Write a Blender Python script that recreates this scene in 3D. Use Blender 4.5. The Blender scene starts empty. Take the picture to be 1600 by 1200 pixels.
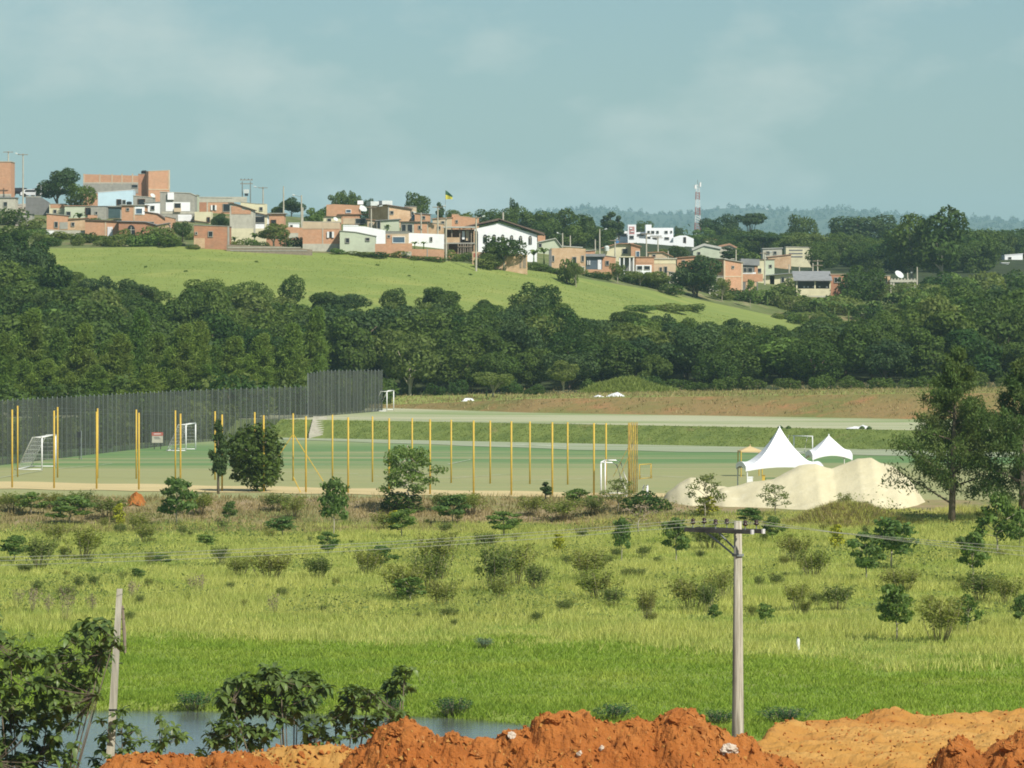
import bpy, math, random
import numpy as np
from mathutils import noise as mnoise, Vector

# ---------------------------------------------------------------- camera, sky, sun, exposure
sc = bpy.context.scene
C = sc.collection
F = 7600.0           # focal length in pixels of the 1600 px wide photograph
HV = 480.0           # row of the horizon in the photograph
cam_d = bpy.data.cameras.new('camera')
cam_d.sensor_width = 36.0
cam_d.lens = 36.0 * F / 1600.0
cam_d.shift_y = -(600.0 - HV) / 1600.0
cam_d.clip_start = 0.5
cam_d.clip_end = 20000.0
cam = bpy.data.objects.new('camera', cam_d)
C.objects.link(cam)
cam.location = (0, 0, 0)
cam.rotation_euler = (math.radians(90), 0, 0)
sc.camera = cam

SUN_AZ = math.radians(141)      # clockwise from the view direction: behind the camera, to the right
SUN_EL = math.radians(44)
world = bpy.data.worlds.new('World')
sc.world = world
world.use_nodes = True
wn = world.node_tree
wn.nodes.clear()
w_out = wn.nodes.new('ShaderNodeOutputWorld')
w_bg = wn.nodes.new('ShaderNodeBackground')
w_sky = wn.nodes.new('ShaderNodeTexSky')
w_sky.sky_type = 'NISHITA'
w_sky.sun_disc = False
w_sky.sun_elevation = SUN_EL
w_sky.sun_rotation = SUN_AZ
w_sky.altitude = 600
w_sky.air_density = 1.0
w_sky.dust_density = 1.2
w_sky.ozone_density = 1.0
w_bg.inputs['Strength'].default_value = 0.088
w_tc = wn.nodes.new('ShaderNodeTexCoord')
w_map = wn.nodes.new('ShaderNodeMapping')
w_map.inputs['Scale'].default_value = (17, 17, 34)
w_noise = wn.nodes.new('ShaderNodeTexNoise')
w_noise.inputs['Scale'].default_value = 1.0
w_noise.inputs['Detail'].default_value = 6.0
w_noise.inputs['Roughness'].default_value = 0.55
w_ramp = wn.nodes.new('ShaderNodeMapRange')
w_ramp.inputs['From Min'].default_value = 0.48
w_ramp.inputs['From Max'].default_value = 0.80
w_ramp.inputs['To Max'].default_value = 0.95
w_mix = wn.nodes.new('ShaderNodeMix')
w_mix.data_type = 'RGBA'
w_mix.inputs['B'].default_value = (7.4, 7.9, 7.1, 1)
w_tint = wn.nodes.new('ShaderNodeMix')
w_tint.data_type = 'RGBA'
w_tint.blend_type = 'MULTIPLY'
w_tint.inputs['Factor'].default_value = 1.0
w_tint.inputs['B'].default_value = (0.645, 0.80, 0.84, 1)
L = wn.links.new
L(w_tc.outputs['Generated'], w_map.inputs['Vector'])
L(w_map.outputs[0], w_noise.inputs['Vector'])
L(w_noise.outputs['Fac'], w_ramp.inputs['Value'])
L(w_sky.outputs[0], w_tint.inputs['A'])
L(w_tint.outputs['Result'], w_mix.inputs['A'])
L(w_ramp.outputs[0], w_mix.inputs['Factor'])
L(w_mix.outputs['Result'], w_bg.inputs['Color'])
L(w_bg.outputs[0], w_out.inputs['Surface'])

sun_d = bpy.data.lights.new('sun', 'SUN')
sun_d.energy = 5.0
sun_d.angle = math.radians(0.6)
sun_d.color = (1.0, 0.95, 0.86)
sun = bpy.data.objects.new('sun', sun_d)
C.objects.link(sun)
S = Vector((math.sin(SUN_AZ) * math.cos(SUN_EL), math.cos(SUN_AZ) * math.cos(SUN_EL), math.sin(SUN_EL)))
sun.rotation_euler = S.to_track_quat('Z', 'Y').to_euler()
sun.location = S * 300

sc.view_settings.view_transform = 'Standard'
sc.view_settings.look = 'None'
sc.view_settings.gamma = 1.0
sc.view_settings.use_curve_mapping = False
sc.view_settings.exposure = 0.15
sc.render.engine = 'CYCLES'
sc.cycles.use_denoising = True
sc.cycles.max_bounces = 5
sc.cycles.diffuse_bounces = 2
sc.cycles.transparent_max_bounces = 16
sc.cycles.volume_bounces = 1
sc.cycles.filter_width = 1.8

rng = np.random.default_rng(7)
random.seed(7)

# ---------------------------------------------------------------- helpers
def P(u, v, d):
    """point at depth d (metres) seen at photograph pixel u, v"""
    return ((u - 800.0) / F * d, d, -(v - HV) / F * d)

def tag(o, label=None, cat=None, group=None, kind=None):
    if label: o['label'] = label
    if cat: o['category'] = cat
    if group: o['group'] = group
    if kind: o['kind'] = kind
    return o

def link(o, parent=None):
    C.objects.link(o)
    if parent is not None:
        o.parent = parent
    return o

def empty(name, loc=(0, 0, 0), rz=0.0):
    o = bpy.data.objects.new(name, None)
    o.empty_display_size = 0.3
    o.location = loc
    o.rotation_euler = (0, 0, rz)
    return link(o)

def mesh_data(name, verts, faces, mat, smooth=False):
    me = bpy.data.meshes.new(name)
    me.from_pydata([tuple(map(float, v)) for v in verts], [], faces)
    if mat: me.materials.append(mat)
    if smooth: me.polygons.foreach_set('use_smooth', [True] * len(me.polygons))
    me.update()
    return me

def poly_np(name, V, n, mat, smooth=False):
    """V: (k*n, 3) array, every n vertices one face"""
    V = np.ascontiguousarray(V, dtype=np.float32)
    nv = len(V); nf = nv // n
    me = bpy.data.meshes.new(name)
    me.vertices.add(nv); me.vertices.foreach_set('co', V.ravel())
    me.loops.add(nv); me.loops.foreach_set('vertex_index', np.arange(nv, dtype=np.int32))
    me.polygons.add(nf)
    me.polygons.foreach_set('loop_start', np.arange(0, nv, n, dtype=np.int32))
    me.polygons.foreach_set('loop_total', np.full(nf, n, dtype=np.int32))
    if mat: me.materials.append(mat)
    me.update(calc_edges=True)
    if smooth: me.polygons.foreach_set('use_smooth', [True] * nf)
    return me

def grid_np(name, G, mat, smooth=True):
    """G: (rows, cols, 3)"""
    r, c, _ = G.shape
    me = bpy.data.meshes.new(name)
    V = np.ascontiguousarray(G.reshape(-1, 3), dtype=np.float32)
    me.vertices.add(r * c); me.vertices.foreach_set('co', V.ravel())
    i = np.arange(r * c).reshape(r, c)
    q = np.stack([i[:-1, :-1], i[:-1, 1:], i[1:, 1:], i[1:, :-1]], -1).reshape(-1, 4).astype(np.int32)
    me.loops.add(q.size); me.loops.foreach_set('vertex_index', q.ravel())
    me.polygons.add(len(q))
    me.polygons.foreach_set('loop_start', np.arange(0, q.size, 4, dtype=np.int32))
    me.polygons.foreach_set('loop_total', np.full(len(q), 4, dtype=np.int32))
    if mat: me.materials.append(mat)
    me.update(calc_edges=True)
    me.polygons.foreach_set('use_smooth', [smooth] * len(q))
    return me

def obj(name, me, parent=None):
    return link(bpy.data.objects.new(name, me), parent)

class MB:
    def __init__(s): s.v = []; s.f = []
    def add(s, vs, fs):
        b = len(s.v); s.v += [tuple(x) for x in vs]; s.f += [[i + b for i in f] for f in fs]; return s
    def box(s, x0, x1, y0, y1, z0, z1):
        return s.add([(x0,y0,z0),(x1,y0,z0),(x1,y1,z0),(x0,y1,z0),(x0,y0,z1),(x1,y0,z1),(x1,y1,z1),(x0,y1,z1)],
            [(0,3,2,1),(4,5,6,7),(0,1,5,4),(1,2,6,5),(2,3,7,6),(3,0,4,7)])
    def prism(s, pts, y0, y1):
        """pts: (x, z) outline counter-clockwise seen from -y, extruded y0..y1"""
        n = len(pts)
        vs = [(x, y0, z) for x, z in pts] + [(x, y1, z) for x, z in pts]
        fs = [list(range(n)), list(range(2*n-1, n-1, -1))]
        for i in range(n):
            j = (i+1) % n
            fs.append((i, n+i, n+j, j))
        return s.add(vs, fs)
    def tube(s, pts, r, n=6, cap=True):
        """r: radius or list of radii"""
        pts = [Vector(p) for p in pts]
        rs = r if isinstance(r, (list, tuple)) else [r]*len(pts)
        vs = []; fs = []
        for k, p in enumerate(pts):
            t = (pts[min(k+1, len(pts)-1)] - pts[max(k-1, 0)]).normalized()
            a = t.orthogonal().normalized() if abs(t.z) < 0.9 else (Vector((1,0,0)) - t*t.x).normalized()
            b = t.cross(a)
            for i in range(n):
                w = 2*math.pi*i/n
                vs.append(tuple(p + (a*math.cos(w) + b*math.sin(w))*rs[k]))
        for k in range(len(pts)-1):
            for i in range(n):
                j = (i+1) % n
                fs.append((k*n+i, k*n+j, (k+1)*n+j, (k+1)*n+i))
        if cap:
            fs.append(list(range(n-1, -1, -1))); fs.append([(len(pts)-1)*n+i for i in range(n)])
        return s.add(vs, fs)
    def data(s, name, mat, smooth=False): return mesh_data(name, s.v, s.f, mat, smooth)
    def build(s, name, mat, parent=None, smooth=False): return obj(name, s.data(name, mat, smooth), parent)

def box(name, mat, parent, *a): return MB().box(*a).build(name, mat, parent)

def copy_tree(o, parent=None):
    c = o.copy()
    link(c)
    c.parent = parent
    for ch in list(o.children):
        copy_tree(ch, c)
    return c

def vnoise(x, y, seed=0):
    """smooth lattice noise, 0..1"""
    x = np.asarray(x, float); y = np.asarray(y, float)
    xi = np.floor(x).astype(np.int64); yi = np.floor(y).astype(np.int64)
    fx = x - xi; fy = y - yi
    fx = fx*fx*(3-2*fx); fy = fy*fy*(3-2*fy)
    def h(a, b):
        n = (a*374761393 + b*668265263 + seed*1274126177) & 0xffffffff
        n = ((n ^ (n >> 13)) * 1274126177) & 0xffffffff
        return ((n ^ (n >> 16)) & 0xffff) / 65535.0
    return (h(xi,yi)*(1-fx) + h(xi+1,yi)*fx)*(1-fy) + (h(xi,yi+1)*(1-fx) + h(xi+1,yi+1)*fx)*fy

def fbm(x, y, seed=0, oct=4):
    s = 0; a = 0.5
    for k in range(oct):
        s = s + a*vnoise(np.asarray(x)*2**k, np.asarray(y)*2**k, seed+k*17); a *= 0.5
    return s

def worley(x, y, seed=0):
    """distance to the nearest scattered point"""
    xi = np.floor(x).astype(np.int64); yi = np.floor(y).astype(np.int64); best = np.full(np.shape(x), 9.0)
    for i in (-1, 0, 1):
        for j in (-1, 0, 1):
            a = xi+i; b = yi+j
            n = (a*374761393 + b*668265263 + seed*1274126177) & 0xffffffff
            n = ((n ^ (n >> 13)) * 1274126177) & 0xffffffff
            px = a+((n ^ (n >> 16)) & 0xff)/255.0; py = b+((n >> 8) & 0xff)/255.0
            best = np.minimum(best, np.hypot(px-x, py-y))
    return best

# ---------------------------------------------------------------- materials
def nodes(name):
    m = bpy.data.materials.new(name); m.use_nodes = True
    nt = m.node_tree; nt.nodes.clear()
    out = nt.nodes.new('ShaderNodeOutputMaterial')
    return m, nt, out

def mixc(nt, fac, a, b, mode='MIX'):
    n = nt.nodes.new('ShaderNodeMix'); n.data_type = 'RGBA'; n.blend_type = mode
    for s, val in (('Factor', fac), ('A', a), ('B', b)):
        if hasattr(val, 'is_output') or hasattr(val, 'links'): nt.links.new(val, n.inputs[s])
        elif s == 'Factor': n.inputs[s].default_value = val
        else: n.inputs[s].default_value = (*val, 1)
    return n.outputs['Result']

def noise_out(nt, vec, scale, detail=4, rough=0.55, stretch=None):
    if stretch:
        mp = nt.nodes.new('ShaderNodeMapping'); mp.inputs['Scale'].default_value = stretch
        nt.links.new(vec, mp.inputs['Vector']); vec = mp.outputs[0]
    n = nt.nodes.new('ShaderNodeTexNoise')
    n.inputs['Scale'].default_value = scale; n.inputs['Detail'].default_value = detail; n.inputs['Roughness'].default_value = rough
    nt.links.new(vec, n.inputs['Vector'])
    return n.outputs['Fac']

def rng_out(nt, val, a, b, lo=0.0, hi=1.0):
    n = nt.nodes.new('ShaderNodeMapRange')
    n.inputs['From Min'].default_value = a; n.inputs['From Max'].default_value = b
    n.inputs['To Min'].default_value = lo; n.inputs['To Max'].default_value = hi
    nt.links.new(val, n.inputs['Value'])
    return n.outputs[0]

def pos_out(nt): return nt.nodes.new('ShaderNodeNewGeometry').outputs['Position']
def ocoord(nt): return nt.nodes.new('ShaderNodeTexCoord').outputs['Object']

def finish(nt, out, col, rough=0.9, bump=None, bump_d=0.05, spec=0.2):
    b = nt.nodes.new('ShaderNodeBsdfPrincipled')
    b.inputs['Roughness'].default_value = rough
    b.inputs['Specular IOR Level'].default_value = spec
    if hasattr(col, 'links'): nt.links.new(col, b.inputs['Base Color'])
    else: b.inputs['Base Color'].default_value = (*col, 1)
    if bump is not None:
        bn = nt.nodes.new('ShaderNodeBump'); bn.inputs['Strength'].default_value = 0.7; bn.inputs['Distance'].default_value = bump_d
        nt.links.new(bump, bn.inputs['Height']); nt.links.new(bn.outputs[0], b.inputs['Normal'])
    nt.links.new(b.outputs[0], out.inputs['Surface'])
    return b

def ground_mat(name, layers, rough=0.95, bump_scale=3.0, bump_d=0.05):
    """layers: first a colour, then (colour, noise scale, lo, hi, stretch) mixed over it"""
    m, nt, out = nodes(name)
    pos = pos_out(nt)
    col = layers[0]
    for c, s, lo, hi, st in layers[1:]:
        f = rng_out(nt, noise_out(nt, pos, s, 5, 0.6, st), lo, hi)
        col = mixc(nt, f, col, c)
    finish(nt, out, col, rough, noise_out(nt, pos, bump_scale, 5), bump_d)
    return m

def paint(name, c, c2=None, scale=1.5, rough=0.75, spec=0.25, lo=0.4, hi=0.75, stretch=None):
    """a surface of one colour with stains of a second"""
    m, nt, out = nodes(name)
    c2 = c2 or tuple(x*0.72 for x in c)
    oc = ocoord(nt)
    f = rng_out(nt, noise_out(nt, oc, scale, 6, 0.65, stretch), lo, hi)
    finish(nt, out, mixc(nt, f, c, c2), rough, None, 0, spec)
    return m

def brick_mat(name, c1, c2, mortar, stain):
    m, nt, out = nodes(name)
    oc = ocoord(nt)
    sp = nt.nodes.new('ShaderNodeSeparateXYZ'); nt.links.new(oc, sp.inputs[0])
    ad = nt.nodes.new('ShaderNodeMath'); ad.operation = 'ADD'
    nt.links.new(sp.outputs['X'], ad.inputs[0]); nt.links.new(sp.outputs['Y'], ad.inputs[1])
    cb = nt.nodes.new('ShaderNodeCombineXYZ'); nt.links.new(ad.outputs[0], cb.inputs['X']); nt.links.new(sp.outputs['Z'], cb.inputs['Y'])
    br = nt.nodes.new('ShaderNodeTexBrick')
    nt.links.new(cb.outputs[0], br.inputs['Vector'])
    br.inputs['Scale'].default_value = 1.0
    br.inputs['Brick Width'].default_value = 0.34; br.inputs['Row Height'].default_value = 0.21
    br.inputs['Mortar Size'].default_value = 0.016
    br.inputs['Color1'].default_value = (*c1, 1); br.inputs['Color2'].default_value = (*c2, 1); br.inputs['Mortar'].default_value = (*mortar, 1)
    f = rng_out(nt, noise_out(nt, oc, 0.6, 6, 0.65), 0.42, 0.78)
    finish(nt, out, mixc(nt, f, br.outputs['Color'], stain), 0.9)
    return m

def leaf_mat(name, c1, c2, c3=None, trans=0.25, nscale=0.35, rough=0.6, tr_tint=(1.35, 1.35, 0.7), spec=0.2):
    """leaves: differs from plant to plant, from clump to clump and from leaf to leaf"""
    m, nt, out = nodes(name)
    oi = nt.nodes.new('ShaderNodeObjectInfo').outputs['Random']
    geo = nt.nodes.new('ShaderNodeNewGeometry')
    base = mixc(nt, oi, c1, c2)
    if c3:
        f = rng_out(nt, noise_out(nt, geo.outputs['Position'], nscale, 3, 0.6), 0.45, 0.75)
        base = mixc(nt, f, base, c3)
    v = rng_out(nt, geo.outputs['Random Per Island'], 0, 1, 0.62, 1.3)
    cb = nt.nodes.new('ShaderNodeCombineXYZ')
    for k in range(3): nt.links.new(v, cb.inputs[k])
    base = mixc(nt, 1.0, base, cb.outputs[0], 'MULTIPLY')
    b = nt.nodes.new('ShaderNodeBsdfPrincipled')
    b.inputs['Roughness'].default_value = rough; b.inputs['Specular IOR Level'].default_value = spec
    nt.links.new(base, b.inputs['Base Color'])
    t = nt.nodes.new('ShaderNodeBsdfTranslucent')
    nt.links.new(mixc(nt, 1.0, base, tr_tint, 'MULTIPLY'), t.inputs['Color'])
    mx = nt.nodes.new('ShaderNodeMixShader'); mx.inputs[0].default_value = trans
    nt.links.new(b.outputs[0], mx.inputs[1]); nt.links.new(t.outputs[0], mx.inputs[2])
    nt.links.new(mx.outputs[0], out.inputs['Surface'])
    return m

def net_mat(name, c, alpha):
    m, nt, out = nodes(name)
    oc = pos_out(nt)
    f = noise_out(nt, oc, 1.2, 3, 0.6, (1, 1, 0.05))
    d = nt.nodes.new('ShaderNodeBsdfDiffuse')
    nt.links.new(mixc(nt, rng_out(nt, f, 0.35, 0.65), c, tuple(x*1.7 for x in c)), d.inputs['Color'])
    t = nt.nodes.new('ShaderNodeBsdfTransparent')
    mx = nt.nodes.new('ShaderNodeMixShader'); mx.inputs[0].default_value = alpha
    nt.links.new(t.outputs[0], mx.inputs[1]); nt.links.new(d.outputs[0], mx.inputs[2])
    nt.links.new(mx.outputs[0], out.inputs['Surface'])
    return m

M = {}
M['grass_ground'] = ground_mat('grass ground', [(0.22, 0.29, 0.05), ((0.16, 0.24, 0.035), 0.08, 0.42, 0.62, None), ((0.26, 0.28, 0.08), 0.35, 0.5, 0.75, None), ((0.16, 0.12, 0.06), 0.9, 0.66, 0.8, None)])
M['bank_earth'] = ground_mat('bank earth', [(0.30, 0.23, 0.12), ((0.18, 0.20, 0.06), 0.16, 0.42, 0.6, None), ((0.34, 0.25, 0.18), 0.5, 0.55, 0.75, None), ((0.13, 0.11, 0.06), 1.4, 0.62, 0.8, None)])
M['pitch'] = ground_mat('pitch turf', [(0.215, 0.275, 0.095), ((0.115, 0.21, 0.075), 0.035, 0.42, 0.55, (0.35, 1, 1)), ((0.32, 0.29, 0.15), 0.11, 0.54, 0.74, (0.12, 1, 1)), ((0.25, 0.29, 0.13), 0.5, 0.5, 0.8, (0.2, 1, 1))], bump_scale=8, bump_d=0.01)
m, nt, out = nodes('pitch turf')        # dry worn turf on the near half, lusher turf beyond
pos = pos_out(nt)
sx = nt.nodes.new('ShaderNodeSeparateXYZ'); nt.links.new(pos, sx.inputs[0])
far_n = rng_out(nt, sx.outputs['Y'], 402, 424)
ad = nt.nodes.new('ShaderNodeMath'); ad.operation = 'ADD'; nt.links.new(far_n, ad.inputs[0])
nt.links.new(rng_out(nt, noise_out(nt, pos, 0.05, 4, 0.6, (0.3, 1, 1)), 0, 1, -0.6, 0.6), ad.inputs[1])
col = mixc(nt, rng_out(nt, ad.outputs[0], 0.15, 0.85), (0.31, 0.315, 0.14), (0.125, 0.225, 0.08))
far2 = rng_out(nt, sx.outputs['Y'], 458, 490)
ad2 = nt.nodes.new('ShaderNodeMath'); ad2.operation = 'ADD'; nt.links.new(far2, ad2.inputs[0])
nt.links.new(rng_out(nt, noise_out(nt, pos, 0.06, 4, 0.6, (0.3, 1, 1)), 0, 1, -0.5, 0.5), ad2.inputs[1])
col = mixc(nt, rng_out(nt, ad2.outputs[0], 0.4, 1.1), col, (0.27, 0.32, 0.15))
col = mixc(nt, rng_out(nt, noise_out(nt, pos, 0.12, 5, 0.6, (0.12, 1, 1)), 0.54, 0.72), col, (0.33, 0.31, 0.16))
col = mixc(nt, rng_out(nt, noise_out(nt, pos, 0.4, 5, 0.6, (0.1, 1, 1)), 0.5, 0.8), col, (0.24, 0.29, 0.12))
finish(nt, out, col, 0.95, noise_out(nt, pos, 8, 4), 0.01)
M['pitch'] = m
M['bank_grass'] = ground_mat('bank grass', [(0.17, 0.215, 0.056), ((0.11, 0.155, 0.04), 0.5, 0.45, 0.65, None), ((0.25, 0.20, 0.09), 0.33, 0.60, 0.78, None)], bump_d=0.2)
M['upper'] = ground_mat('upper turf', [(0.42, 0.42, 0.26), ((0.22, 0.29, 0.11), 0.05, 0.45, 0.62, (0.3, 1, 1)), ((0.50, 0.50, 0.36), 0.35, 0.55, 0.75, (0.1, 1, 1))], bump_d=0.02)
M['bank_red'] = ground_mat('red bank', [(0.27, 0.19, 0.075), ((0.17, 0.18, 0.05), 0.11, 0.42, 0.62, None), ((0.36, 0.19, 0.085), 0.22, 0.5, 0.7, None), ((0.14, 0.12, 0.045), 0.9, 0.55, 0.75, None)], bump_d=0.2)
M['strip'] = ground_mat('strip grass', [(0.27, 0.32, 0.075), ((0.17, 0.235, 0.05), 0.12, 0.45, 0.65, None), ((0.36, 0.33, 0.13), 0.4, 0.6, 0.78, None)], bump_d=0.2)
M['hill'] = ground_mat('hill pasture', [(0.215, 0.265, 0.066), ((0.185, 0.24, 0.058), 0.045, 0.42, 0.6, (0.5, 1, 1)), ((0.265, 0.295, 0.08), 0.22, 0.5, 0.72, (0.4, 1, 1)), ((0.17, 0.215, 0.05), 0.6, 0.66, 0.8, (0.4, 1, 1))], bump_scale=1.2, bump_d=0.06)
M['town_ground'] = ground_mat('town ground', [(0.15, 0.18, 0.06), ((0.10, 0.13, 0.04), 0.12, 0.4, 0.6, None), ((0.28, 0.21, 0.11), 0.07, 0.56, 0.7, None), ((0.38, 0.30, 0.2), 0.4, 0.55, 0.75, None)])
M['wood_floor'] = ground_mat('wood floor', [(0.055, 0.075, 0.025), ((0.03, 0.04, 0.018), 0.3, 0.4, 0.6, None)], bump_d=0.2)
M['far'] = ground_mat('far land', [(0.06, 0.085, 0.035), ((0.10, 0.125, 0.045), 0.004, 0.5, 0.65, None), ((0.04, 0.06, 0.03), 0.02, 0.5, 0.7, None)], bump_scale=0.05, bump_d=6)
M['dirt'] = ground_mat('orange earth', [(0.34, 0.112, 0.024), ((0.40, 0.155, 0.038), 0.7, 0.45, 0.65, None), ((0.25, 0.085, 0.02), 2.2, 0.5, 0.72, None), ((0.46, 0.235, 0.085), 7.0, 0.62, 0.75, None)], bump_scale=14, bump_d=0.10)
M['dirt_plain'] = ground_mat('ochre earth', [(0.40, 0.205, 0.05), ((0.46, 0.265, 0.08), 0.9, 0.45, 0.7, (0.35, 1, 1)), ((0.36, 0.16, 0.04), 0.5, 0.52, 0.7, (0.3, 1, 1)), ((0.26, 0.13, 0.04), 4.0, 0.62, 0.78, (0.4, 1, 1))], bump_scale=7, bump_d=0.06)
M['sand'] = ground_mat('pale sand', [(0.60, 0.545, 0.36), ((0.54, 0.485, 0.31), 0.5, 0.4, 0.7, None), ((0.64, 0.59, 0.41), 1.7, 0.55, 0.75, None)], bump_scale=5, bump_d=0.05)
M['sand_path'] = ground_mat('sand path', [(0.58, 0.47, 0.24), ((0.50, 0.40, 0.19), 0.4, 0.45, 0.7, (0.3, 1, 1))], bump_d=0.02)
M['gravel'] = ground_mat('pale gravel', [(0.34, 0.37, 0.25), ((0.26, 0.31, 0.17), 0.3, 0.42, 0.65, (0.12, 1, 1)), ((0.46, 0.47, 0.38), 0.8, 0.55, 0.75, (0.1, 1, 1))], bump_d=0.02)
M['line'] = paint('line chalk', (0.6, 0.62, 0.5), (0.3, 0.36, 0.2), 0.8, 0.9, 0.1, 0.4, 0.6)
M['street'] = paint('pale street', (0.42, 0.38, 0.30), None, 0.4, 0.9)

m, nt, out = nodes('river water')
pos = pos_out(nt)
fb = finish(nt, out, (0.10, 0.115, 0.095), 0.10, noise_out(nt, pos, 1.0, 4, 0.6, (0.9, 3.2, 1)), 0.03, 0.6)
M['water'] = m

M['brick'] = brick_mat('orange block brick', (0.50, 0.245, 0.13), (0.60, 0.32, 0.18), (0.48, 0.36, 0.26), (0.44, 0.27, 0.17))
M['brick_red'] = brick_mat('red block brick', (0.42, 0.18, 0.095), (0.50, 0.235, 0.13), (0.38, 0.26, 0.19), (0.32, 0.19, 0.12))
M['brick_pale'] = brick_mat('pale rough brick', (0.54, 0.35, 0.19), (0.62, 0.43, 0.26), (0.55, 0.46, 0.34), (0.40, 0.25, 0.14))
M['concrete'] = paint('grey concrete', (0.36, 0.35, 0.30), (0.25, 0.245, 0.21))
M['concrete_light'] = paint('light concrete', (0.50, 0.48, 0.39), (0.36, 0.34, 0.27))
M['plaster_white'] = paint('white plaster', (0.86, 0.87, 0.87), (0.78, 0.79, 0.78), 0.7)
M['plaster_cream'] = paint('cream plaster', (0.68, 0.63, 0.42), (0.52, 0.48, 0.32), 0.7)
M['plaster_green'] = paint('pale green plaster', (0.52, 0.57, 0.42), (0.43, 0.46, 0.34), 0.7)
M['plaster_blue'] = paint('pale blue plaster', (0.55, 0.72, 0.80), (0.48, 0.62, 0.70), 0.7)
M['plaster_beige'] = paint('beige plaster', (0.58, 0.46, 0.31), (0.45, 0.35, 0.24), 0.7)
M['wall_dark'] = paint('dark grey wall', (0.20, 0.20, 0.19), None)
M['wall_blue'] = paint('slate blue wall', (0.10, 0.13, 0.16), None)
M['tile'] = paint('clay roof tile', (0.42, 0.24, 0.15), (0.28, 0.17, 0.11), 2.0)
M['roof_brown'] = paint('brown roof', (0.17, 0.12, 0.09), (0.11, 0.085, 0.07), 1.2)
M['roof_grey'] = paint('grey cement roof', (0.27, 0.28, 0.28), (0.19, 0.195, 0.19), 1.2)
M['roof_pale'] = paint('pale cement roof', (0.52, 0.52, 0.46), (0.40, 0.40, 0.35), 1.2)
M['pane'] = paint('dark window glass', (0.022, 0.026, 0.03), None, 1, 0.25, 0.5)
M['pane_blue'] = paint('blue window glass', (0.08, 0.13, 0.18), None, 1, 0.3, 0.5)
M['shutter'] = paint('teal shutter', (0.075, 0.125, 0.13), None, 1, 0.5)
M['wood'] = paint('brown wood', (0.16, 0.09, 0.05), None)
M['timber'] = paint('grey timber', (0.28, 0.23, 0.17), (0.17, 0.14, 0.10), 3)
M['white'] = paint('white paint', (0.80, 0.80, 0.78), (0.68, 0.68, 0.64), 2, 0.5)
M['white_door'] = paint('white door paint', (0.80, 0.80, 0.82), None, 0.5, 0.5)
M['red'] = paint('red paint', (0.42, 0.13, 0.10), None, 1, 0.5)
M['pink'] = paint('pink paint', (0.55, 0.28, 0.26), None, 1, 0.6)
M['blue_tank'] = paint('blue plastic', (0.06, 0.19, 0.38), None, 1, 0.4)
M['black_tank'] = paint('black plastic', (0.025, 0.027, 0.03), None, 1, 0.4)
M['tank_white'] = paint('white fibre cement', (0.62, 0.66, 0.62), None, 1, 0.6)
M['yellow'] = paint('yellow post paint', (0.60, 0.41, 0.06), (0.47, 0.32, 0.06), 4, 0.55)
M['yellow_rust'] = paint('rusted yellow paint', (0.50, 0.34, 0.05), (0.20, 0.13, 0.04), 7, 0.6, 0.25, 0.38, 0.62, (1, 1, 0.3))
M['steel'] = paint('galvanised steel', (0.22, 0.25, 0.24), (0.15, 0.17, 0.165), 3, 0.5)
M['tent'] = paint('white canvas', (0.84, 0.85, 0.85), (0.80, 0.81, 0.81), 0.5, 0.6)
M['canvas_tan'] = paint('tan canvas', (0.60, 0.46, 0.24), None, 0.5, 0.7)
M['pole'] = paint('pole concrete', (0.52, 0.49, 0.39), (0.34, 0.315, 0.25), 11.0, 0.9, 0.2, 0.42, 0.62, (1, 1, 0.08))
M['pole_wood'] = paint('weathered pole', (0.50, 0.47, 0.37), (0.25, 0.225, 0.17), 13.0, 0.9, 0.2, 0.4, 0.60, (1, 1, 0.045))
M['arm'] = paint('crossarm timber', (0.115, 0.115, 0.10), (0.06, 0.06, 0.055), 4.0, 0.85, 0.2, 0.4, 0.6, (0.3, 1, 1))
M['cap'] = paint('sunlit end cap', (0.62, 0.62, 0.60), None)  # whiteness of sunlight on the right crossarm ends, put into the colour
M['porcelain'] = paint('brown porcelain', (0.05, 0.028, 0.018), None, 1, 0.25, 0.5)
M['wire'] = paint('aluminium wire', (0.30, 0.32, 0.25), None, 1, 0.5, 0.4)
M['bark'] = paint('brown bark', (0.17, 0.135, 0.095), (0.07, 0.055, 0.04), 3, 0.95)
M['bark_pale'] = paint('pale bark', (0.42, 0.38, 0.29), (0.25, 0.22, 0.16), 3, 0.9)
M['net'] = net_mat('shade net', (0.062, 0.07, 0.058), 0.42)
M['goal_net'] = paint('goal cord', (0.5, 0.52, 0.48), None)
M['flag_green'] = paint('flag green', (0.03, 0.10, 0.05), None)
M['flag_yellow'] = paint('flag yellow', (0.60, 0.55, 0.08), None)
M['dark_metal'] = paint('dark metal', (0.04, 0.042, 0.045), None, 1, 0.5)
M['rock'] = paint('pale stone', (0.56, 0.49, 0.40), (0.40, 0.30, 0.20), 3)
M['tyre'] = paint('tyre rubber', (0.02, 0.02, 0.02), None)
M['car_white'] = paint('white car paint', (0.75, 0.76, 0.76), None, 0.5, 0.3, 0.5)
M['car_grey'] = paint('grey car paint', (0.16, 0.17, 0.18), None, 0.5, 0.3, 0.5)
M['car_dark'] = paint('dark car paint', (0.03, 0.03, 0.035), None, 0.5, 0.3, 0.5)
M['bench_green'] = paint('green bench', (0.08, 0.18, 0.07), None)
M['plastic_white'] = paint('white sheet', (0.80, 0.81, 0.80), None, 1.0, 0.6)

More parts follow.
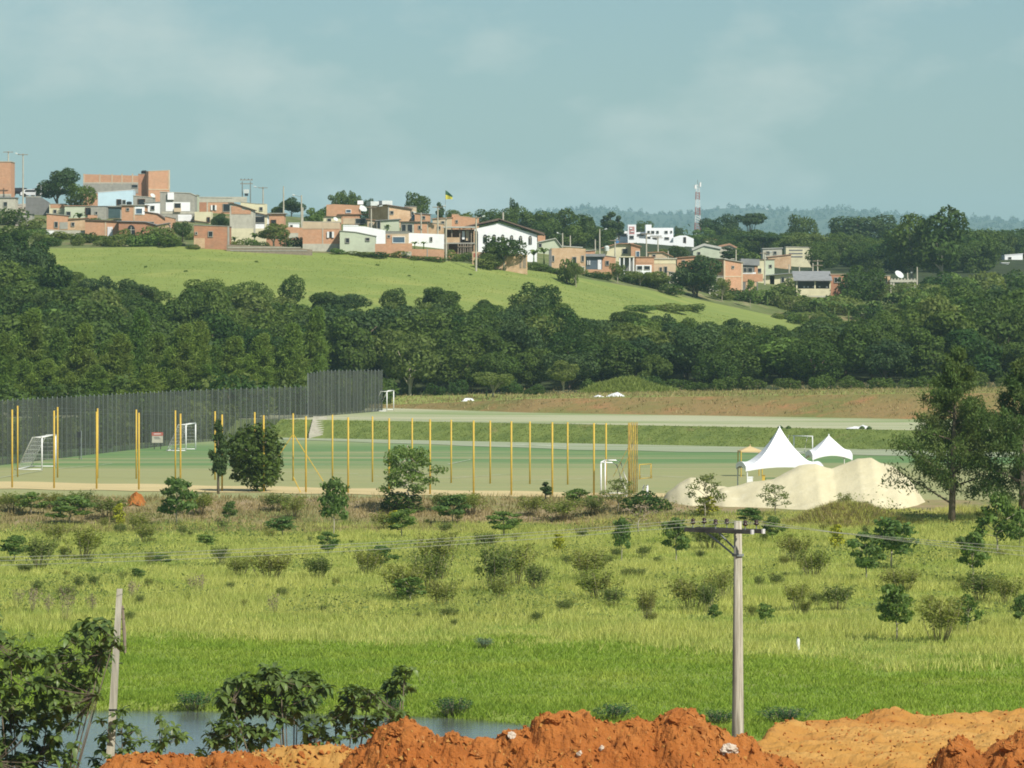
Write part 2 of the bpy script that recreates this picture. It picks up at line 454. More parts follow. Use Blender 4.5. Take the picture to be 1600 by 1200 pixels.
M['leaf_wood'] = leaf_mat('wood leaves', (0.034, 0.080, 0.013), (0.112, 0.165, 0.027), (0.078, 0.112, 0.021), 0.32, 0.10)
M['leaf_dark'] = leaf_mat('dark leaves', (0.040, 0.080, 0.024), (0.066, 0.110, 0.028), (0.08, 0.12, 0.034), 0.26, 0.2)
M['leaf_bright'] = leaf_mat('bright leaves', (0.11, 0.19, 0.035), (0.14, 0.21, 0.04), (0.085, 0.15, 0.035), 0.3, 0.3)
M['leaf_olive'] = leaf_mat('olive leaves', (0.15, 0.20, 0.05), (0.19, 0.23, 0.058), (0.125, 0.17, 0.044), 0.44, 0.5)
M['leaf_brown'] = leaf_mat('brown weed leaves', (0.215, 0.27, 0.055), (0.26, 0.285, 0.065), (0.23, 0.215, 0.06), 0.48, 0.6)
M['leaf_pink'] = leaf_mat('pinkish seed heads', (0.25, 0.19, 0.13), (0.30, 0.23, 0.16), None, 0.2)
M['leaf_yellow'] = leaf_mat('yellow leaves', (0.38, 0.38, 0.03), (0.30, 0.34, 0.03), None, 0.3)
M['leaf_sapling'] = leaf_mat('sapling leaves', (0.115, 0.20, 0.055), (0.19, 0.28, 0.066), (0.14, 0.20, 0.06), 0.45, 0.7)
M['needle'] = leaf_mat('casuarina needles', (0.105, 0.195, 0.034), (0.19, 0.265, 0.046), (0.155, 0.19, 0.042), 0.42, 0.25)
M['needle_near'] = leaf_mat('near casuarina needles', (0.085, 0.150, 0.036), (0.115, 0.175, 0.042), (0.125, 0.15, 0.042), 0.4, 0.5)
M['leaf_big'] = leaf_mat('big leaves', (0.12, 0.185, 0.048), (0.16, 0.225, 0.056), (0.09, 0.145, 0.038), 0.34, 1.2, 0.42, spec=0.4)
M['leaf_banana'] = leaf_mat('banana leaves', (0.11, 0.18, 0.045), (0.15, 0.21, 0.055), None, 0.3)
M['leaf_reed'] = leaf_mat('reed leaves', (0.035, 0.10, 0.028), (0.05, 0.12, 0.04), None, 0.25)
M['leaf_agave'] = leaf_mat('blue green leaves', (0.11, 0.19, 0.11), (0.13, 0.21, 0.13), None, 0.2)
M['grass_tall'] = leaf_mat('tall grass blades', (0.54, 0.545, 0.17), (0.54, 0.545, 0.17), (0.31, 0.395, 0.085), 0.45, 0.20)
M['grass_lawn'] = leaf_mat('lawn grass blades', (0.25, 0.355, 0.045), (0.25, 0.355, 0.045), (0.36, 0.42, 0.07), 0.45, 0.15)
M['grass_dry'] = leaf_mat('dry grass blades', (0.34, 0.27, 0.13), (0.34, 0.27, 0.13), (0.19, 0.20, 0.06), 0.3, 0.25)
M['grass_bank'] = leaf_mat('bank grass blades', (0.20, 0.255, 0.06), (0.20, 0.255, 0.06), (0.165, 0.215, 0.05), 0.4, 0.3)
M['grass_hill'] = leaf_mat('hill grass blades', (0.27, 0.325, 0.085), (0.27, 0.325, 0.085), (0.22, 0.275, 0.07), 0.4, 0.05)

# ---------------------------------------------------------------- terrain
def row(pts, const=None):
    """pts: list of (u, d, z)"""
    a = np.array(pts, float)
    return a[:, 0], a[:, 1], a[:, 2]
def rv(pts):
    """pts: (u, d, v)"""
    return row([(u, d, -(v - HV)/F*d) for u, d, v in pts])

PZ = -13.5      # level of the lower pitch
UZ = -11.7      # level of the upper pitch
WATER_Z = -15.3
ROWS = [
    row([(0, 160, -17.2), (1600, 146, -17.2)]),                                   # 0 river bed
    row([(-400, 184.5, -15.42), (300, 184.0, -15.42), (700, 181, -15.42), (900, 176, -15.42), (1100, 170, -15.42), (2000, 164, -15.42)]),   # 1 shore
    row([(-400, 186.5, -15.05), (300, 186.0, -15.05), (700, 183, -15.05), (900, 178, -15.05), (1100, 172, -15.05), (2000, 166, -15.05)]),   # 2 top of the low shore step
    row([(0, 245, -15.0), (1600, 240, -14.95)]),                                  # 3 field
    row([(0, 331, -15.0), (900, 331, -15.0), (1050, 322, -14.6), (1600, 318, -14.3)]),   # 4 foot of the bank
    row([(0, 344, PZ), (900, 344, PZ), (1050, 341, PZ), (1600, 341, PZ)]),        # 5 pitch near edge
    row([(-400, 519, PZ), (440, 503, PZ), (1420, 458, PZ), (2000, 440, PZ)]),     # 6 pitch far edge
    row([(-400, 524, UZ), (440, 508, UZ), (1420, 463, UZ), (2000, 445, UZ)]),     # 7 upper pitch near edge
    row([(-400, 572, UZ), (620, 563, UZ), (830, 539, UZ), (1430, 508, UZ), (2000, 495, UZ)]),   # 8 foot of the red bank
    rv([(-400, 576, 634), (620, 568, 632), (830, 547, 623), (1100, 536, 619), (1430, 520, 615), (1600, 515, 613), (2000, 508, 613)]),   # 9 its top
    rv([(-400, 602, 622), (620, 600, 618), (1000, 590, 612), (1500, 580, 606), (2000, 575, 606)]),  # 10 edge of the wood
    row([(0, 640, -8.2), (1600, 640, -8.0)]),                                     # 11
    rv([(-400, 672, 530), (300, 672, 535), (900, 672, 545), (1240, 676, 550), (2000, 676, 545)]),   # 12 lower pasture
    rv([(-400, 745, 385), (80, 745, 388), (300, 745, 385), (550, 745, 398), (700, 750, 408), (860, 760, 426), (1000, 775, 450), (1100, 790, 470), (1240, 800, 500), (1600, 810, 505), (2000, 810, 505)]),   # 13 upper pasture
    rv([(-400, 830, 352), (0, 830, 352), (300, 830, 356), (450, 830, 368), (650, 830, 372), (750, 830, 384), (860, 832, 398), (930, 834, 410), (1000, 836, 424), (1130, 840, 446), (1240, 845, 458), (1600, 850, 468), (2000, 850, 468)]),   # 14 town
    rv([(-400, 905, 318), (0, 905, 318), (300, 905, 328), (450, 905, 338), (550, 905, 346), (650, 905, 350), (750, 905, 362), (860, 905, 382), (1000, 905, 400), (1130, 905, 424), (1300, 905, 444), (2000, 905, 450)]),   # 15 back of the town
    rv([(-400, 1200, 372), (850, 1200, 388), (1000, 1200, 378), (1250, 1200, 398), (2000, 1200, 402)]),   # 16
    row([(0, 2200, 12), (1600, 2200, 10)]),                                       # 17
    rv([(-400, 8200, 372), (1600, 8200, 372)]),                                   # 18
    rv([(-400, 10500, 338), (820, 10500, 334), (870, 10500, 330), (920, 10500, 325), (960, 10500, 328), (1010, 10500, 334), (1070, 10500, 335), (1110, 10500, 326), (1180, 10500, 325), (1240, 10500, 330), (1300, 10500, 327), (1350, 10500, 331), (1440, 10500, 338), (1600, 10500, 346), (2000, 10500, 350)]),   # 19 ridge
    row([(0, 13000, 20), (1600, 13000, 20)]),                                       # 20
]
def rough_amp(k):   # metres of unevenness in the band after row k
    return {0: 0, 1: 0.05, 2: 0.22, 3: 0.25, 4: 0.25, 5: 0.0, 6: 0.12, 7: 0.02, 8: 0.15, 9: 0.15, 10: 0.4, 11: 0.5, 12: 0.3, 13: 0.3, 14: 0.2, 15: 0.6, 16: 2, 17: 6, 18: 8, 19: 8}.get(k, 0)

def bump_z(x, y, amp):
    return amp*(fbm(x/9.0, y/9.0, 3, 3) + 0.35*fbm(x/2.2, y/2.2, 5, 2) - 0.6)

def band(k0, k1, us, subs):
    """grid of the terrain between rows k0 and k1"""
    out = []
    for k in range(k0, k1):
        da = np.interp(us, ROWS[k][0], ROWS[k][1]); za = np.interp(us, ROWS[k][0], ROWS[k][2])
        db = np.interp(us, ROWS[k+1][0], ROWS[k+1][1]); zb = np.interp(us, ROWS[k+1][0], ROWS[k+1][2])
        n = subs[k-k0]
        for i in range(n + (1 if k == k1-1 else 0)):
            t = i/n
            d = da*(1-t)+db*t; z = za*(1-t)+zb*t
            x = (us-800)/F*d
            fade = min(1.0, 4*t, 4*(1-t))
            out.append(np.stack([x, d, z + fade*bump_z(x, d, rough_amp(k))], -1))
    return np.stack(out, 0)

def zg(x, y):
    """height of the ground at x, y (scalar)"""
    u = 800 + F*x/y
    ds = [float(np.interp(u, r[0], r[1])) for r in ROWS]
    k = 0
    while k < len(ds)-2 and ds[k+1] < y: k += 1
    za = float(np.interp(u, ROWS[k][0], ROWS[k][2])); zb = float(np.interp(u, ROWS[k+1][0], ROWS[k+1][2]))
    t = min(max((y-ds[k])/(ds[k+1]-ds[k]), 0), 1)
    fade = min(1.0, 4*t, 4*(1-t))
    return za*(1-t)+zb*t + fade*float(bump_z(x, y, rough_amp(k)))

def zg_arr(x, y):
    u = 800 + F*x/y
    D = np.stack([np.interp(u, r[0], r[1]) for r in ROWS]); Z = np.stack([np.interp(u, r[0], r[2]) for r in ROWS])
    k = np.clip((D < y).sum(0)-1, 0, len(ROWS)-2)
    i = np.arange(len(x))
    t = np.clip((y-D[k, i])/(D[k+1, i]-D[k, i]), 0, 1)
    fade = np.minimum(1.0, np.minimum(4*t, 4*(1-t)))
    amp = np.array([rough_amp(q) for q in range(len(ROWS))])[k]
    return Z[k, i]*(1-t)+Z[k+1, i]*t + fade*bump_z(x, y, 1.0)*amp

def on_ground(u, v, d0, d1):
    """depth at which the ground seen in column u reaches row v"""
    d = np.arange(d0, d1, 0.5)
    x = (u-800)/F*d
    vv = HV - zg_arr(x, d)/d*F
    k = np.argmax(vv <= v)
    return float(d[k]) if (vv <= v).any() else float(d1)

US = np.arange(-400, 2001, 8.0)
UF = np.arange(-400, 2001, 4.0)
def land(name, k0, k1, mat, subs, us=US):
    return tag(obj(name, grid_np(name, band(k0, k1, us, subs), mat)), kind='structure')
land('grass_field', 0, 4, M['grass_ground'], [4, 3, 50, 60])
land('field_bank', 4, 5, M['bank_earth'], [14])
land('lower_pitch', 5, 6, M['pitch'], [30])
land('grass_bank', 6, 7, M['bank_grass'], [8], UF)
land('upper_pitch', 7, 8, M['upper'], [10])
land('red_earth_bank', 8, 9, M['bank_red'], [10], UF)
land('grass_strip', 9, 10, M['strip'], [14])
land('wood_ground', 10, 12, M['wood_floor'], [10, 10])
land('hill_pasture', 12, 13, M['hill'], [40])
land('town_ground', 13, 15, M['town_ground'], [20, 16])
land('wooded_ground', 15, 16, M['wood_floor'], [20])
land('far_hills', 16, 20, M['far'], [14, 14, 12, 10])

def sheet(name, pts, mat, dz=0.03, kind='structure', n=1):
    """a strip lying on the ground: pts = pairs (u, d near, d far)"""
    G = np.zeros((2, len(pts), 3))
    for i, (u, da, db) in enumerate(pts):
        for j, d in enumerate((da, db)):
            x = (u-800)/F*d
            G[j, i] = (x, d, zg(x, d)+dz)
    return tag(obj(name, grid_np(name, G, mat, False)), kind=kind)
sheet('sand_path', [(u, np.interp(u, [-400, 0, 800, 1040], [362, 361, 345.5, 345]) + 0.7*math.sin(u*0.05), np.interp(u, [-400, 0, 800, 1040], [378, 376, 356, 352]) + 0.9*math.sin(u*0.033)) for u in range(-400, 1041, 20)], M['sand_path'])
sheet('gravel_track', [(u, np.interp(u, [-400, 440, 1420, 2000], [519, 503, 458, 440])-np.interp(u, [400, 900, 1500], [6, 22, 16]) + 0.8*math.sin(u*0.04), np.interp(u, [-400, 440, 1420, 2000], [519, 503, 458, 440])-0.4) for u in range(440, 2001, 20)], M['gravel'])
def line(name, p, q, w, dz=0.05):
    (x0, y0), (x1, y1) = p, q
    n = Vector((y1-y0, x0-x1)).normalized()*w/2
    V = [(x0-n.x, y0-n.y, PZ+dz), (x0+n.x, y0+n.y, PZ+dz), (x1+n.x, y1+n.y, PZ+dz), (x1-n.x, y1-n.y, PZ+dz)]
    return tag(obj(name, mesh_data(name, V, [(0, 1, 2, 3)], M['line'])), kind='structure')
def pit(u, v, z=PZ):
    d = -z*F/(v-HV); return ((u-800)/F*d, d)
for a, b in (((0, 747), (66, 736)), ((90, 733), (175, 725)), ((285, 733), (410, 736)), ((420, 737), (560, 741)), ((330, 723), (540, 728)),
             ((700, 748), (800, 741)), ((700, 726), (735, 719)), ((980, 742), (1100, 748)), ((560, 744), (720, 748)), ((800, 752), (925, 748))):
    line('pitch_line', pit(*a), pit(*b), 0.16)
line('pitch_line', pit(800, 694.5), pit(885, 698.5), 1.3)
line('pitch_line', pit(1330, 701.5), pit(1402, 704), 0.9)

# river
wv = [(-140, 120, WATER_Z), (140, 120, WATER_Z), (140, 195, WATER_Z), (-140, 195, WATER_Z)]
tag(obj('river_water', mesh_data('river_water', wv, [(0, 1, 2, 3)], M['water'])), kind='structure')

# ---------------------------------------------------------------- foreground earth
DZ = -9.42
def dirt_z(x, y):
    x = np.asarray(x, float); y = np.asarray(y, float)
    edge = 99.0 + 8.5*np.clip((x-4.2)/1.6, 0, 1) + 4.0*np.clip((x-6.0)/4.0, 0, 1) + 0.7*np.sin(x*1.1) + 0.4*np.sin(x*2.9+1)
    base = np.where(y < 70, -1.9 - (y/70.0)*(-DZ-1.9), DZ)
    tr = fbm(x*0.35, y*1.3, 11, 4) - 0.47
    fine = fbm(x*1.9, y*4.0, 23, 5) - 0.47
    z = base + np.clip((y-72)/8, 0, 1)*(0.34*tr + 0.44*fine)
    lip = np.exp(-((y-edge+0.8)/1.1)**2)*(0.10 + 0.55*np.maximum(fbm(x*0.6, y*0.3, 5, 3)-0.42, 0))
    drop = np.maximum(y-edge, 0)*0.22
    return z + lip - drop - 1.6*np.clip((-8.2-x)/0.9, 0, 1)*np.clip((y-70)/10, 0, 1)
gx = np.concatenate([np.arange(-60, -16, 1.0), np.arange(-16, 16, 0.07), np.arange(16, 61, 1.0)])
gy = np.concatenate([np.arange(-30, 74, 4.0), np.arange(74, 92, 0.5), np.arange(92, 115, 0.09), np.arange(115, 139, 0.6)])
GX, GY = np.meshgrid(gx, gy)
tag(obj('earth_ground', grid_np('earth_ground', np.stack([GX, GY, dirt_z(GX, GY)], -1), M['dirt_plain'], False)), kind='structure')

def pile(name, sil, d, slope, mat, amp, res, foot, base_fn, dy=(4, 4), oc=4, ns=1.0, smooth=False, seed=0, wob=0.0, cap=0.35):
    """a heap whose crest runs along the points (u, v) at depth d; crest heights are real heights there"""
    us = np.array([p[0] for p in sil], float); vs = np.array([p[1] for p in sil], float)
    xs = (us-800)/F*d; zs = -(vs-HV)/F*d
    x = np.arange(xs[0]-0.5, xs[-1]+0.5+res, res); y = np.arange(d-dy[0], d+dy[1]+res, res)
    X, Y = np.meshgrid(x, y)
    base = base_fn(X, Y)
    yr = d + wob*(fbm(X*0.25, X*0.0, seed+5, 2)-0.47)*2
    t = np.abs(Y-yr)
    fall = slope*np.where(t < cap, t*t/(2*cap), t-cap/2)
    if smooth:
        crest = np.interp(X, xs, zs)
        Z = crest - fall
        w = np.clip((Z-base)/0.35, 0, 1)
        Z = Z + amp*w*((fbm(X*ns, Y*ns, seed+31, oc)-0.47) - 1.3*np.abs(fbm(X*ns*0.6, Y*ns*0.6, seed+77, 3)-0.45) + 0.12)
    else:       # tipped earth: the crest's lumps do not run on down the slope, and the whole is clods upon clods
        XW = X + 0.9*(fbm(X*0.9, Y*0.9, seed+3, 3)-0.47)*np.minimum(t*1.5, 1)
        fine_c = np.interp(XW, xs, zs)
        xx = np.linspace(xs[0], xs[-1], 400); zz = np.interp(xx, xs, zs)
        kw = np.hanning(61); kw /= kw.sum()
        sm = np.convolve(np.pad(zz, 30, mode='edge'), kw, mode='valid')
        soft_c = np.interp(XW, xx, sm)
        m_ = np.clip(t/0.9, 0, 1)
        Z = fine_c*(1-m_) + soft_c*m_ - fall
        w = np.clip((Z-base)/0.3, 0.0, 1)*np.clip(0.25+t/0.5, 0, 1)
        jx = X+0.25*fbm(X*3, Y*3, seed+8, 2); jy = Y+0.25*fbm(X*3+9, Y*3, seed+9, 2)
        lump = 0.34*(0.62-worley(jx*1.3, jy*1.3, seed+1)) + 0.20*(0.6-worley(jx*2.9, jy*2.9, seed+2)) + 0.10*(0.6-worley(jx*6.5, jy*6.5, seed+4)) + 0.05*(0.6-worley(jx*13, jy*13, seed+6))
        Z = Z + amp*1.9*w*(lump-0.13) + amp*0.25*np.clip((Z-base)/0.3, 0, 1)*(fbm(X*6, Y*6, seed+40, 3)-0.45)
    Z = np.maximum(Z, base-foot)
    me = grid_np(name, np.stack([X, Y, Z], -1), mat, smooth)
    return obj(name, me)
bfn = lambda X, Y: dirt_z(X, Y)
tag(pile('earth_mound', [(150, 1206), (168, 1192), (190, 1183), (230, 1180), (262, 1184), (300, 1180), (370, 1178), (410, 1184), (438, 1194), (460, 1208)], 96.5, 0.75, M['dirt'], 0.55, 0.035, 0.3, bfn, (2, 2.2), seed=1),
    'low orange earth mound below the left bush', 'earth mound')
tag(pile('earth_mound', [(350, 1206), (390, 1176), (430, 1170), (480, 1166), (540, 1167), (580, 1172), (620, 1190), (640, 1206)], 98.5, 0.6, M['dirt_plain'], 0.35, 0.035, 0.3, bfn, (2, 2.2), seed=2),
    'flat ochre earth ridge in front of the middle bush', 'earth mound')
tag(pile('earth_mound', [(520, 1208), (548, 1178), (572, 1168), (588, 1140), (596, 1131), (632, 1128), (662, 1131), (680, 1146), (686, 1153), (696, 1141), (712, 1140), (724, 1150), (734, 1160), (748, 1156), (772, 1154), (800, 1141), (826, 1138), (834, 1120), (846, 1115), (880, 1112), (918, 1116), (930, 1128), (960, 1130), (1016, 1129), (1034, 1117), (1050, 1107), (1082, 1111), (1100, 1124), (1106, 1140), (1124, 1147), (1158, 1150), (1180, 1160), (1192, 1180), (1222, 1184), (1250, 1196), (1270, 1208)], 96.5, 0.95, M['dirt'], 0.62, 0.032, 0.3, bfn, (2.6, 1.8), seed=3, wob=0.5),
    'large lumpy orange earth mound at the front centre', 'earth mound')
tag(pile('earth_mound', [(1436, 1212), (1456, 1186), (1472, 1168), (1500, 1155), (1518, 1160), (1534, 1176), (1550, 1164), (1585, 1146), (1640, 1136), (1720, 1150), (1780, 1206)], 95.5, 0.85, M['dirt'], 0.6, 0.035, 0.3, bfn, (2.2, 2), seed=4, wob=0.4),
    'orange earth mound in the lower right corner', 'earth mound')

def clod_mesh(name, mat, seed, k=0.35):
    import bmesh
    bm = bmesh.new(); bmesh.ops.create_icosphere(bm, subdivisions=4, radius=0.5)
    for v in bm.verts:
        p = v.co*2.2 + Vector((seed*7.3, seed*3.1, 0))
        n = mnoise.fractal(p*1.3, 0.8, 2.1, 6)
        v.co *= 1 + k*n + 0.18*mnoise.noise(p*3.7)
        v.co.z *= 0.66
    me = bpy.data.meshes.new(name); bm.to_mesh(me); bm.free(); me.materials.append(mat); return me
EV = []
for q in C.objects:
    if q.name.startswith('earth_mound') or q.name == 'earth_ground':
        if len(q.data.vertices):
            a = np.empty(len(q.data.vertices)*3, np.float32); q.data.vertices.foreach_get('co', a); a = a.reshape(-1, 3)
            EV.append(a[(a[:, 1] > 90) & (a[:, 1] < 114)])
EV = np.concatenate(EV); EU = 800+F*EV[:, 0]/EV[:, 1]; EW = HV-F*EV[:, 2]/EV[:, 1]
def on_earth(u, v):
    """point of the earth's surface nearest to that line of sight"""
    k = np.argmin(np.hypot(EU-u, EW-v)+0.6*np.maximum(EV[:, 1]-93, 0))
    return Vector([float(c) for c in EV[k]])
CL = [clod_mesh('earth_clod', M['dirt'], s) for s in range(4)]
clods = [(1060, 1124, 95.6, 0.62, 'big crumbly orange clod on top of the large earth mound'), (1090, 1135, 95.4, 0.42, 'orange clod leaning below the topmost clod of the large mound'),
         (985, 1130, 95.3, 0.3, 'small orange clod left of the topmost clod'), (1165, 1158, 95.2, 0.36, 'orange clod beside the pale stone'), (865, 1122, 95.6, 0.5, 'square orange clod on the middle hump of the large mound'),
         (620, 1140, 95.4, 0.66, 'broad orange clod at the left end of the large mound'), (706, 1148, 95.5, 0.36, 'rounded orange clod next to the water gap'), (745, 1178, 94.9, 0.4, 'orange clod low on the mound below the water gap'),
         (1495, 1172, 94.6, 0.5, 'cracked orange clod on the corner mound'), (1575, 1166, 94.4, 0.5, 'orange clod at the right edge of the photo'), (1180, 1140, 104, 0.2, 'little ochre clod behind the power pole foot'),
         (1310, 1127, 108, 0.24, 'dark orange clod on the rim of the ochre ground, nearest the pole'), (1525, 1117, 108, 0.28, 'ochre clod on the rim at far right'), (1240, 1186, 95.2, 0.3, 'orange clod at the right toe of the large mound'),
         (1395, 1128, 108, 0.22, 'dark ochre clod halfway along the rim'), (230, 1186, 95.6, 0.34, 'orange clod on the low left mound')]
for i, (u, v, d, s, lab) in enumerate(clods):
    s *= .62; o = obj('earth_clod', CL[i % 4]); o.location = on_earth(u, v)-Vector((0, 0, s*.12)); o.scale = (s*1.1, s*.9, s*.8); o.rotation_euler = (0.12*math.sin(i), 0.1*math.cos(3*i), 1.7*i)
    tag(o, lab, 'clod', 'earth clods')
RK = clod_mesh('stone', M['rock'], 9, 0.3)
for i, (u, v, d, s, lab) in enumerate([(1138, 1172, 94.8, 0.40, 'pale pointed stone on the right flank of the large earth mound'), (800, 1150, 95.5, 0.22, 'pale stone on the crest beside the water gap'), (848, 1149, 95.1, 0.12, 'small white stone chip below the middle hump'),
                                      (906, 1178, 94.6, 0.14, 'white stone chip low at the front centre'), (940, 1168, 94.7, 0.13, 'pale chip right of the white chip at front centre'), (1585, 1182, 94.2, 0.1, 'tiny pale chip on the corner mound')]):
    o = obj('stone', RK); o.location = on_earth(u, v); o.scale = (s*.9, s*.8, s*.95); o.rotation_euler = (0.2+i, 0.3*i, 0.9*i); tag(o, lab, 'stone')

# crumbs of earth too small to pick apart
def crumbs(name, n, xr, yr, zf, mat, smin, smax):
    x = rng.uniform(*xr, n); y = rng.uniform(*yr, n); s = rng.uniform(smin, smax, n)**1.0
    z = zf(x, y) + s*0.15
    T = np.array([(1, 1, 1), (-1, -1, 1), (-1, 1, -1), (1, -1, -1)], float)*0.5
    fc = np.array([(0, 1, 2), (0, 3, 1), (0, 2, 3), (1, 3, 2)])
    J = rng.normal(0, 0.25, (n, 4, 3)) + T
    V = J*s[:, None, None] + np.stack([x, y, z], -1)[:, None, :]
    return tag(obj(name, poly_np(name, V[:, fc].reshape(-1, 3), 3, mat)), kind='stuff')
tag(crumbs('earth_crumbs', 3600, (3, 15), (97, 112), dirt_z, M['dirt'], 0.012, 0.05), 'loose ochre crumbs scattered over the graded earth')

mv = EV[(EV[:, 1] < 99) & (EV[:, 2] > DZ+0.12)]
def crumbs_on(name, n, mat, smin, smax, label):
    p = mv[rng.integers(0, len(mv), n)]; s_ = rng.uniform(smin, smax, n)**1.0
    T = np.array([(1, 1, 1), (-1, -1, 1), (-1, 1, -1), (1, -1, -1), (0, 0, 1.6)], float)*0.5
    fc = np.array([(0, 1, 4), (0, 4, 3), (1, 2, 4), (2, 0, 4), (0, 3, 1), (0, 2, 1), (1, 3, 2)])
    V = (rng.normal(0, 0.28, (n, 5, 3))+T)*s_[:, None, None]+p[:, None, :]
    return tag(obj(name, poly_np(name, V[:, fc].reshape(-1, 3), 3, mat)), label, kind='stuff')
crumbs_on('earth_lumps', 1700, M['dirt'], 0.02, 0.09, 'loose orange lumps all over the earth mounds')
crumbs_on('earth_grit', 900, M['dirt_plain'], 0.02, 0.06, 'paler grit all over the earth mounds')

# ---------------------------------------------------------------- sand heaps
gfn = lambda X, Y: zg_arr(X.ravel(), Y.ravel()).reshape(X.shape)
def sand(label, sil, d, seed, dy, slope=0.46, amp=0.5):
    return tag(pile('sand_heap', sil, d+7, slope, M['sand'], amp, 0.14, 0.3, gfn, dy, 4, 0.35, True, seed, 0.8, 1.2), label, 'sand heap')
sand('small pale sand heap behind the airy shrub, left of the big one', [(1020, 812), (1030, 790), (1042, 772), (1060, 757), (1078, 748), (1092, 749), (1110, 755), (1130, 758), (1150, 764), (1165, 785), (1180, 812)], 334, 41, (15, 6))
sand('big pale sand heap between the white tents and the casuarina trees', [(1085, 812), (1105, 772), (1128, 757), (1150, 756), (1180, 750), (1205, 748), (1225, 739), (1248, 731), (1275, 726), (1290, 731), (1300, 733), (1318, 726), (1340, 718), (1362, 718), (1376, 725), (1396, 728), (1412, 741), (1426, 755), (1436, 772), (1450, 790), (1475, 797), (1520, 800), (1600, 800), (1640, 812)], 333, 52, (15, 6))
tag(pile('grass_mound', [(1240, 818), (1262, 806), (1286, 796), (1310, 789), (1332, 788), (1356, 794), (1382, 804), (1404, 812), (1420, 818)], 321, 0.6, M['bank_grass'], 0.5, 0.2, 0.3, gfn, (4, 4), 4, 0.6, True, 9, 0.5, 0.8), 'low grassy mound with weeds in front of the big sand heap', 'mound')
gz = lambda X, Y: zg_arr(X.ravel(), Y.ravel()).reshape(X.shape)
tag(pile('sand_heap', [(908, 628), (920, 622), (935, 617), (945, 620), (955, 615), (965, 612), (975, 618), (985, 622), (1010, 626)], 550, 0.6, M['plastic_white'], 0.25, 0.2, 0.3, gz, (4, 4), 3, 0.5, True, 14, 0.4, 0.6), 'small white sand heap on top of the reddish bank', 'sand heap')
tag(pile('sand_heap', [(845, 628), (858, 624), (868, 623), (876, 627)], 550, 0.5, M['plastic_white'], 0.2, 0.2, 0.3, gz, (3, 3), 3, 0.5, True, 15, 0.4, 0.6), 'tiny white sand heap left of the small one on the bank', 'sand heap')
tag(pile('earth_mound', [(640, 634), (655, 628), (668, 626), (680, 631), (690, 636)], 572, 0.5, M['sand_path'], 0.2, 0.2, 0.3, gz, (3, 3), 3, 0.5, True, 16, 0.4, 0.6), 'low tan earth mound behind the far goal', 'earth mound')
tag(pile('grass_mound', [(890, 622), (930, 606), (965, 596), (985, 593), (1005, 598), (1040, 608), (1090, 620)], 585, 0.5, M['bank_grass'], 0.5, 0.3, 0.3, gz, (6, 6), 3, 0.4, True, 17, 0.5, 1.0), 'green grass mound behind the small white sand heap', 'mound')
tag(pile('soil_heap', [(194, 788), (201, 779), (207, 773), (213, 769), (218, 772), (225, 780), (232, 790)], 341.5, 0.5, M['dirt'], 0.7, 0.06, 0.3, gfn, (1.6, 1.2), 3, 1.5, False, 18, 0.1, 0.3), 'small orange soil heap under the yellow posts', 'soil heap')

# ---------------------------------------------------------------- grass
def blades(name, x, y, h, w, mat, lean=0.35, per=3, spread=0.12, label=None, zb=None):
    n = len(x)*per
    X = np.repeat(x, per) + rng.normal(0, spread, n); Y = np.repeat(y, per) + rng.normal(0, spread, n)
    H = np.repeat(h, per)*rng.uniform(0.6, 1.15, n); W = np.repeat(w, per)*rng.uniform(0.7, 1.3, n)
    Z = zg_arr(X, Y) - 0.03 if zb is None else np.repeat(zb, per) - 0.05
    a = rng.uniform(0, math.pi, n)
    lx = rng.normal(0.05, lean, n)*H; ly = rng.normal(0, lean, n)*H
    dx = np.cos(a)*W/2; dy = np.sin(a)*W/2
    V = np.empty((n, 3, 3), np.float32)
    V[:, 0] = np.stack([X-dx, Y-dy, Z], -1); V[:, 1] = np.stack([X+dx, Y+dy, Z], -1); V[:, 2] = np.stack([X+lx, Y+ly, Z+H], -1)
    o = obj(name, poly_np(name, V.reshape(-1, 3), 3, mat))
    return tag(o, label, kind='stuff')
def fan(n, d0, d1, u0=-60, u1=1660, p=1.0):
    """random points in a field of view, even per square metre"""
    d = np.sqrt(rng.uniform(d0*d0, d1*d1, n)); u = rng.uniform(u0, u1, n)
    return (u-800)/F*d, d
x, y = fan(78000, 165, 236, -120, 1720)
u = 800+F*x/y
lim = np.interp(u, [0, 700, 1000, 1400, 1600], [224, 220, 216, 203, 207]) + 16*(fbm(x*0.25, y*0.25, 8, 3)-0.47) + rng.normal(0, 2.2, len(x))
sh = np.interp(u, [-400, 300, 700, 900, 1100, 2000], [186, 185.5, 182.5, 177.5, 171.5, 166])
k = (y < lim) & (y > sh)
blades('lawn_grass', x[k], y[k], 0.10+0.22*fbm(x[k]*0.4, y[k]*0.4, 4), np.full(k.sum(), 0.07), M['grass_lawn'], 0.5, 3, 0.12, 'short bright green grass on the far river bank')
x2, y2 = fan(36000, 164, 192, -120, 1720)
u2 = 800+F*x2/y2; sh2 = np.interp(u2, [-400, 300, 700, 900, 1100, 2000], [186, 185.5, 182.5, 177.5, 171.5, 166])
k2 = (y2 > sh2-1.6) & (y2 < sh2+5)
blades('shore_grass', x2[k2], y2[k2], 0.15+0.5*np.maximum(fbm(x2[k2]*0.5, y2[k2]*0.5, 61)-0.35, 0), np.full(k2.sum(), 0.07), M['grass_lawn'], 0.5, 4, 0.15, 'ragged green grass along the waterline')
x, y = fan(120000, 200, 332, -120, 1720)
u = 800+F*x/y
lim = np.interp(u, [0, 700, 1000, 1400, 1600], [224, 220, 216, 203, 207]) + 16*(fbm(x*0.25, y*0.25, 8, 3)-0.47) + rng.normal(0, 2.2, len(x))
patch = fbm(x*0.18, y*0.12, 21, 3)
k = (y > lim)
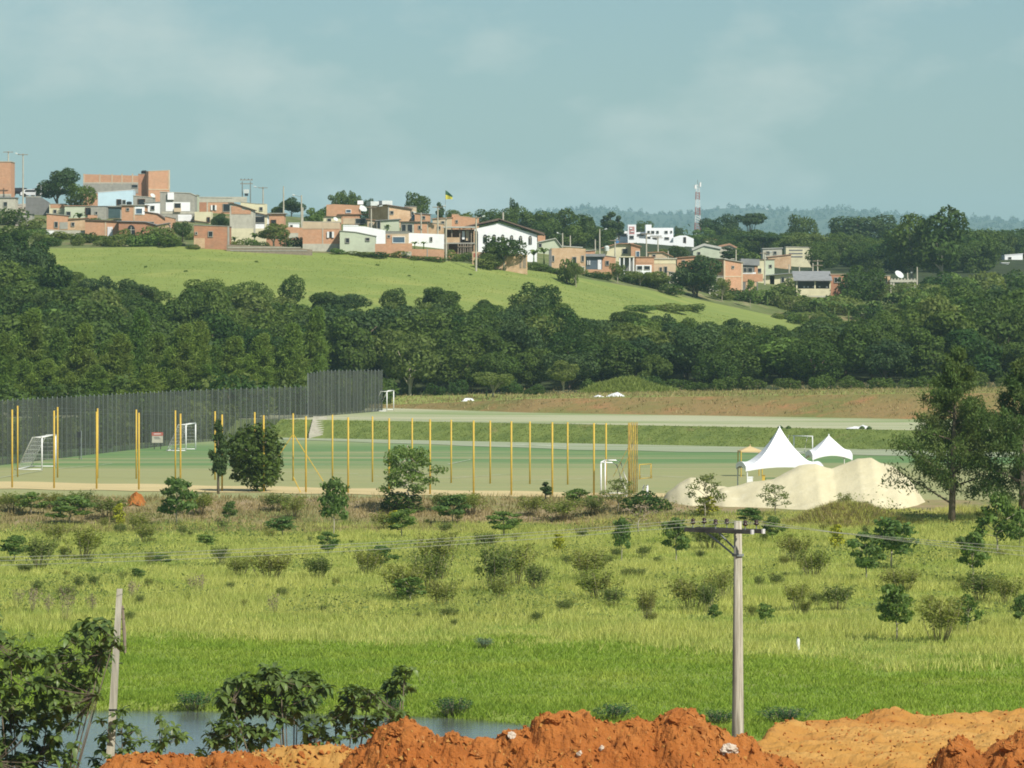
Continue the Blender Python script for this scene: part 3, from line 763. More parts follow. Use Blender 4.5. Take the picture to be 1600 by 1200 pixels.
tall = np.clip((patch[k]-0.25)*2.2, 0.05, 1)
blades('tall_grass', x[k], y[k], 0.2+0.45*tall, np.full(k.sum(), 0.048), M['grass_tall'], 0.35, 4, 0.2, 'tall yellow green grass covering the field')
x, y = fan(16000, 322, 345, -120, 1720)
k = 800+F*x/y < 1030+60*rng.uniform(-1, 1, len(x)); x = x[k]; y = y[k]
blades('dry_grass', x, y, rng.uniform(0.15, 0.5, len(x)), np.full(len(x), 0.08), M['grass_dry'], 0.4, 3, 0.16, 'dry straw coloured grass on the bank below the pitch')
x, y = fan(26000, 672, 762, -60, 1350)
u = 800+F*x/y
k = y < np.interp(u, [-400, 550, 700, 860, 1000, 1100, 1240], [745, 745, 750, 760, 775, 790, 800])
blades('hill_grass', x[k], y[k], rng.uniform(0.05, 0.15, k.sum()), np.full(k.sum(), 0.16), M['grass_hill'], 0.7, 3, 0.4, 'light green pasture grass on the hill')
n_ = 9000
u = rng.uniform(400, 1720, n_); t = rng.uniform(0, 1, n_)
y = np.interp(u, ROWS[6][0], ROWS[6][1])*(1-t)+np.interp(u, ROWS[7][0], ROWS[7][1])*t; x = (u-800)/F*y
k = (np.abs(u-500) > 22); x, y, n_ = x[k], y[k], int(k.sum())
blades('slope_grass', x, y, rng.uniform(0.04, 0.16, n_), np.full(n_, 0.12), M['grass_bank'], 0.5, 3, 0.15, 'rough green grass on the bank between the pitches')
x, y = fan(9000, 508, 604, 560, 1720)
u = 800+F*x/y
k = (y > np.interp(u, [620, 830, 1430, 2000], [563, 540, 509, 495]))
blades('bank_grass_tufts', x[k], y[k], rng.uniform(0.1, 0.4, k.sum()), np.full(k.sum(), 0.14), M['grass_dry'], 0.4, 3, 0.3, 'rough dry tufts on the red bank')

def clothe(o, n, mat, h0, h1, w, label, name, zmin=0.25):
    """grass growing on a mound"""
    V = np.empty(len(o.data.vertices)*3, np.float32); o.data.vertices.foreach_get('co', V); V = V.reshape(-1, 3)
    V = V[V[:, 2] > zg_arr(V[:, 0], V[:, 1])-0.1]
    p = V[rng.integers(0, len(V), n)]
    return blades(name, p[:, 0], p[:, 1], rng.uniform(h0, h1, n), np.full(n, w), mat, 0.45, 3, 0.1, label, p[:, 2])
for o in [q for q in C.objects if q.name.startswith('grass_mound')]:
    if o.data.vertices[0].co.y > 400: clothe(o, 4200, M['grass_hill'], 0.25, 0.7, 0.16, 'long grass covering the mound behind the white sand', 'mound_grass')
    else: clothe(o, 4200, M['grass_dry'], 0.2, 0.55, 0.07, 'weedy grass covering the mound before the big sand heap', 'mound_grass'); clothe(o, 5200, M['grass_tall'], 0.2, 0.5, 0.07, 'green grass on the mound before the big sand heap', 'mound_grass')

# low broad leaved weeds that thicken the field in patches
n_ = 60000
x, y = fan(n_, 232, 336, -120, 1720)
k = fbm(x*0.22, y*0.16, 91, 3) > 0.50
x, y = x[k], y[k]; n_ = len(x)
h_ = np.abs(rng.normal(0, 0.30, n_))+0.08; c_ = np.stack([x, y, zg_arr(x, y)+h_*np.clip((fbm(x*0.22, y*0.16, 91, 3)-0.48)*12, 0.3, 1.6)], -1)
nn = rng.normal(0, 0.5, (n_, 3))+np.array([0.2, -0.5, 0.8]); nn /= np.linalg.norm(nn, axis=1, keepdims=True)
t_ = np.cross(nn, rng.normal(0, 1, (n_, 3))); t_ /= np.linalg.norm(t_, axis=1, keepdims=True); b_ = np.cross(nn, t_)
s_ = rng.uniform(0.05, 0.13, n_)[:, None]
tag(obj('field_weeds', poly_np('field_weeds', np.stack([c_+t_*s_, c_+b_*s_*.5, c_-t_*s_, c_-b_*s_*.5], 1).reshape(-1, 3), 4, M['leaf_olive'])), 'low leafy weeds mixed into the tall grass in patches', kind='stuff')

# ---------------------------------------------------------------- fences round the pitches
def post_fence(label, posts, r, mat, struts=(), n_cable=2):
    """posts: (u, v top, v foot); one thing with every post a part"""
    root = None; tops = []
    for (u, vt, vb) in posts:
        d = -PZ*F/(vb-HV)
        x, y, zt = P(u, vt, d)
        if root is None:
            root = empty('post_fence', (x, y, PZ)); ox, oy = x, y
        h = zt-PZ
        MB().tube([(x-ox, y-oy, -0.4), (x-ox, y-oy, h)], r, 6).build('post', mat, root, True)
        tops.append((x-ox, y-oy, h))
    for k in range(n_cable):
        MB().tube([(a, b, h*(1-0.5*k)-0.1) for a, b, h in tops], 0.006, 4).build('cable', M['steel'], root)
    for (u0, v0, u1, v1, vb) in struts:
        d = -PZ*F/(vb-HV)
        a = P(u0, v0, d); b = P(u1, v1, d)
        MB().tube([(a[0]-ox, a[1]-oy, a[2]-PZ), (b[0]-ox, b[1]-oy, max(b[2]-PZ, -0.1))], r*0.6, 5).build('strut', mat, root)
    return tag(root, label, 'fence')
ru = [27.5, 90, 152.5, 213, 274, 336, 398, 458, 519.5, 582, 644, 705, 766, 828, 887, 947]
post_fence('farther row of thin yellow posts along the sand strip', [(-36, 633, 741)]+[(u, np.interp(u, [27, 213, 398, 519, 705, 947], [634, 640, 644, 648, 656, 661]), np.interp(u, [0, 500, 947], [745, 752, 758])) for u in ru], 0.062, M['yellow'],
           [(458, 678, 420, 735, 752), (458, 678, 505, 752, 752)])
rb = [19, 84.5, 151, 217, 282, 347, 412, 478, 544, 608, 672, 740, 799, 863, 928]
post_fence('nearer row of thin yellow posts along the sand strip', [(-46, 639, 760)]+[(u, np.interp(u, [19, 217, 412, 544, 740, 928], [640, 645, 649, 652, 657, 661]), np.interp(u, [0, 500, 928], [762, 770, 776])) for u in rb], 0.066, M['yellow'],
           [(458, 745, 470, 770, 770)])
seq = np.linspace(0, 1, 11)
post_fence('dense bundle of rusty yellow posts at the end of the rows', [(982 + 14*t + 0.9*math.sin(29*t), 660.5 + 1.3*math.sin(17*t), 777-9*t-2*math.sin(31*t)) for t in seq], 0.036, M['yellow_rust'],
           [(981, 700, 958, 745, 776), (981, 716, 968, 745, 772)])

def net_fence(label, path, hgt, step):
    """path: list of (x, y, z) of the foot; posts, folded net panels between them"""
    root = empty('net_fence', path[0])
    pts = [Vector(p)-Vector(path[0]) for p in path]
    L_ = [0]
    for a, b in zip(pts, pts[1:]): L_.append(L_[-1]+(b-a).length)
    n = int(L_[-1]/step)
    def at(s):
        return Vector([np.interp(s, L_, [p[k] for p in pts]) for k in range(3)])
    ps = [at(L_[-1]*i/n) for i in range(n+1)]
    for i, p in enumerate(ps):
        hh = hgt(i/n)*(1+0.006*math.sin(i*2.3))
        MB().tube([(p.x, p.y, p.z-0.4), (p.x, p.y, p.z+hh+0.04)], 0.045, 5).build('post', M['steel'], root)
        if i < n:
            q = ps[i+1]; h2 = hgt((i+1)/n)
            m = 10; G = np.zeros((2, m+1, 3))
            dr = (q-p).normalized(); nr = Vector((dr.y, -dr.x, 0))
            for k in range(m+1):
                t = k/m
                c = p.lerp(q, t)+nr*(0.06 + (0.10 if k % 2 else -0.06)*random.uniform(0.3, 1.2) if 0 < k < m else 0.05)
                G[0, k] = (c.x, c.y, c.z+0.02); G[1, k] = (c.x, c.y, c.z+(hh*(1-t)+h2*t)-0.05*math.sin(math.pi*t)-0.05)
            obj('net_panel', grid_np('net_panel', G, M['net'], False), root)
    return tag(root, label, 'fence')
def gp(u, v, z):
    d = -z*F/(v-HV); return Vector(((u-800)/F*d, d, z))
a0 = gp(-120, 745, PZ); a1 = gp(0, 727, PZ); a2 = gp(300, 692, PZ); a3 = gp(478, 679, PZ)
net_fence('long dark net fence behind the goals on the left', [a0, a1, a2, a3], lambda t: 5.7-0.55*t, 1.6)
b0 = gp(481, 679, PZ); b1 = Vector((b0.x+1.1, b0.y+6, UZ)); b2 = gp(597, 642.5, UZ)
net_fence('taller dark net fence climbing to the upper pitch', [b0, b1, b2], lambda t: 6.5-1.5*min(t/.18, 1)-0.35*t, 1.5)

# ---------------------------------------------------------------- goals
def goal(label, A, B, h, back, top, r=0.06, mat='white', net=False, curve=False, zb=None):
    """A, B: feet of the uprights; back: vector to the rear base, top: fraction of it reached by the roof bars"""
    root = empty('football_goal', A)
    A = Vector(A); B = Vector(B)-A; O = Vector((0, 0, 0)); bk = Vector(back); up = Vector((0, 0, h))
    mm = M[mat]
    for p in (O, B):
        MB().tube([p-Vector((0, 0, .1)), p+up], r, 8).build('post', mm, root, True)
        s = [p+up, p+up+bk*top]
        if curve: s += [p+up*0.93+bk*(top+0.18), p+up*0.55+bk*0.72]
        s.append(p+bk)
        MB().tube(s, r*0.75, 6).build('side_bar', mm, root, True)
        MB().tube([p+Vector((0, 0, r)), p+bk+Vector((0, 0, r))], r*0.7, 6).build('ground_bar', mm, root, True)
    MB().tube([up-B.normalized()*r, up+B+B.normalized()*r], r, 8).build('crossbar', mm, root, True)
    MB().tube([bk+Vector((0, 0, r)), bk+B+Vector((0, 0, r))], r*0.75, 6).build('rear_bar', mm, root, True)
    if net:
        mb = MB(); N = 16
        for i in range(N+1):
            p = B*(i/N); mb.tube([p+up, p+up+bk*top, p+bk], 0.008, 3, False)
        for i in range(1, 9):
            t = i/9; q = (up+bk*top)*(1-t)+bk*t; mb.tube([q, q+B], 0.008, 3, False)
        for e in (O, B):
            for i in range(1, 8):
                t = i/8; mb.tube([e+up*t, e+(up*t)+bk*(1-t*(1-top))], 0.008, 3, False)
        o = mb.build('net', M['goal_net'], root); tag(o, kind='stuff')
    return tag(root, label, 'goal')
def goal_uv(label, ua, va, ub, vb, h, back, top, z=PZ, **k):
    return goal(label, gp(ua, va, z), gp(ub, vb, z), h, back, top, **k)
goal_uv('white football goal nearest the left edge', 65.5, 734.5, 87, 729.5, 2.72, (-2.1, -0.15, 0), 0.36, net=True)
goal_uv('white football goal beside the red and white board', 290.5, 705, 305.5, 702.5, 2.5, (-1.8, -0.1, 0), 0.38, net=True)
goal_uv('white football goal on the upper pitch at the end of the tall net', 604.5, 643, 615, 641, 2.25, (-1.75, -0.05, 0), 0.38, z=UZ)
goal_uv('white football goal in front of the rusty yellow posts', 939, 776.5, 945.5, 772, 2.45, (1.95, 0.2, 0), 0.4, curve=True)
goal_uv('small yellow goal frame right of the rusty posts', 999, 749, 1017, 747.5, 1.15, (0.1, 0.8, 0), 0.5, mat='yellow', r=0.035)
goal_uv('white goal frame between the two white tents', 1240.5, 707, 1269.5, 708, 1.55, (-0.7, 1.2, 0), 0.6, r=0.05)
goal_uv('white goal post set by the first shrub of the field edge', 1011, 797, 1012, 794, 1.6, (-0.5, 1.0, 0), 0.5, r=0.05, z=-14.2)

# ---------------------------------------------------------------- tents
def tent(label, u, v, w, eave, peak, power, rz, flare, mat=None, leg=0.035, name='tent', valance=0.35):
    """canvas pyramid on four legs; power > 1 gives the concave witch hat"""
    p = gp(u, v, PZ); root = empty(name, p, rz); mt = mat or M['tent']
    n = 10; R = 12; G = []
    per = []
    hw = w/2
    for s in range(4):
        for i in range(n):
            t = i/n*2-1
            per.append([(t*hw, -hw), (hw, t*hw), (-t*hw, hw), (-hw, -t*hw)][s])
    per.append(per[0])
    rows = []
    for j in range(R+1):
        f = j/R                      # 0 eave .. 1 peak
        zz = eave+(peak-eave)*f**power if power >= 1 else eave+(peak-eave)*(1-(1-f)**(1/power))
        row_ = []
        for k, (px, py) in enumerate(per):
            e = max(abs(px), abs(py)); c = min(abs(px), abs(py))/hw      # 1 at the corners
            arch = flare*(1-c*c)*(1-f)**3
            g = (1-f)+0.012
            row_.append((px*g, py*g, zz+arch))
        rows.append(row_)
    val = []
    for k, (px, py) in enumerate(per):
        c = min(abs(px), abs(py))/hw
        val.append((px*1.012, py*1.012, eave+flare*(1-c*c)*1.0-valance))
    G = np.array([val]+rows)
    cn = obj('canopy', grid_np('canopy', G, mt, False), root)
    MB().tube([(0, 0, peak-0.05), (0, 0, peak+0.12)], 0.05, 6).build('finial', mt, root)
    for sx in (-1, 1):
        for sy in (-1, 1):
            MB().tube([(sx*hw*0.97, sy*hw*0.97, -0.1), (sx*hw*0.97, sy*hw*0.97, eave)], leg, 6).build('leg', M['white'] if not mat else M['yellow'], root)
    return tag(root, label, 'tent')
tent('tall white witch hat tent behind the sand heap', 1218, 770, 5.6, 2.0, 4.75, 1.9, 0.08, 0.30, leg=0.045)
tent('smaller white peaked tent right of the tall tent', 1295, 744, 3.2, 1.75, 3.25, 1.15, 0.12, 0.35, valance=0.42)
tent('flat tan canopy on yellow posts behind the tall tent', 1172, 744, 1.75, 2.05, 2.4, 1.0, 0.1, 0.0, M['canvas_tan'], 0.045, 'canopy_shelter', 0.12)
p = gp(1172, 757, PZ); o = empty('cool_box', p); box('body', M['white'], o, -.2, .2, -.2, .2, 0, .5); box('lid', M['plastic_white'], o, -.22, .22, -.22, .22, .503, .6); tag(o, 'white box standing under the tall tent', 'box')
p = gp(1193, 756, PZ); o = empty('crate', p); box('body', M['yellow'], o, -.11, .11, -.15, .15, 0, .62); box('lid', M['yellow_rust'], o, -.13, .13, -.17, .17, .623, .68); tag(o, 'narrow yellow crate under the tall tent', 'crate')
p = gp(1205, 755, PZ); o = empty('bench', p)
box('seat', M['bench_green'], o, -.55, .55, -.18, .18, .36, .42)
for sx in (-.45, .45): box('leg', M['bench_green'], o, sx-.04, sx+.04, -.15, .15, 0, .358)
tag(o, 'low green bench under the tall tent', 'bench')

# concrete stairs up the grass bank
st = gp(498, 679, PZ+0.05); root = empty('concrete_stairs', (-20.15, 501.0, PZ+0.28)); n = 9
for i in range(n):
    box('step', M['concrete_light'], root, -0.78+0.03*i, 0.66+0.03*i, 0.62*i, 0.62*i+0.70, -0.6, 0.205*(i+1))
tag(root, 'pale concrete steps up the grass bank by the net fence', 'stairs')

# board with red top and the dark meter post by the long net
p = gp(246, 702, PZ); o = empty('notice_board', p)
box('panel', M['concrete_light'], o, -.52, .52, -.03, .03, .62, 1.28); box('header', M['red'], o, -.54, .54, -.04, .04, 1.283, 1.62)
for i, (zz, a, b) in enumerate(((1.43, -.34, .34), (1.12, -.3, .2), (.98, -.26, .3))): box('lettering', M['white'] if i == 0 else M['wall_dark'], o, a, b, -.052, -.043, zz, zz+.06)
for sx in (-.3, .3): box('leg', M['dark_metal'], o, sx-.04, sx+.04, -.02, .02, -.1, .617)
tag(o, 'small notice board with red top by the net fence', 'board')
p = gp(127, 718, PZ); o = empty('meter_post', p)
MB().tube([(0, 0, -.1), (0, 0, 2.55)], .045, 6).build('post', M['steel'], o); box('meter_box', M['dark_metal'], o, -.36, -.05, -.12, .12, 1.95, 2.45); box('meter_box', M['dark_metal'], o, -.32, -.05, -.12, .12, 1.2, 1.42); MB().tube([(-.18, 0, 0), (-.18, 0, 2.0)], .03, 5).build('conduit', M['dark_metal'], o)
tag(o, 'steel post with dark boxes in front of the long net', 'meter post')

# white sheets left on the terraces
def tarp(label, u, v, z, L_, W_, seed):
    d = -z*F/(v-HV); n = 9
    xs = np.linspace(-L_/2, L_/2, 22); ys = np.linspace(-W_/2, W_/2, n)
    X, Y = np.meshgrid(xs, ys)
    edge = np.minimum(1, 4*np.minimum(0.5-np.abs(X/L_), 0.5-np.abs(Y/W_)))
    Z = 0.03+0.55*np.clip(edge, 0, 1)*np.abs(fbm(X*1.3, Y*1.3, seed, 3))
    o = obj('plastic_sheet', grid_np('plastic_sheet', np.stack([X, Y, Z], -1), M['plastic_white'])); o.location = ((u-800)/F*d, d, z)
    return tag(o, label, 'sheet')
tarp('crumpled white sheet on the upper pitch near the casuarina', 1342, 670, UZ, 2.4, 1.6, 5)
tarp('crumpled white sheet on the grass behind the far goal', 732, 628, -10.9, 1.7, 1.2, 6)
for i, (u, w) in enumerate(((1219, .3), (1232, .25), (1347, .3), (1358, .35))):
    d = -UZ*F/(669.5-HV) - i
    o = MB().tube([(0, 0, 0), (0, 0, .12), (0, 0, .3)], [.25, .3, .05], 7).build('seedling', M['leaf_dark']); o.location = ((u-800)/F*d, d, UZ); tag(o, ('dark tuft directly above the peak of the tall tent', 'dark tuft just right of the tall tent peak', 'dark tuft above the middle of the white sheet', 'dark tuft above the right end of the white sheet')[i], 'tuft')

# ---------------------------------------------------------------- the town
def house(label, u0, u1, vb, top, mat, dep=6.0, ang=0.0, d=None, bands=(), wins=(), roof=None, cat='house', name='house', extra=(), bury=2.5, wall=True):
    """front wall between columns u0..u1 with its foot at row vb; top: row or outline (u, v); everything else in the same rows and columns"""
    if not d:
        d = on_ground((u0+u1)/2, vb, 738, 940)
        if d >= 939: d = 903+(324-vb)*0.9; bury = 6
    c, s = math.cos(ang), math.sin(ang)
    ox, oy = (u0-800)/F*d, d
    if not isinstance(top, (list, tuple)): top = [(u0, top), (u1, top)]
    def loc(u, v):
        k = (u-800)/F
        t = (k*oy-ox)/(c-k*s)
        return t, -(v-HV)/F*(oy+t*s)
    z0 = loc(u0, vb)[1]
    root = empty(name, (ox, oy, z0), ang)
    L2 = lambda u, v: (loc(u, v)[0], loc(u, v)[1]-z0)
    tp = [L2(u, v) for u, v in top]
    W = L2(u1, vb)[0]
    if wall:
        MB().prism([(0, -bury), (W, -bury)] + [(min(max(a, 0), W), b) for a, b in tp[::-1]], 0, dep).build('wall', M[mat], root)
    for i, (nm, m_, a0, a1, b0, b1) in enumerate(bands):
        x0, zt = L2(a0, b0); x1, zb = L2(a1, b1)
        box(nm, M[m_], root, x0, x1, -0.05-0.004*i, 0.1, zb, zt)
    for w in wins:
        a0, a1, b0, b1 = w[:4]; kind = w[4] if len(w) > 4 else 'dark'
        x0, zt = L2(a0, b0); x1, zb = L2(a1, b1)
        x0, x1 = min(x0, x1), max(x0, x1); ff = -0.14
        if kind in ('door', 'garage', 'shutter'):
            m_ = {'door': 'white_door', 'garage': 'plaster_white', 'shutter': 'shutter'}[kind]
            dr = box('door', M[m_], root, x0, x1, -0.10, 0.06, zb, zt)
            if kind != 'door':
                for q in range(1, 6): box('slat', M[m_], dr, x0+.03, x1-.03, -0.125, -0.10, zb+(zt-zb)*q/6-.03, zb+(zt-zb)*q/6+.03)
            else: box('handle', M['dark_metal'], dr, x1-.16, x1-.1, -0.15, -0.10, zb+.95, zb+1.1)
            continue
        fm = {'white': 'white', 'dark': 'concrete', 'blue': 'white', 'wood': 'wood', 'arch': 'white'}[kind]
        pm = 'pane_blue' if kind == 'blue' else 'pane'
        t = 0.09
        mb = MB()
        if kind == 'white':                      # casement with open leaves either side
            e = (x1-x0)*0.30
            mb.box(x0, x0+e, ff-.05, 0.02, zb, zt); mb.box(x1-e, x1, ff-.05, 0.02, zb, zt)
            f = mb.build('window', M[fm], root)
            box('pane', M[pm], f, x0+e+.003, x1-e-.003, -0.09, 0.03, zb, zt)
        elif kind == 'arch':
            hw = (x1-x0)/2; xc = (x0+x1)/2; zs = zt-hw
            arc = [(xc+hw*math.cos(a), zs+hw*1.25*math.sin(a)) for a in np.linspace(0, math.pi, 9)]
            mb.prism([(x0, zb), (x1, zb)]+arc, -0.08, 0.02)
            f = mb.build('window', M['pane'], root)
            MB().box(xc-.04, xc+.04, -0.11, -0.083, zb, zt-.1).box(x0, x1, -0.105, -0.084, zs-.04, zs+.04).build('glazing_bar', M['concrete_light'], f)
        else:
            mb.box(x0-t, x1+t, ff, 0.02, zb-t, zb).box(x0-t, x1+t, ff, 0.02, zt, zt+t).box(x0-t, x0, ff, 0.02, zb, zt).box(x1, x1+t, ff, 0.02, zb, zt)
            f = mb.build('window', M[fm], root)
            box('pane', M[pm], f, x0, x1, -0.06, 0.03, zb, zt)
    if roof:
        m_, over, th = roof[:3]
        pts = list(tp)
        if len(roof) > 3: pts = [L2(u, v) for u, v in roof[3]]
        def ext(a, b, o):
            L_ = math.hypot(b[0]-a[0], b[1]-a[1]) or 1
            return (a[0]-(b[0]-a[0])/L_*o, a[1]-(b[1]-a[1])/L_*o)
        q = [ext(pts[0], pts[1], over)] + pts[1:-1] + [ext(pts[-1], pts[-2], over)]
        lo = [(a, b+0.004) for a, b in q]; hi = [(a, b+th) for a, b in q]
        MB().prism(lo+hi[::-1], -over, dep+over).build('roof', M[m_], root)
    for e in extra: e(root, L2, dep)
    return tag(root, label, cat)

def tank(mat, u0, u1, v0, v1, y=1.0):
    def f(root, L2, dep):
        x0, zt = L2(u0, v0); x1, zb = L2(u1, v1); r = (x1-x0)/2; xc = (x0+x1)/2
        MB().tube([(xc, y+r, zb-0.02), (xc, y+r, zb+(zt-zb)*.75), (xc, y+r, zt)], [r*.85, r, r*.55], 10).build('water_tank', M[mat], root)
    return f
def block(nm, mat, u0, u1, v0, v1, y0, y1):
    def f(root, L2, dep):
        x0, zt = L2(u0, v0); x1, zb = L2(u1, v1)
        box(nm, M[mat], root, x0, x1, y0, y1, zb, zt)
    return f
def posts(mat, us, v0, v1, r=0.07, y=0.0, nm='post'):
    def f(root, L2, dep):
        for u in us:
            x, zt = L2(u, v0); _, zb = L2(u, v1)
            box(nm, M[mat], root, x-r, x+r, y-r, y+r, zb, zt)
    return f
def dish(u, v, r, y=0.5):
    def f(root, L2, dep):
        x, z = L2(u, v)
        mb = MB(); n = 10; vs = [(0, 0, 0)]; ax = Vector((0.45, -0.6, 0.66)).normalized(); a = ax.orthogonal().normalized(); b = ax.cross(a)
        for k in range(n): vs.append(tuple((a*math.cos(6.283*k/n)+b*math.sin(6.283*k/n))*r + ax*r*.28))
        mb.add([(x+p[0], y+p[1], z+p[2]) for p in vs], [(0, 1+k, 1+(k+1) % n) for k in range(n)])
        dd = mb.build('satellite_dish', M['tank_white'], root)
        MB().tube([(x, y+.05, z-r*1.4), (x, y+.02, z)], .035, 5).build('mast', M['steel'], dd)
    return f

# far left
house('orange brick tower house cut by the left edge', -18, 17, 327, 253, 'brick', 7, 0, bands=[('lower_wall', 'concrete', -18, 17.4, 305, 327), ('floor_slab', 'concrete_light', -18, 17.6, 303, 306)], wins=[(-8, -3, 272, 280)], roof=('concrete_light', .1, .15))
house('pale concrete shed at the left edge below the brick tower', -18, 24, 331, 309, 'concrete_light', 5, 0, wins=[(6, 11, 316, 322)], roof=('roof_grey', .2, .1))
house('long dark grey yard wall sloping beside the street', 40, 78, 336, [(40, 307), (66, 309), (78, 317)], 'wall_dark', .3, 0.0, cat='wall', name='yard_wall', bands=[('coping', 'concrete', 40, 64, 306.5, 308.5)])
house('cream house with a brick band above, behind the street wall', 77, 102, 338, 319, 'plaster_cream', 5, 0, bands=[('brick_band', 'brick', 79, 101, 319, 325)], roof=('concrete', .1, .1), wins=[(84, 88, 328, 333)])
house('pale green house wall left of the banana plant', 101, 142, 341, 322, 'plaster_green', 5, 0, roof=('tile', .15, .12), wins=[(104, 110, 331, 337), (134, 141, 325, 336, 'wood')])
house('small orange brick hut above the weedy slope', 73, 106, 359, [(73, 334), (106, 337)], 'brick', 4, 0.06, bands=[('plaster_patch', 'concrete', 93, 106, 347, 358)], wins=[(85.5, 90, 347, 355)], roof=('concrete', .15, .1))
house('long brick building with pale pillars on the skyline', 130, 217, 302, [(130, 272), (217, 274.5)], 'brick', 8, 0, bands=[('lower_wall', 'concrete', 130, 217, 286, 302)] + [('pillar', 'plaster_beige', u-1.0, u+1.0, 271.6, 288) for u in (131.2, 156, 175, 190.5, 207)] + [('sill_beam', 'concrete_light', 130, 217, 285, 287)], wins=[(206, 215, 289, 293)], extra=[dish(205, 293, .65)])
house('tall orange brick block with a black tank on the roof', 232, 265, 318, [(232, 268), (265, 266.5)], 'brick', 5, 0.28, bands=[('floor_band', 'plaster_beige', 232, 265, 295, 297), ('corner_pillar', 'plaster_beige', 263, 265.3, 266, 296)], roof=('plaster_beige', .04, .1))
house('left side of tall brick block, shade painted in', 216, 232, 316, 272, 'brick_red', 5, 0.0, extra=[tank('black_tank', 219.5, 229.5, 266, 272, .6)], roof=('concrete', .05, .08))  # left face of the tall block, its shade put in as darker brick
house('pale blue house with a slanting parapet', 153, 208, 324, [(153, 301), (208, 297)], 'plaster_blue', 6, 0.0, wins=[(183, 189, 312, 320, 'wood'), (192, 196, 313, 319)], extra=[tank('black_tank', 198, 207, 315, 321, -1.6)], roof=('plaster_white', .05, .08))
house('grey rendered house with a brown shuttered window', 208, 239, 335, [(208, 306), (239, 309)], 'concrete', 6, 0, wins=[(216, 226, 311.5, 320, 'wood')], extra=[dish(238, 306, .5)], roof=('concrete_light', .08, .1))
house('grey block house next to the teal shutter', 142, 166, 343, 322.5, 'concrete', 5, 0, wins=[(149, 152, 331, 335)], bands=[('brick_patch', 'brick', 137, 152, 336, 342)], roof=('roof_grey', .1, .1))
house('low garage with a wide teal roller shutter', 165, 190, 342, 323, 'concrete', 5, 0, wins=[(167, 188, 326, 340.5, 'shutter')], roof=('concrete', .45, .15))
house('two tone brick and white house with blue window', 190, 227, 346, 321, 'brick', 6, 0, bands=[('white_panel', 'plaster_white', 210.5, 226, 321.5, 335.5), ('pillar', 'plaster_beige', 208.5, 210.5, 321, 345)], wins=[(198, 201.5, 325.5, 329), (212.5, 222, 326, 334, 'blue')], roof=('concrete', .3, .14))
house('low brick house with a bright white door', 133, 185, 371, [(133, 344), (185, 346)], 'brick', 6, 0, wins=[(168, 176, 354.5, 369, 'door')], bands=[('pillar', 'plaster_beige', 164, 166, 346, 369), ('foundation', 'plaster_beige', 160, 185, 370, 378)], roof=('roof_brown', .25, .12))
house('brick house with an arched niche behind roadside bushes', 185.5, 246, 372, [(185.5, 346), (228, 347), (246, 352)], 'brick_red', 6, 0, wins=[(199, 211, 353, 371, 'arch')], roof=('roof_grey', .3, .12))
house('steep brick lean-to wedged beside the grey house', 226, 259, 364, [(226, 331), (246, 334), (259, 343)], 'brick', 5, 0, wins=[(232, 240, 347, 355)], roof=('roof_brown', .2, .1))
house('grey house with a white balcony front', 250, 304, 346, [(250, 300), (297, 302), (304, 305)], 'concrete', 7, 0, bands=[('white_upper_wall', 'plaster_white', 259, 297, 316, 330), ('balcony_slab', 'concrete_light', 252, 304, 330.5, 334)], wins=[(273, 282, 318, 329), (278, 299.5, 335.5, 345.5, 'garage')], extra=[block('balcony_panel', 'plaster_beige', 272, 283, 325, 331, -.35, -.2), block('roof_box', 'plaster_white', 262, 272, 301, 312, -.4, -.1)], roof=('concrete_light', .1, .1))
house('narrow off white house with a tall pillar', 297, 308, 334, 305, 'plaster_green', 6, 0, wins=[(299, 304, 316, 321)], roof=('concrete', .1, .1))
house('brick house under a long grey slab with white shutters', 308, 362, 333, [(308, 309), (362, 310)], 'brick', 7, 0, bands=[('ring_beam', 'concrete_light', 308, 386, 307.5, 316), ('shade_painted_bay', 'brick_red', 308.5, 323, 316, 331), ('pillar', 'concrete_light', 323, 325, 316, 331)], wins=[(329.5, 338.5, 320.5, 328.5, 'white'), (349, 359.5, 319, 330)], roof=('concrete', .1, .12))  # left bay: shade on the brick is painted as a darker band
house('cream garden wall house below the brick bay', 304, 330, 349, 331, 'plaster_cream', 5, 0, wins=[(324, 327.5, 340, 347, 'wood')], roof=('wood', .3, .1, [(304, 345), (324, 348)]))
house('weathered brick cube house with a plaster patch', 303, 358, 390, [(303, 352), (358, 354)], 'brick_red', 6, 0.0, bands=[('worn_patch', 'brick_pale', 303, 320, 372, 388), ('corner_pillar', 'concrete', 355.5, 358.4, 353, 389)], wins=[(326, 332, 362, 369.5), (305.5, 308, 363, 366)], roof=('concrete', .08, .1))
house('pale yellow house with a brick gable and grey upper wall', 359, 396, 384, [(359, 318), (364, 318), (396, 328)], 'concrete_light', 6, 0.0, bands=[('brick_gable', 'brick', 361.5, 392, 328, 334.5), ('yellow_wall', 'plaster_cream', 359, 396, 357, 384), ('upper_brick', 'brick', 361.5, 378, 322, 328)], roof=('roof_brown', .25, .12))
house('white walled room with a broad dark window beside the yellow house', 396, 418, 383, [(396, 332), (414, 336), (418, 336)], 'plaster_white', 5, 0.0, bands=[('yellow_wall', 'plaster_cream', 396, 418, 357, 383), ('pillar', 'plaster_cream', 413.5, 417.5, 319, 357)], wins=[(397.5, 413, 339, 347.5)], roof=('roof_brown', .4, .12))
house('cream party wall rising behind the yellow house', 376, 414, 340, [(376, 316), (402, 319), (414, 319)], 'plaster_cream', 4, 0.0, wins=[(406, 410, 324, 329)], roof=('concrete', .05, .1))
house('brick house with a thin overhanging roof slab', 418, 444, 358, 334, 'brick', 6, 0, wins=[(424, 431, 344, 352, 'wood')], roof=('concrete', .35, .14))
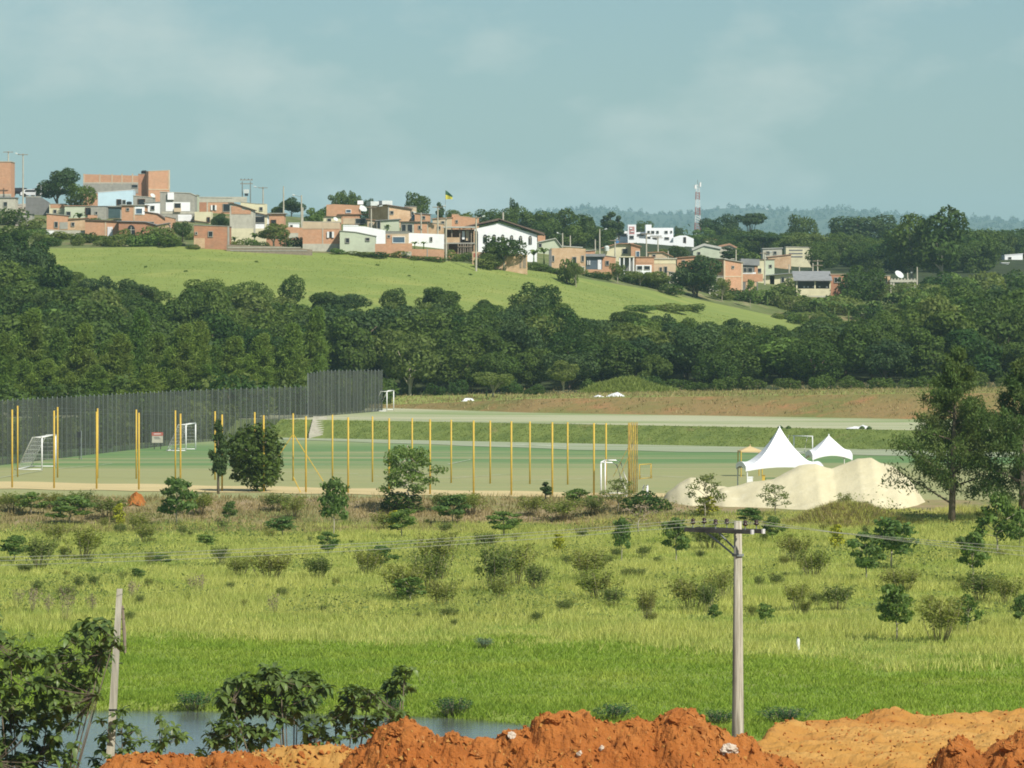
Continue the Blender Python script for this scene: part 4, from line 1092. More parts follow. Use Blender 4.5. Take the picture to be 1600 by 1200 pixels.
house('low grey plank wall along the top of the pasture', 354, 488, 396, [(354, 382), (400, 384), (440, 385), (488, 390)], 'timber', .25, 0, cat='wall', name='plank_wall', bands=[('rail', 'concrete_light', 356, 470, 386, 387.2), ('rail', 'concrete', 360, 480, 391, 392.2)], bury=1.2)
house('orange brick yard wall between two poles', 444, 474, 376, [(444, 354), (474, 356)], 'brick', .4, 0, cat='wall', name='yard_wall', bands=[('plaster_patch', 'concrete_light', 451, 466, 364, 372)])
house('brick house with a concrete crown and a white window', 473, 531, 393, [(473, 346), (531, 348)], 'brick', 6, 0, bands=[('crown_beam', 'plaster_beige', 473, 531, 346, 357.5), ('footing', 'concrete_light', 473, 531, 381, 393), ('pillar', 'concrete_light', 503.5, 505, 357, 381)], wins=[(511, 522, 362, 371.5, 'white')], extra=[dish(524, 343, .4)], roof=('concrete', .06, .08))
house('pale green single slope house at the pasture edge', 531, 586, 397, [(531, 361), (556, 363), (586, 369)], 'plaster_green', 6, 0.0, wins=[(540.5, 545.5, 372.5, 379), (572, 577, 372, 376)], roof=('concrete', .12, .1))
house('long white yard wall behind the green house', 536, 602, 384, [(536, 352), (570, 354), (602, 360)], 'plaster_white', 1.0, 0, cat='wall', name='yard_wall', bands=[('coping', 'plaster_white', 536, 560, 351.5, 353)])
house('low orange brick wall right of the green house', 586, 644, 402, [(586, 381), (644, 380)], 'brick', .4, 0, cat='wall', name='yard_wall', bands=[('plaster_patch', 'concrete_light', 627, 643, 393, 401)])
house('small beige house with a blue strip window', 602, 638, 384, 362, 'plaster_beige', 4, 0, bands=[('brick_panel', 'brick', 603.5, 612, 367, 381), ('beam', 'concrete', 602, 638, 362, 365)], wins=[(614, 632, 370.5, 379, 'blue'), (606, 609, 368, 371)], roof=('concrete', .15, .1))
house('long white wall with a small opening left of the timber house', 638, 694, 386, [(638, 364), (694, 366)], 'plaster_white', 1.0, 0, cat='wall', name='yard_wall', wins=[(672.5, 675, 371, 377)], bury=4)
house('low brick wall at the top of the pasture before the timber house', 643, 694, 406, [(643, 389), (694, 390)], 'brick', .4, 0, cat='wall', name='yard_wall', bands=[('pillar', 'concrete', 667, 668.5, 389, 405)])
house('brick house with a tiled veranda roof in the upper row', 510, 562, 350, [(510, 320), (522, 319), (562, 321)], 'brick', 6, 0, bands=[('veranda_wall', 'plaster_beige', 536, 575, 341, 350)], wins=[(541, 548, 328, 332, 'blue'), (556, 571, 342, 349)], roof=('tile', .3, .12, [(530, 335), (575, 335)]), extra=[dish(566, 327, .85), block('roof_box', 'plaster_white', 558, 567, 313, 319, 2, 3)])
house('grey sided beige house with a stone patterned front', 606, 641, 348, [(606, 321), (641, 326.5)], 'brick_pale', 7, 0.55, bands=[('grey_edge', 'concrete', 606, 608, 321, 347)], wins=[(609.5, 614, 330, 334.5)], roof=('roof_brown', .4, .14), extra=[block('roof_box', 'tank_white', 610, 626, 313, 320.5, 3, 4.5), block('roof_box', 'tank_white', 592, 605, 314, 321, 3, 4.5)])
house('narrow beige house behind the stone patterned front', 632, 650, 345, 323, 'plaster_beige', 6, 0, wins=[(643, 646, 331, 336)], extra=[tank('blue_tank', 643, 655, 336, 344, -2.5)], roof=('concrete', .1, .1))
house('pale green house with a yard palm in the middle row', 589, 623, 364, [(589, 345), (623, 343)], 'plaster_green', 6, 0, wins=[(589.5, 594, 346, 357)], roof=('roof_grey', .3, .12))
house('house with two dark windows and a brick end', 626, 668, 368, [(626, 347), (668, 347)], 'concrete_light', 6, 0, bands=[('brick_end', 'brick', 647, 667.5, 349, 366)], wins=[(628, 634, 351, 361), (637, 644, 351, 363), (654, 658, 353, 358)], roof=('roof_brown', .35, .14))
house('plain brick wall house right of the two dark windows', 668, 693, 368, [(668, 348), (693, 350)], 'brick_pale', 5, 0, wins=[(684, 688, 354, 358)], roof=('concrete', .1, .1))
house('upper orange brick house behind the timber house', 706, 748, 362, [(706, 335), (716, 335), (719, 338), (748, 341)], 'brick', 6, 0, wins=[(712.5, 715, 344.5, 348)], roof=('plaster_beige', .04, .08))

house('low pale rubble wall below the small brick hut', 72, 133, 371, [(72, 358), (100, 360), (133, 360)], 'concrete_light', .4, 0, cat='wall', name='yard_wall', bands=[('white_patch', 'plaster_white', 73, 84, 361, 367)], bury=1.5)
house('pinkish brick shed beside the balcony house', 246, 262, 374, [(246, 352), (262, 349)], 'brick_pale', 4, 0, wins=[(250, 255, 358, 364)], roof=('roof_grey', .25, .1))
house('narrow brick house with a dark doorway left of the round bush tree', 258, 272, 366, [(258, 338), (272, 341)], 'brick', 4, 0, wins=[(262, 266, 352, 363)], roof=('concrete', .1, .1))
house('tiny white shed roofed flat behind the orange yard wall', 451, 467, 362, 349, 'plaster_white', 3, 0, wins=[(454, 457, 352, 356)], roof=('plaster_white', .1, .1))
house('grey sheet roofed brick shed behind the plank wall', 416, 446, 386, [(416, 362), (446, 360)], 'brick_red', 4, 0, wins=[(436, 441, 367, 374)], roof=('roof_grey', .25, .1))
house('low beige house peeping over the long white wall', 574, 592, 362, [(574, 343), (592, 345)], 'plaster_beige', 4, 0, wins=[(578, 582, 349, 354)], roof=('tile', .25, .1))
house('orange brick back house left of the tiled gable', 905, 930, 408, [(905, 393), (930, 391)], 'brick', 5, 0, d=868, wins=[(912, 916, 397, 402)], roof=('roof_pale', .2, .1))
house('pale grey shed between the beige slab roof and shade tree', 1046, 1066, 446, [(1046, 425), (1066, 428)], 'concrete_light', 4, 0, wins=[(1051, 1056, 431, 437)], roof=('roof_grey', .25, .1))
house('beige brick cottage behind the banana plant at left', 106, 135, 360, [(106, 343), (135, 341)], 'brick_pale', 4, 0, wins=[(112, 116, 348, 353)], roof=('tile', .25, .1))
house('grey block shed at the foot of the pale street', 26, 50, 349, [(26, 333), (50, 334)], 'concrete', 4, 0, wins=[(32, 36, 338, 343)], roof=('roof_grey', .25, .1))
house('small brick back house behind the narrow beige house', 648, 672, 350, [(648, 333), (672, 335)], 'brick', 4, 0, wins=[(660, 664, 338, 342)], roof=('roof_grey', .2, .1))
house('pale roofed back house left of the upper brick house', 676, 706, 358, [(676, 342), (706, 340)], 'plaster_beige', 4, 0, wins=[(690, 694, 346, 351)], roof=('tile', .25, .1))
house('long pale house with a grey roof behind the ruin', 874, 908, 404, [(874, 385), (908, 387)], 'plaster_cream', 5, 0, d=875, wins=[(881, 885, 390, 395), (894, 898, 390, 395)], roof=('roof_pale', .3, .15))
house('low brick house above the dense shade tree', 1058, 1086, 418, [(1058, 403), (1086, 401)], 'brick', 5, 0, d=890, wins=[(1066, 1070, 407, 412)], roof=('tile', .3, .12))
house('white washed back house behind the two tone house', 226, 250, 338, [(226, 317), (250, 316)], 'plaster_white', 4, 0, wins=[(236, 241, 322, 328)], roof=('concrete', .15, .1))
house('cream back house behind the brick house with a crown beam', 500, 532, 356, [(500, 338), (532, 339)], 'plaster_cream', 4, 0, wins=[(512, 517, 342, 347)], roof=('roof_brown', .25, .1))
def timber_house(root, L2, dep):
    def bx(nm, m_, u0, u1, v0, v1, y0, y1, par=root):
        x0, zt = L2(u0, v0); x1, zb = L2(u1, v1); return box(nm, M[m_], par, x0, x1, y0, y1, zb, zt)
    bx('back_wall', 'brick_red', 695, 741, 358, 406, 3.2, 3.5); bx('side_wall', 'brick_pale', 694, 695.5, 358, 406, .2, 3.2); bx('side_wall', 'brick_pale', 740, 741.5, 358, 406, .2, 3.2)
    bx('floor', 'concrete', 694, 742, 379, 381, -.2, 3.2)
    bx('parapet', 'brick_pale', 696, 718, 371, 379, -.15, 0)
    bx('roof', 'roof_pale', 692, 744, 354, 356, -.8, 4)
    for u in (695, 706, 718.5, 736.5): bx('post', 'timber', u-.8, u+.8, 356.1, 371 if u < 712 else 379, -.12, .08)
    for u in (694.5, 700, 716, 720, 724, 727, 731, 734.5, 737): bx('post', 'timber', u-.7, u+.7, 381.1, 410, -.4, -.22)
    bx('base_wall', 'brick', 699, 718, 394, 406, 0, .25); bx('curtain', 'plaster_white', 722, 726, 361, 374, .4, .5); bx('curtain', 'plaster_beige', 728, 733, 360, 376, .5, .6)
    for v in (385, 396): bx('rail', 'timber', 716, 738, v, v+1.3, -.52, -.42)
house('half built timber and brick house on stilts beside the white hall', 694, 742, 406, 355, 'brick', 3.5, 0, extra=[timber_house], wall=False)

def hall_roof(root, L2, dep):
    ap = L2(779, 341); lf = L2(722, 354.5); rt = L2(851, 364)
    for a, b, nm in ((lf, ap, 'roof_slope'), (ap, rt, 'roof_slope')):
        MB().prism([(a[0], a[1]-.15), (b[0], b[1]-.35), (b[0], b[1]), (a[0], a[1])], -.55, dep+.4).build(nm, M['roof_brown'], root)
    x, z = L2(786, 341); MB().tube([(x, 2, z-.4), (x, 2, z+1.0)], .13, 6).build('chimney', M['concrete_light'], root)
house('white gabled hall with arched windows', 736, 839, 404, [(736, 359), (779, 348.5), (839, 367)], 'plaster_white', 12, 0.0, wins=[(741, 747, 361, 393, 'arch'), (755, 761, 367, 380, 'arch'), (769, 775, 367, 380, 'arch'), (783, 788, 367, 380, 'arch'), (797, 802, 368, 380, 'arch'), (811, 816, 369, 381, 'arch'), (826, 831, 369, 382, 'arch')], cat='hall', name='gabled_hall', extra=[hall_roof], bury=4)
house('long low worn brick wall below the white hall', 738, 824, 422, [(738, 393), (800, 396), (824, 398)], 'brick_pale', .5, 0, cat='wall', name='yard_wall', bands=[('red_sign', 'red', 740, 746.5, 395.5, 401.5), ('gate_board', 'timber', 817, 822, 399, 419), ('gate_board', 'timber', 812, 815, 400, 419)])
house('roofless brick ruin with a hedge in front', 862, 915, 425, [(862, 388), (890, 387), (915, 389)], 'brick_pale', 6, 0.04, bands=[('footing', 'concrete_light', 896, 914, 416, 424)], wins=[(863, 865.5, 400, 408), (895, 900, 402, 413), (909, 912, 400, 408)], roof=None)
house('dark brick side room joined to the ruin', 858, 862, 424, 391, 'wall_dark', 5, 0, roof=('concrete', .05, .08))
house('pale house with a white barn roof behind the banana plants', 840, 878, 398, [(840, 379), (868, 373), (878, 386)], 'plaster_green', 7, 0, roof=('roof_pale', .3, .14), bands=[('brick_panel', 'brick', 840, 852, 368, 377)], wins=[(842, 846, 381, 386)])
house('slate blue hut with a grey roof and a white door', 916, 941, 427, [(916, 401), (941, 401)], 'wall_blue', 5, 0, bands=[('brick_base', 'brick', 916, 941, 421, 428)], wins=[(934, 939.5, 406, 421, 'door'), (918, 922, 407, 414, 'white')], roof=('roof_grey', .5, .45))
house('plain orange brick house right of the slate blue hut', 941, 962, 430, [(941, 399), (962, 402)], 'brick', 5, 0, wins=[(947, 951, 408, 414)], roof=('concrete', .1, .1))
house('cream house with a tiled gable roof on the slope', 944, 986, 404, [(944, 387), (966, 381), (986, 381)], 'plaster_cream', 7, 0, d=862, wins=[(973, 980, 389, 396)], roof=('tile', .5, .14), extra=[tank('tank_white', 944, 952, 384, 392, -1), tank('blue_tank', 960, 968, 374, 381, 3)])
house('brick end house with a blue door beside the tiled gable', 986, 1000, 408, [(986, 381), (1000, 385)], 'brick', 6, 0, d=860, wins=[(994, 999, 393, 402, 'blue')], roof=('tile', .3, .12))
def veranda(root, L2, dep):
    x0, z0 = L2(968, 402); x1, _ = L2(991, 402); _, zb = L2(968, 428)
    MB().box(x0, x1, -.2, 3, z0, z0+.18).build('roof', M['plaster_cream'], root)
    for u in (968.5, 975, 984, 990): 
        x, _ = L2(u, 410); box('post', M['white'], root, x-.1, x+.1, -.1, .1, zb, z0-.003)
    box('back_wall', M['wall_dark'], root, x0, x1, 2.4, 2.6, zb-1, z0-.003)
house('open veranda with white posts below the cream house', 968, 991, 429, 402, 'plaster_cream', 3, 0, extra=[veranda], wall=False, cat='veranda', name='veranda')
house('low house with an orange roof band and white front', 993, 1022, 430, 402, 'brick', 6, 0, bands=[('white_front', 'plaster_white', 993.5, 1018, 414, 430), ('roof_band', 'brick', 994, 1021, 402, 411)], wins=[(996, 1003, 416, 421), (1007, 1015, 416, 421)], roof=('tile', .2, .1))
house('beige house with a cream slab roof by the dark tree', 1021, 1056, 433, 411, 'plaster_beige', 6, 0, bands=[('fascia', 'plaster_cream', 1021, 1056, 404, 412)], wins=[(1031, 1034, 418, 425), (1038, 1042, 417, 427)], roof=('concrete_light', .2, .2, [(1021, 405), (1056, 405)]))
house('low beige roof house behind the orange roof band', 1014, 1050, 406, [(1014, 395), (1036, 394), (1050, 401)], 'plaster_beige', 6, 0, d=880, roof=('tile', .3, .12), wins=[(1020, 1024, 398, 402)])
house('tall orange brick house with a shaded left side', 1132, 1160, 456, [(1132, 405.5), (1160, 410.5)], 'brick', 6, 0.75, bands=[('floor_band', 'plaster_beige', 1132, 1160, 431, 433), ('corner_pillar', 'plaster_beige', 1130.7, 1133, 406, 455), ('corner_pillar', 'plaster_beige', 1158, 1160.2, 410, 455)], wins=[(1143, 1146, 416, 419)], roof=('concrete', .25, .14))
house('pale block annex left of the tall brick house', 1108, 1130, 462, [(1108, 430), (1130, 432)], 'concrete_light', 5, 0, wins=[(1118, 1124, 441, 447, 'white')], roof=('concrete', .1, .1))
house('dark house with a steep grey roof and brick terrace', 1160, 1184, 456, [(1160, 414), (1184, 415)], 'wall_dark', 6, 0, bands=[('terrace_wall', 'brick', 1160, 1192, 428, 440), ('lower_brick', 'brick_pale', 1165, 1182, 441, 455), ('brick_pillar', 'brick', 1179, 1184, 416, 440), ('terrace_coping', 'plaster_white', 1160, 1181, 425.5, 428)], wins=[(1162, 1166, 419, 425), (1169, 1175, 419, 425)], roof=('roof_grey', .3, 1.1))
house('cream two storey house right of the steep grey roof', 1180, 1210, 440, [(1180, 406), (1210, 406)], 'plaster_cream', 6, 0, d=872, bands=[('pale_side', 'plaster_green', 1196, 1210, 407, 431)], wins=[(1202, 1205.5, 414, 418), (1183, 1189, 420, 425), (1185, 1191, 429, 434)], roof=('roof_brown', .15, .14))
house('low white house with a shallow grey roof', 1203, 1240, 446, [(1203, 430), (1240, 427)], 'plaster_cream', 6, 0, wins=[(1221, 1225, 434, 441), (1230, 1233, 434, 438)], roof=('roof_grey', .7, .12))
def porch(root, L2, dep):
    def bx(nm, m_, u0, u1, v0, v1, y0, y1):
        x0, zt = L2(u0, v0); x1, zb = L2(u1, v1); return box(nm, M[m_], root, x0, x1, y0, y1, zb, zt)
    bx('parapet', 'plaster_cream', 1244, 1298, 451, 462, 0, .25); bx('back_wall', 'wall_dark', 1244, 1298, 436, 462, 3.5, 3.7)
    for u in (1245, 1273.5, 1297): bx('post', 'plaster_cream', u-1.1, u+1.1, 438.6, 450.9, 0, .25)
    x0, za = L2(1240, 434); x1, _ = L2(1300, 434); _, zt = L2(1240, 429); _, ze = L2(1240, 439)
    MB().add([(x0, -.6, ze), (x1, -.6, ze), (x1, 5, zt+.5), (x0, 5, zt+.5), (x0, -.6, ze+.14), (x1, -.6, ze+.14), (x1, 5, zt+.64), (x0, 5, zt+.64)], [(0, 3, 2, 1), (4, 5, 6, 7), (0, 1, 5, 4), (1, 2, 6, 5), (2, 3, 7, 6), (3, 0, 4, 7)]).build('roof', M['roof_grey'], root)
    for u in (1256, 1262, 1270, 1280, 1291): bx('shelf_box', 'white', u, u+2.5, 447, 449.5, 1.0, 1.3)
    bx('footing', 'concrete_light', 1250, 1292, 462.1, 466, -.05, .2)
house('open porch house with a grey roof and cream parapet', 1243, 1298, 464, 436, 'plaster_cream', 4, 0, extra=[porch], wall=False)
house('red brick house with a barred window beside the porch house', 1298, 1324, 464, 429, 'brick_red', 6, 0.02, wins=[(1304, 1308, 434, 441), (1309.5, 1314, 434, 441)], roof=('plaster_beige', .1, .12))
house('narrow beige brick house right of the round tree', 1378, 1391, 456, 431, 'brick_pale', 5, 0, wins=[(1383, 1386, 437, 442)], roof=('concrete', .1, .1))
def carport(root, L2, dep):
    x0, zt = L2(1391, 437); x1, zb = L2(1432, 456); _, z2 = L2(1391, 441)
    box('slab', M['concrete_light'], root, x0, x1, 0, 3.5, z2, zt)
    for u in (1392.5, 1396.5, 1420, 1430):
        x, _ = L2(u, 450); box('column', M['concrete_light'], root, x-.15, x+.15, .1, .4, zb-1, z2-.003)
    for k in range(8):
        x = x0+(x1-x0)*(k+.5)/8; box('rail_block', M['concrete_light'], root, x-.12, x+.12, .1, .3, zt+.003, zt+.22)
    x, z = L2(1405, 432); dish(1405, 430, .9, 1)(root, L2, dep)
house('open concrete carport with a satellite dish on top', 1391, 1432, 458, 437, 'concrete', 3.5, 0, extra=[carport], wall=False, cat='carport', name='carport')

# white complex and pale roofs farther back
house('white flat roofed building with a taller left corner', 1009, 1052, 380, [(1009, 351), (1018, 351), (1018.2, 356), (1052, 356)], 'plaster_white', 9, 0, d=1190, wins=[(1012, 1015, 361, 364.5), (1018, 1022, 361, 364.5), (1026, 1029, 361, 364.5), (1039, 1043, 361, 364.5), (1048, 1050, 361, 364), (1012, 1016, 370, 374), (1020, 1026, 371, 375), (1039, 1045, 371, 374)], bands=[('canopy', 'concrete', 1016, 1034, 368, 369.6)], cat='building', name='white_building')
house('white tower with a pinkish panel left of the white building', 981, 994, 377, 351, 'plaster_white', 4, 0, d=1186, bands=[('sign_panel', 'pink', 983, 991.5, 354, 366)], wins=[(984, 990, 368.5, 373)], cat='tower', name='sign_tower', extra=[block('emblem', 'white', 984, 988, 356, 358, -.2, -.09), block('emblem', 'white', 985.5, 990.5, 361, 362.5, -.2, -.09)])
house('low white wing left of the pink panelled tower', 961, 981, 376, 361, 'plaster_white', 6, 0, d=1192, wins=[(963, 979, 365, 369)], cat='building', name='white_wing')
house('white link wing between tower and white building', 994, 1009, 380, [(994, 363), (1009, 362)], 'plaster_white', 6, 0, d=1192, wins=[(996, 1006, 366, 368.5)], cat='building', name='white_wing')
house('long low white extension right of the white building', 1052, 1084, 384, [(1052, 371), (1062, 368), (1072, 368), (1084, 373)], 'plaster_white', 6, 0, d=1185, wins=[(1068.5, 1071.5, 371, 379, 'wood')], cat='building', name='white_wing')
house('white boundary wall stepping down before the white building', 995, 1070, 384, [(995, 372), (1020, 374), (1045, 379), (1070, 380)], 'plaster_white', .5, 0, d=1175, cat='wall', name='yard_wall')
house('wide pale grey roof house below the comms tower', 1083, 1125, 402, [(1083, 391), (1100, 384), (1125, 389)], 'plaster_green', 8, 0, d=1050, roof=('roof_pale', .3, .5), wins=[(1090, 1094, 394, 398)])
house('small cream roofed house peeping out under the tower', 1101, 1121, 390, [(1101, 376), (1110, 373), (1121, 376)], 'plaster_cream', 6, 0, d=1150, roof=('tile', .3, .2), wins=[(1105, 1108, 380, 383), (1113, 1116, 380, 383)])
house('brown roofed house between trees right of the pale roof', 1125, 1150, 402, [(1125, 386), (1140, 383), (1150, 388)], 'concrete_light', 7, 0, d=1055, roof=('tile', .3, .4), wins=[(1131, 1134, 392, 395)])
house('pale house half hidden by trees above the cream storeys', 1192, 1222, 408, [(1192, 389), (1222, 388)], 'concrete_light', 7, 0, d=1020, wins=[(1198, 1202, 393, 397), (1209, 1213, 393, 397)], roof=('roof_pale', .2, .15))
house('pinkish long roof house among the palms', 1200, 1236, 410, [(1200, 402), (1236, 398)], 'brick_pale', 6, 0, d=1000, roof=('tile', .2, .15))
house('cream block of flats with dark floor bands among trees', 1228, 1272, 408, [(1228, 386), (1272, 387)], 'plaster_cream', 8, 0, d=1040, bands=[('floor_band', 'wall_dark', 1233, 1254, 390, 392), ('floor_band', 'wall_dark', 1233, 1254, 395, 397), ('floor_band', 'wall_dark', 1233, 1254, 400, 402)], roof=('concrete_light', .1, .12))
house('white flat roof far among the trees at the right edge', 1570, 1598, 410, [(1570, 399), (1598, 397)], 'plaster_white', 8, 0, d=1150, wins=[(1576, 1580, 402, 405)], roof=('plaster_white', .1, .15))
house('small white gate house below the far white roof', 1566, 1576, 418, 411, 'plaster_white', 3, 0, d=1100, wins=[(1569, 1571, 413, 416)], roof=('plaster_white', .2, .12))
for i, (u, v, lab) in enumerate(((1185, 327, 'leftmost tiny white house on the far blue ridge'), (1193, 328, 'middle tiny white house on the far blue ridge'), (1199, 327.5, 'rightmost tiny white house on the far blue ridge'))):
    house(lab, u-2, u+2, v+2, [(u-2, v-1), (u, v-1.8), (u+2, v-1)], 'plaster_white', 8, 0, d=10440, roof=('roof_pale', .5, .4), wins=[(u-.6, u+.6, v, v+1)], bury=12)

# ---------------------------------------------------------------- poles, tower, flag, cars
def town_pole(label, u, vt, vb, d=None, lamp=None, arms=0, r=0.13, mat='pole'):
    d = d or on_ground(u, vb, 738, 940)
    x, y, zt = P(u, vt, d); z0 = min(zg(x, y), P(u, vb, d)[2])
    root = empty('utility_pole', (x, y, z0)); h = zt-z0
    MB().tube([(0, 0, -.5), (0, 0, h)], [r*1.25, r*.8], 6).build('pole', M[mat], root)
    for k in range(arms): box('crossarm', M['timber'], root, -.9, .9, -.2, -.08, h-.25-k*.8, h-.13-k*.8)
    if lamp:
        MB().tube([(0, 0, h-.3), (lamp, -.3, h-.02)], .035, 5).build('lamp_arm', M['steel'], root)
        MB().tube([(lamp*.95, -.3, h-.06), (lamp*1.35, -.35, h+.06)], [.10, .13], 6).build('lamp_head', M['tank_white'], root)
    return tag(root, label, 'pole', 'utility poles of the town')
for a in [('thin pole by the brick tower at the left edge', 13, 236, 327, None, None, 1), ('lamp pole at the top of the pale street', 36, 240, 330, None, -1.0, 1), ('pole on the skyline left of the far lamp', 411, 292, 330, None, -1.3, 1),
          ('short skyline pole behind the flat slab house', 443, 291, 338, None, None, 0), ('dark pole in front of the green round tree', 471, 305, 375, None, -1.1, 0), ('pole at the corner of the brick house with white window', 473, 324, 372, None, None, 0),
          ('pole rising before the grey sided beige house', 580, 322, 378, None, 1.4, 1), ('lamp pole in front of the house with two dark windows', 658, 332, 372, None, -1.0, 0), ('pole right of the plain brick wall house', 684, 322, 376, None, 1.0, 1),
          ('pole standing by the half built timber house', 697, 340, 408, None, None, 1), ('pole with a red sign in front of the white hall', 744, 338, 424, None, 1.0, 1), ('lamp pole left of the slate blue hut, by the trees', 879, 364, 396, 890, -.8, 0),
          ('thin pole between two lamp poles behind the ruin', 891, 368, 396, 890, None, 0), ('tall pole behind the slate blue hut', 937, 358, 420, None, .9, 0), ('short pole right of the tall pole behind the hut', 930, 374, 405, 890, None, 0), ('pole before the tiled gable house', 961, 374, 418, None, None, 1),
          ('dark pole in front of the white building', 1010, 364, 425, None, None, 1), ('thin pole before the right end of the white building', 1028, 370, 398, 900, None, 1), ('leaning pole near the beige slab roof', 1044, 392, 408, 880, None, 0), ('pole right of the steep grey roof house', 1195, 394, 445, None, .9, 1), ('skyline pole behind the tall brick house', 1150, 390, 420, 900, None, 0),
          ('leftmost of the thin poles above the porch house', 1233, 413, 436, 880, None, 0), ('second thin pole above the porch house', 1249, 416, 436, 880, None, 0), ('third thin pole above the porch house', 1270, 411, 436, 880, None, 0), ('pole with a crossarm above the porch house', 1277.5, 406, 438, 878, None, 2),
          ('pole beside the open carport', 1418, 426, 456, None, .6, 0), ('pale trunk pole behind the carport', 1433, 417, 432, 905, None, 0)]:
    town_pole(*a)
# transformer platform on two posts
d = 900; x, y, z = P(385, 328, d); root = empty('transformer_structure', (x, y, z)); h = P(385, 280, d)[2]-z
for sx in (-.75, .75): MB().tube([(sx, 0, -.5), (sx, 0, h-.4)], .10, 6).build('post', M['steel'], root)
for zz in (h-.2, h-.9): box('crossarm', M['timber'], root, -1.15, 1.15, -.08, .08, zz, zz+.14)
MB().box(-.5, .5, -.4, .4, h-2.6, h-1.9).build('transformer', M['tank_white'], root); box('switch_box', M['dark_metal'], root, -.3, .3, -.35, .35, h-3.1, h-2.65)
for sx in (-1, -.35, .35, 1): MB().tube([(sx, 0, h-.06), (sx, 0, h+.14)], [.07, .04], 5).build('insulator', M['porcelain'], root)
tag(root, 'transformer on twin posts above the flat slab house', 'transformer')
# lattice mast
d = 1500; x, y, z = P(1090, 372, d); root = empty('lattice_mast', (x, y, z)); h = P(1090, 288, d)[2]-z
zs = np.linspace(0, h, 8)
for k in range(7):
    mt = M['red'] if k % 2 == 1 else M['white']
    w0 = .95-.5*zs[k]/h; w1 = .95-.5*zs[k+1]/h; mb = MB()
    for sx in (-1, 1):
        for sy in (-1, 1): mb.tube([(sx*w0, sy*w0, zs[k]), (sx*w1, sy*w1, zs[k+1])], .10, 4)
    for q in range(3):
        t0, t1 = q/3, (q+1)/3; a = zs[k]*(1-t0)+zs[k+1]*t0; b = zs[k]*(1-t1)+zs[k+1]*t1
        for sy in (-1, 1): mb.tube([(-w0, sy*w0, a), (w1, sy*w1, b)], .05, 3); mb.tube([(w0, sy*w0, a), (-w1, sy*w1, b)], .05, 3)
    mb.build('lattice_section', mt, root)
MB().tube([(0, 0, h), (0, 0, h+1.4)], .08, 5).build('tip_rod', M['steel'], root)
for sx, zz, s in ((.75, h-.2, 1.0), (-.8, h-.9, .8), (.9, h*.30, .55), (.95, h*.25, .6)): MB().tube([(sx, -.6, zz-s*.6), (sx, -.6, zz+s*.8)], .32, 6).build('antenna', M['white'], root)
tag(root, 'tall red and white lattice comms mast on the skyline', 'mast')
# flag
d = 850; x, y, z = P(696, 372, d); root = empty('flagpole', (x, y, z)); h = P(696, 297, d)[2]-z
MB().tube([(0, 0, -.5), (0, 0, h)], .035, 5).build('staff', M['steel'], root)
def flag(m0, m1, name):
    G = np.zeros((2, 9, 3))
    for i in range(9):
        t = i/8
        for j, f in enumerate((m0, m1)):
            a = 1.6*(1-t)
            zt = h-.05-.95*t**1.2; zb = h-1.6-.0*t
            zz = zb*(1-f)+zt*f if t < .98 else (zt+zb)/2
            G[j, i] = (.03+1.2*t, .12*math.sin(6*t), zb+(zt-zb)*f)
    return obj(name, grid_np(name, G, M['flag_green' if m1 == 1 else 'flag_yellow']), root)
flag(.52, 1, 'green_stripe'); flag(0, .52, 'yellow_stripe')
tag(root, 'green and yellow flag flying above the rooftops', 'flag')

def car(label, u, v, d, body, L_=4.0, hgt=1.45, van=False, rz=0.0):
    x, y, z = P(u, v, d); root = empty('parked_car', (x, y, z), rz); mb = MB()
    pr = [(-L_/2, .35), (L_/2, .35), (L_/2, .75), (L_*.30, .88), (L_*.16, hgt), (-L_*.30, hgt), (-L_*.46, .9), (-L_/2, .8)]
    if van: pr = [(-L_/2, .35), (L_/2, .35), (L_/2, .95), (L_*.36, hgt*.98), (L_*.30, hgt), (-L_*.5, hgt)]
    mb.prism(pr, -.82, .82).build('body', M[body], root)
    wn_ = [(-L_*.30, .92), (L_*.24, .92), (L_*.14, hgt-.1), (-L_*.26, hgt-.1)]
    for yy in ((-.835, -.80), (.80, .835)): MB().prism(wn_, *yy).build('window', M['pane'], root)
    for sx in (-L_*.31, L_*.31):
        for sy in (-.74, .74):
            MB().tube([(sx, sy-.1, .33), (sx, sy+.1, .33)], .33, 10).build('wheel', M['tyre'], root)
    return tag(root, label, 'car')
dd = on_ground(62, 312, 820, 960)
car('white van parked under the big round tree', 78, 305, 888, 'car_white', 4.6, 1.95, True)
car('grey car parked left of the white van', 62, 307, 888, 'car_grey', rz=.2)
car('dark car at the head of the pale street', 33, 306, 895, 'car_dark', rz=1.2)
car('pale car parked behind the dark grey wall', 49, 308, 886, 'car_white', 3.8, 1.4)
sheet('pale_street', [(24, 826, 900), (34, 828, 905), (46, 830, 905)], M['street'], 0.12)

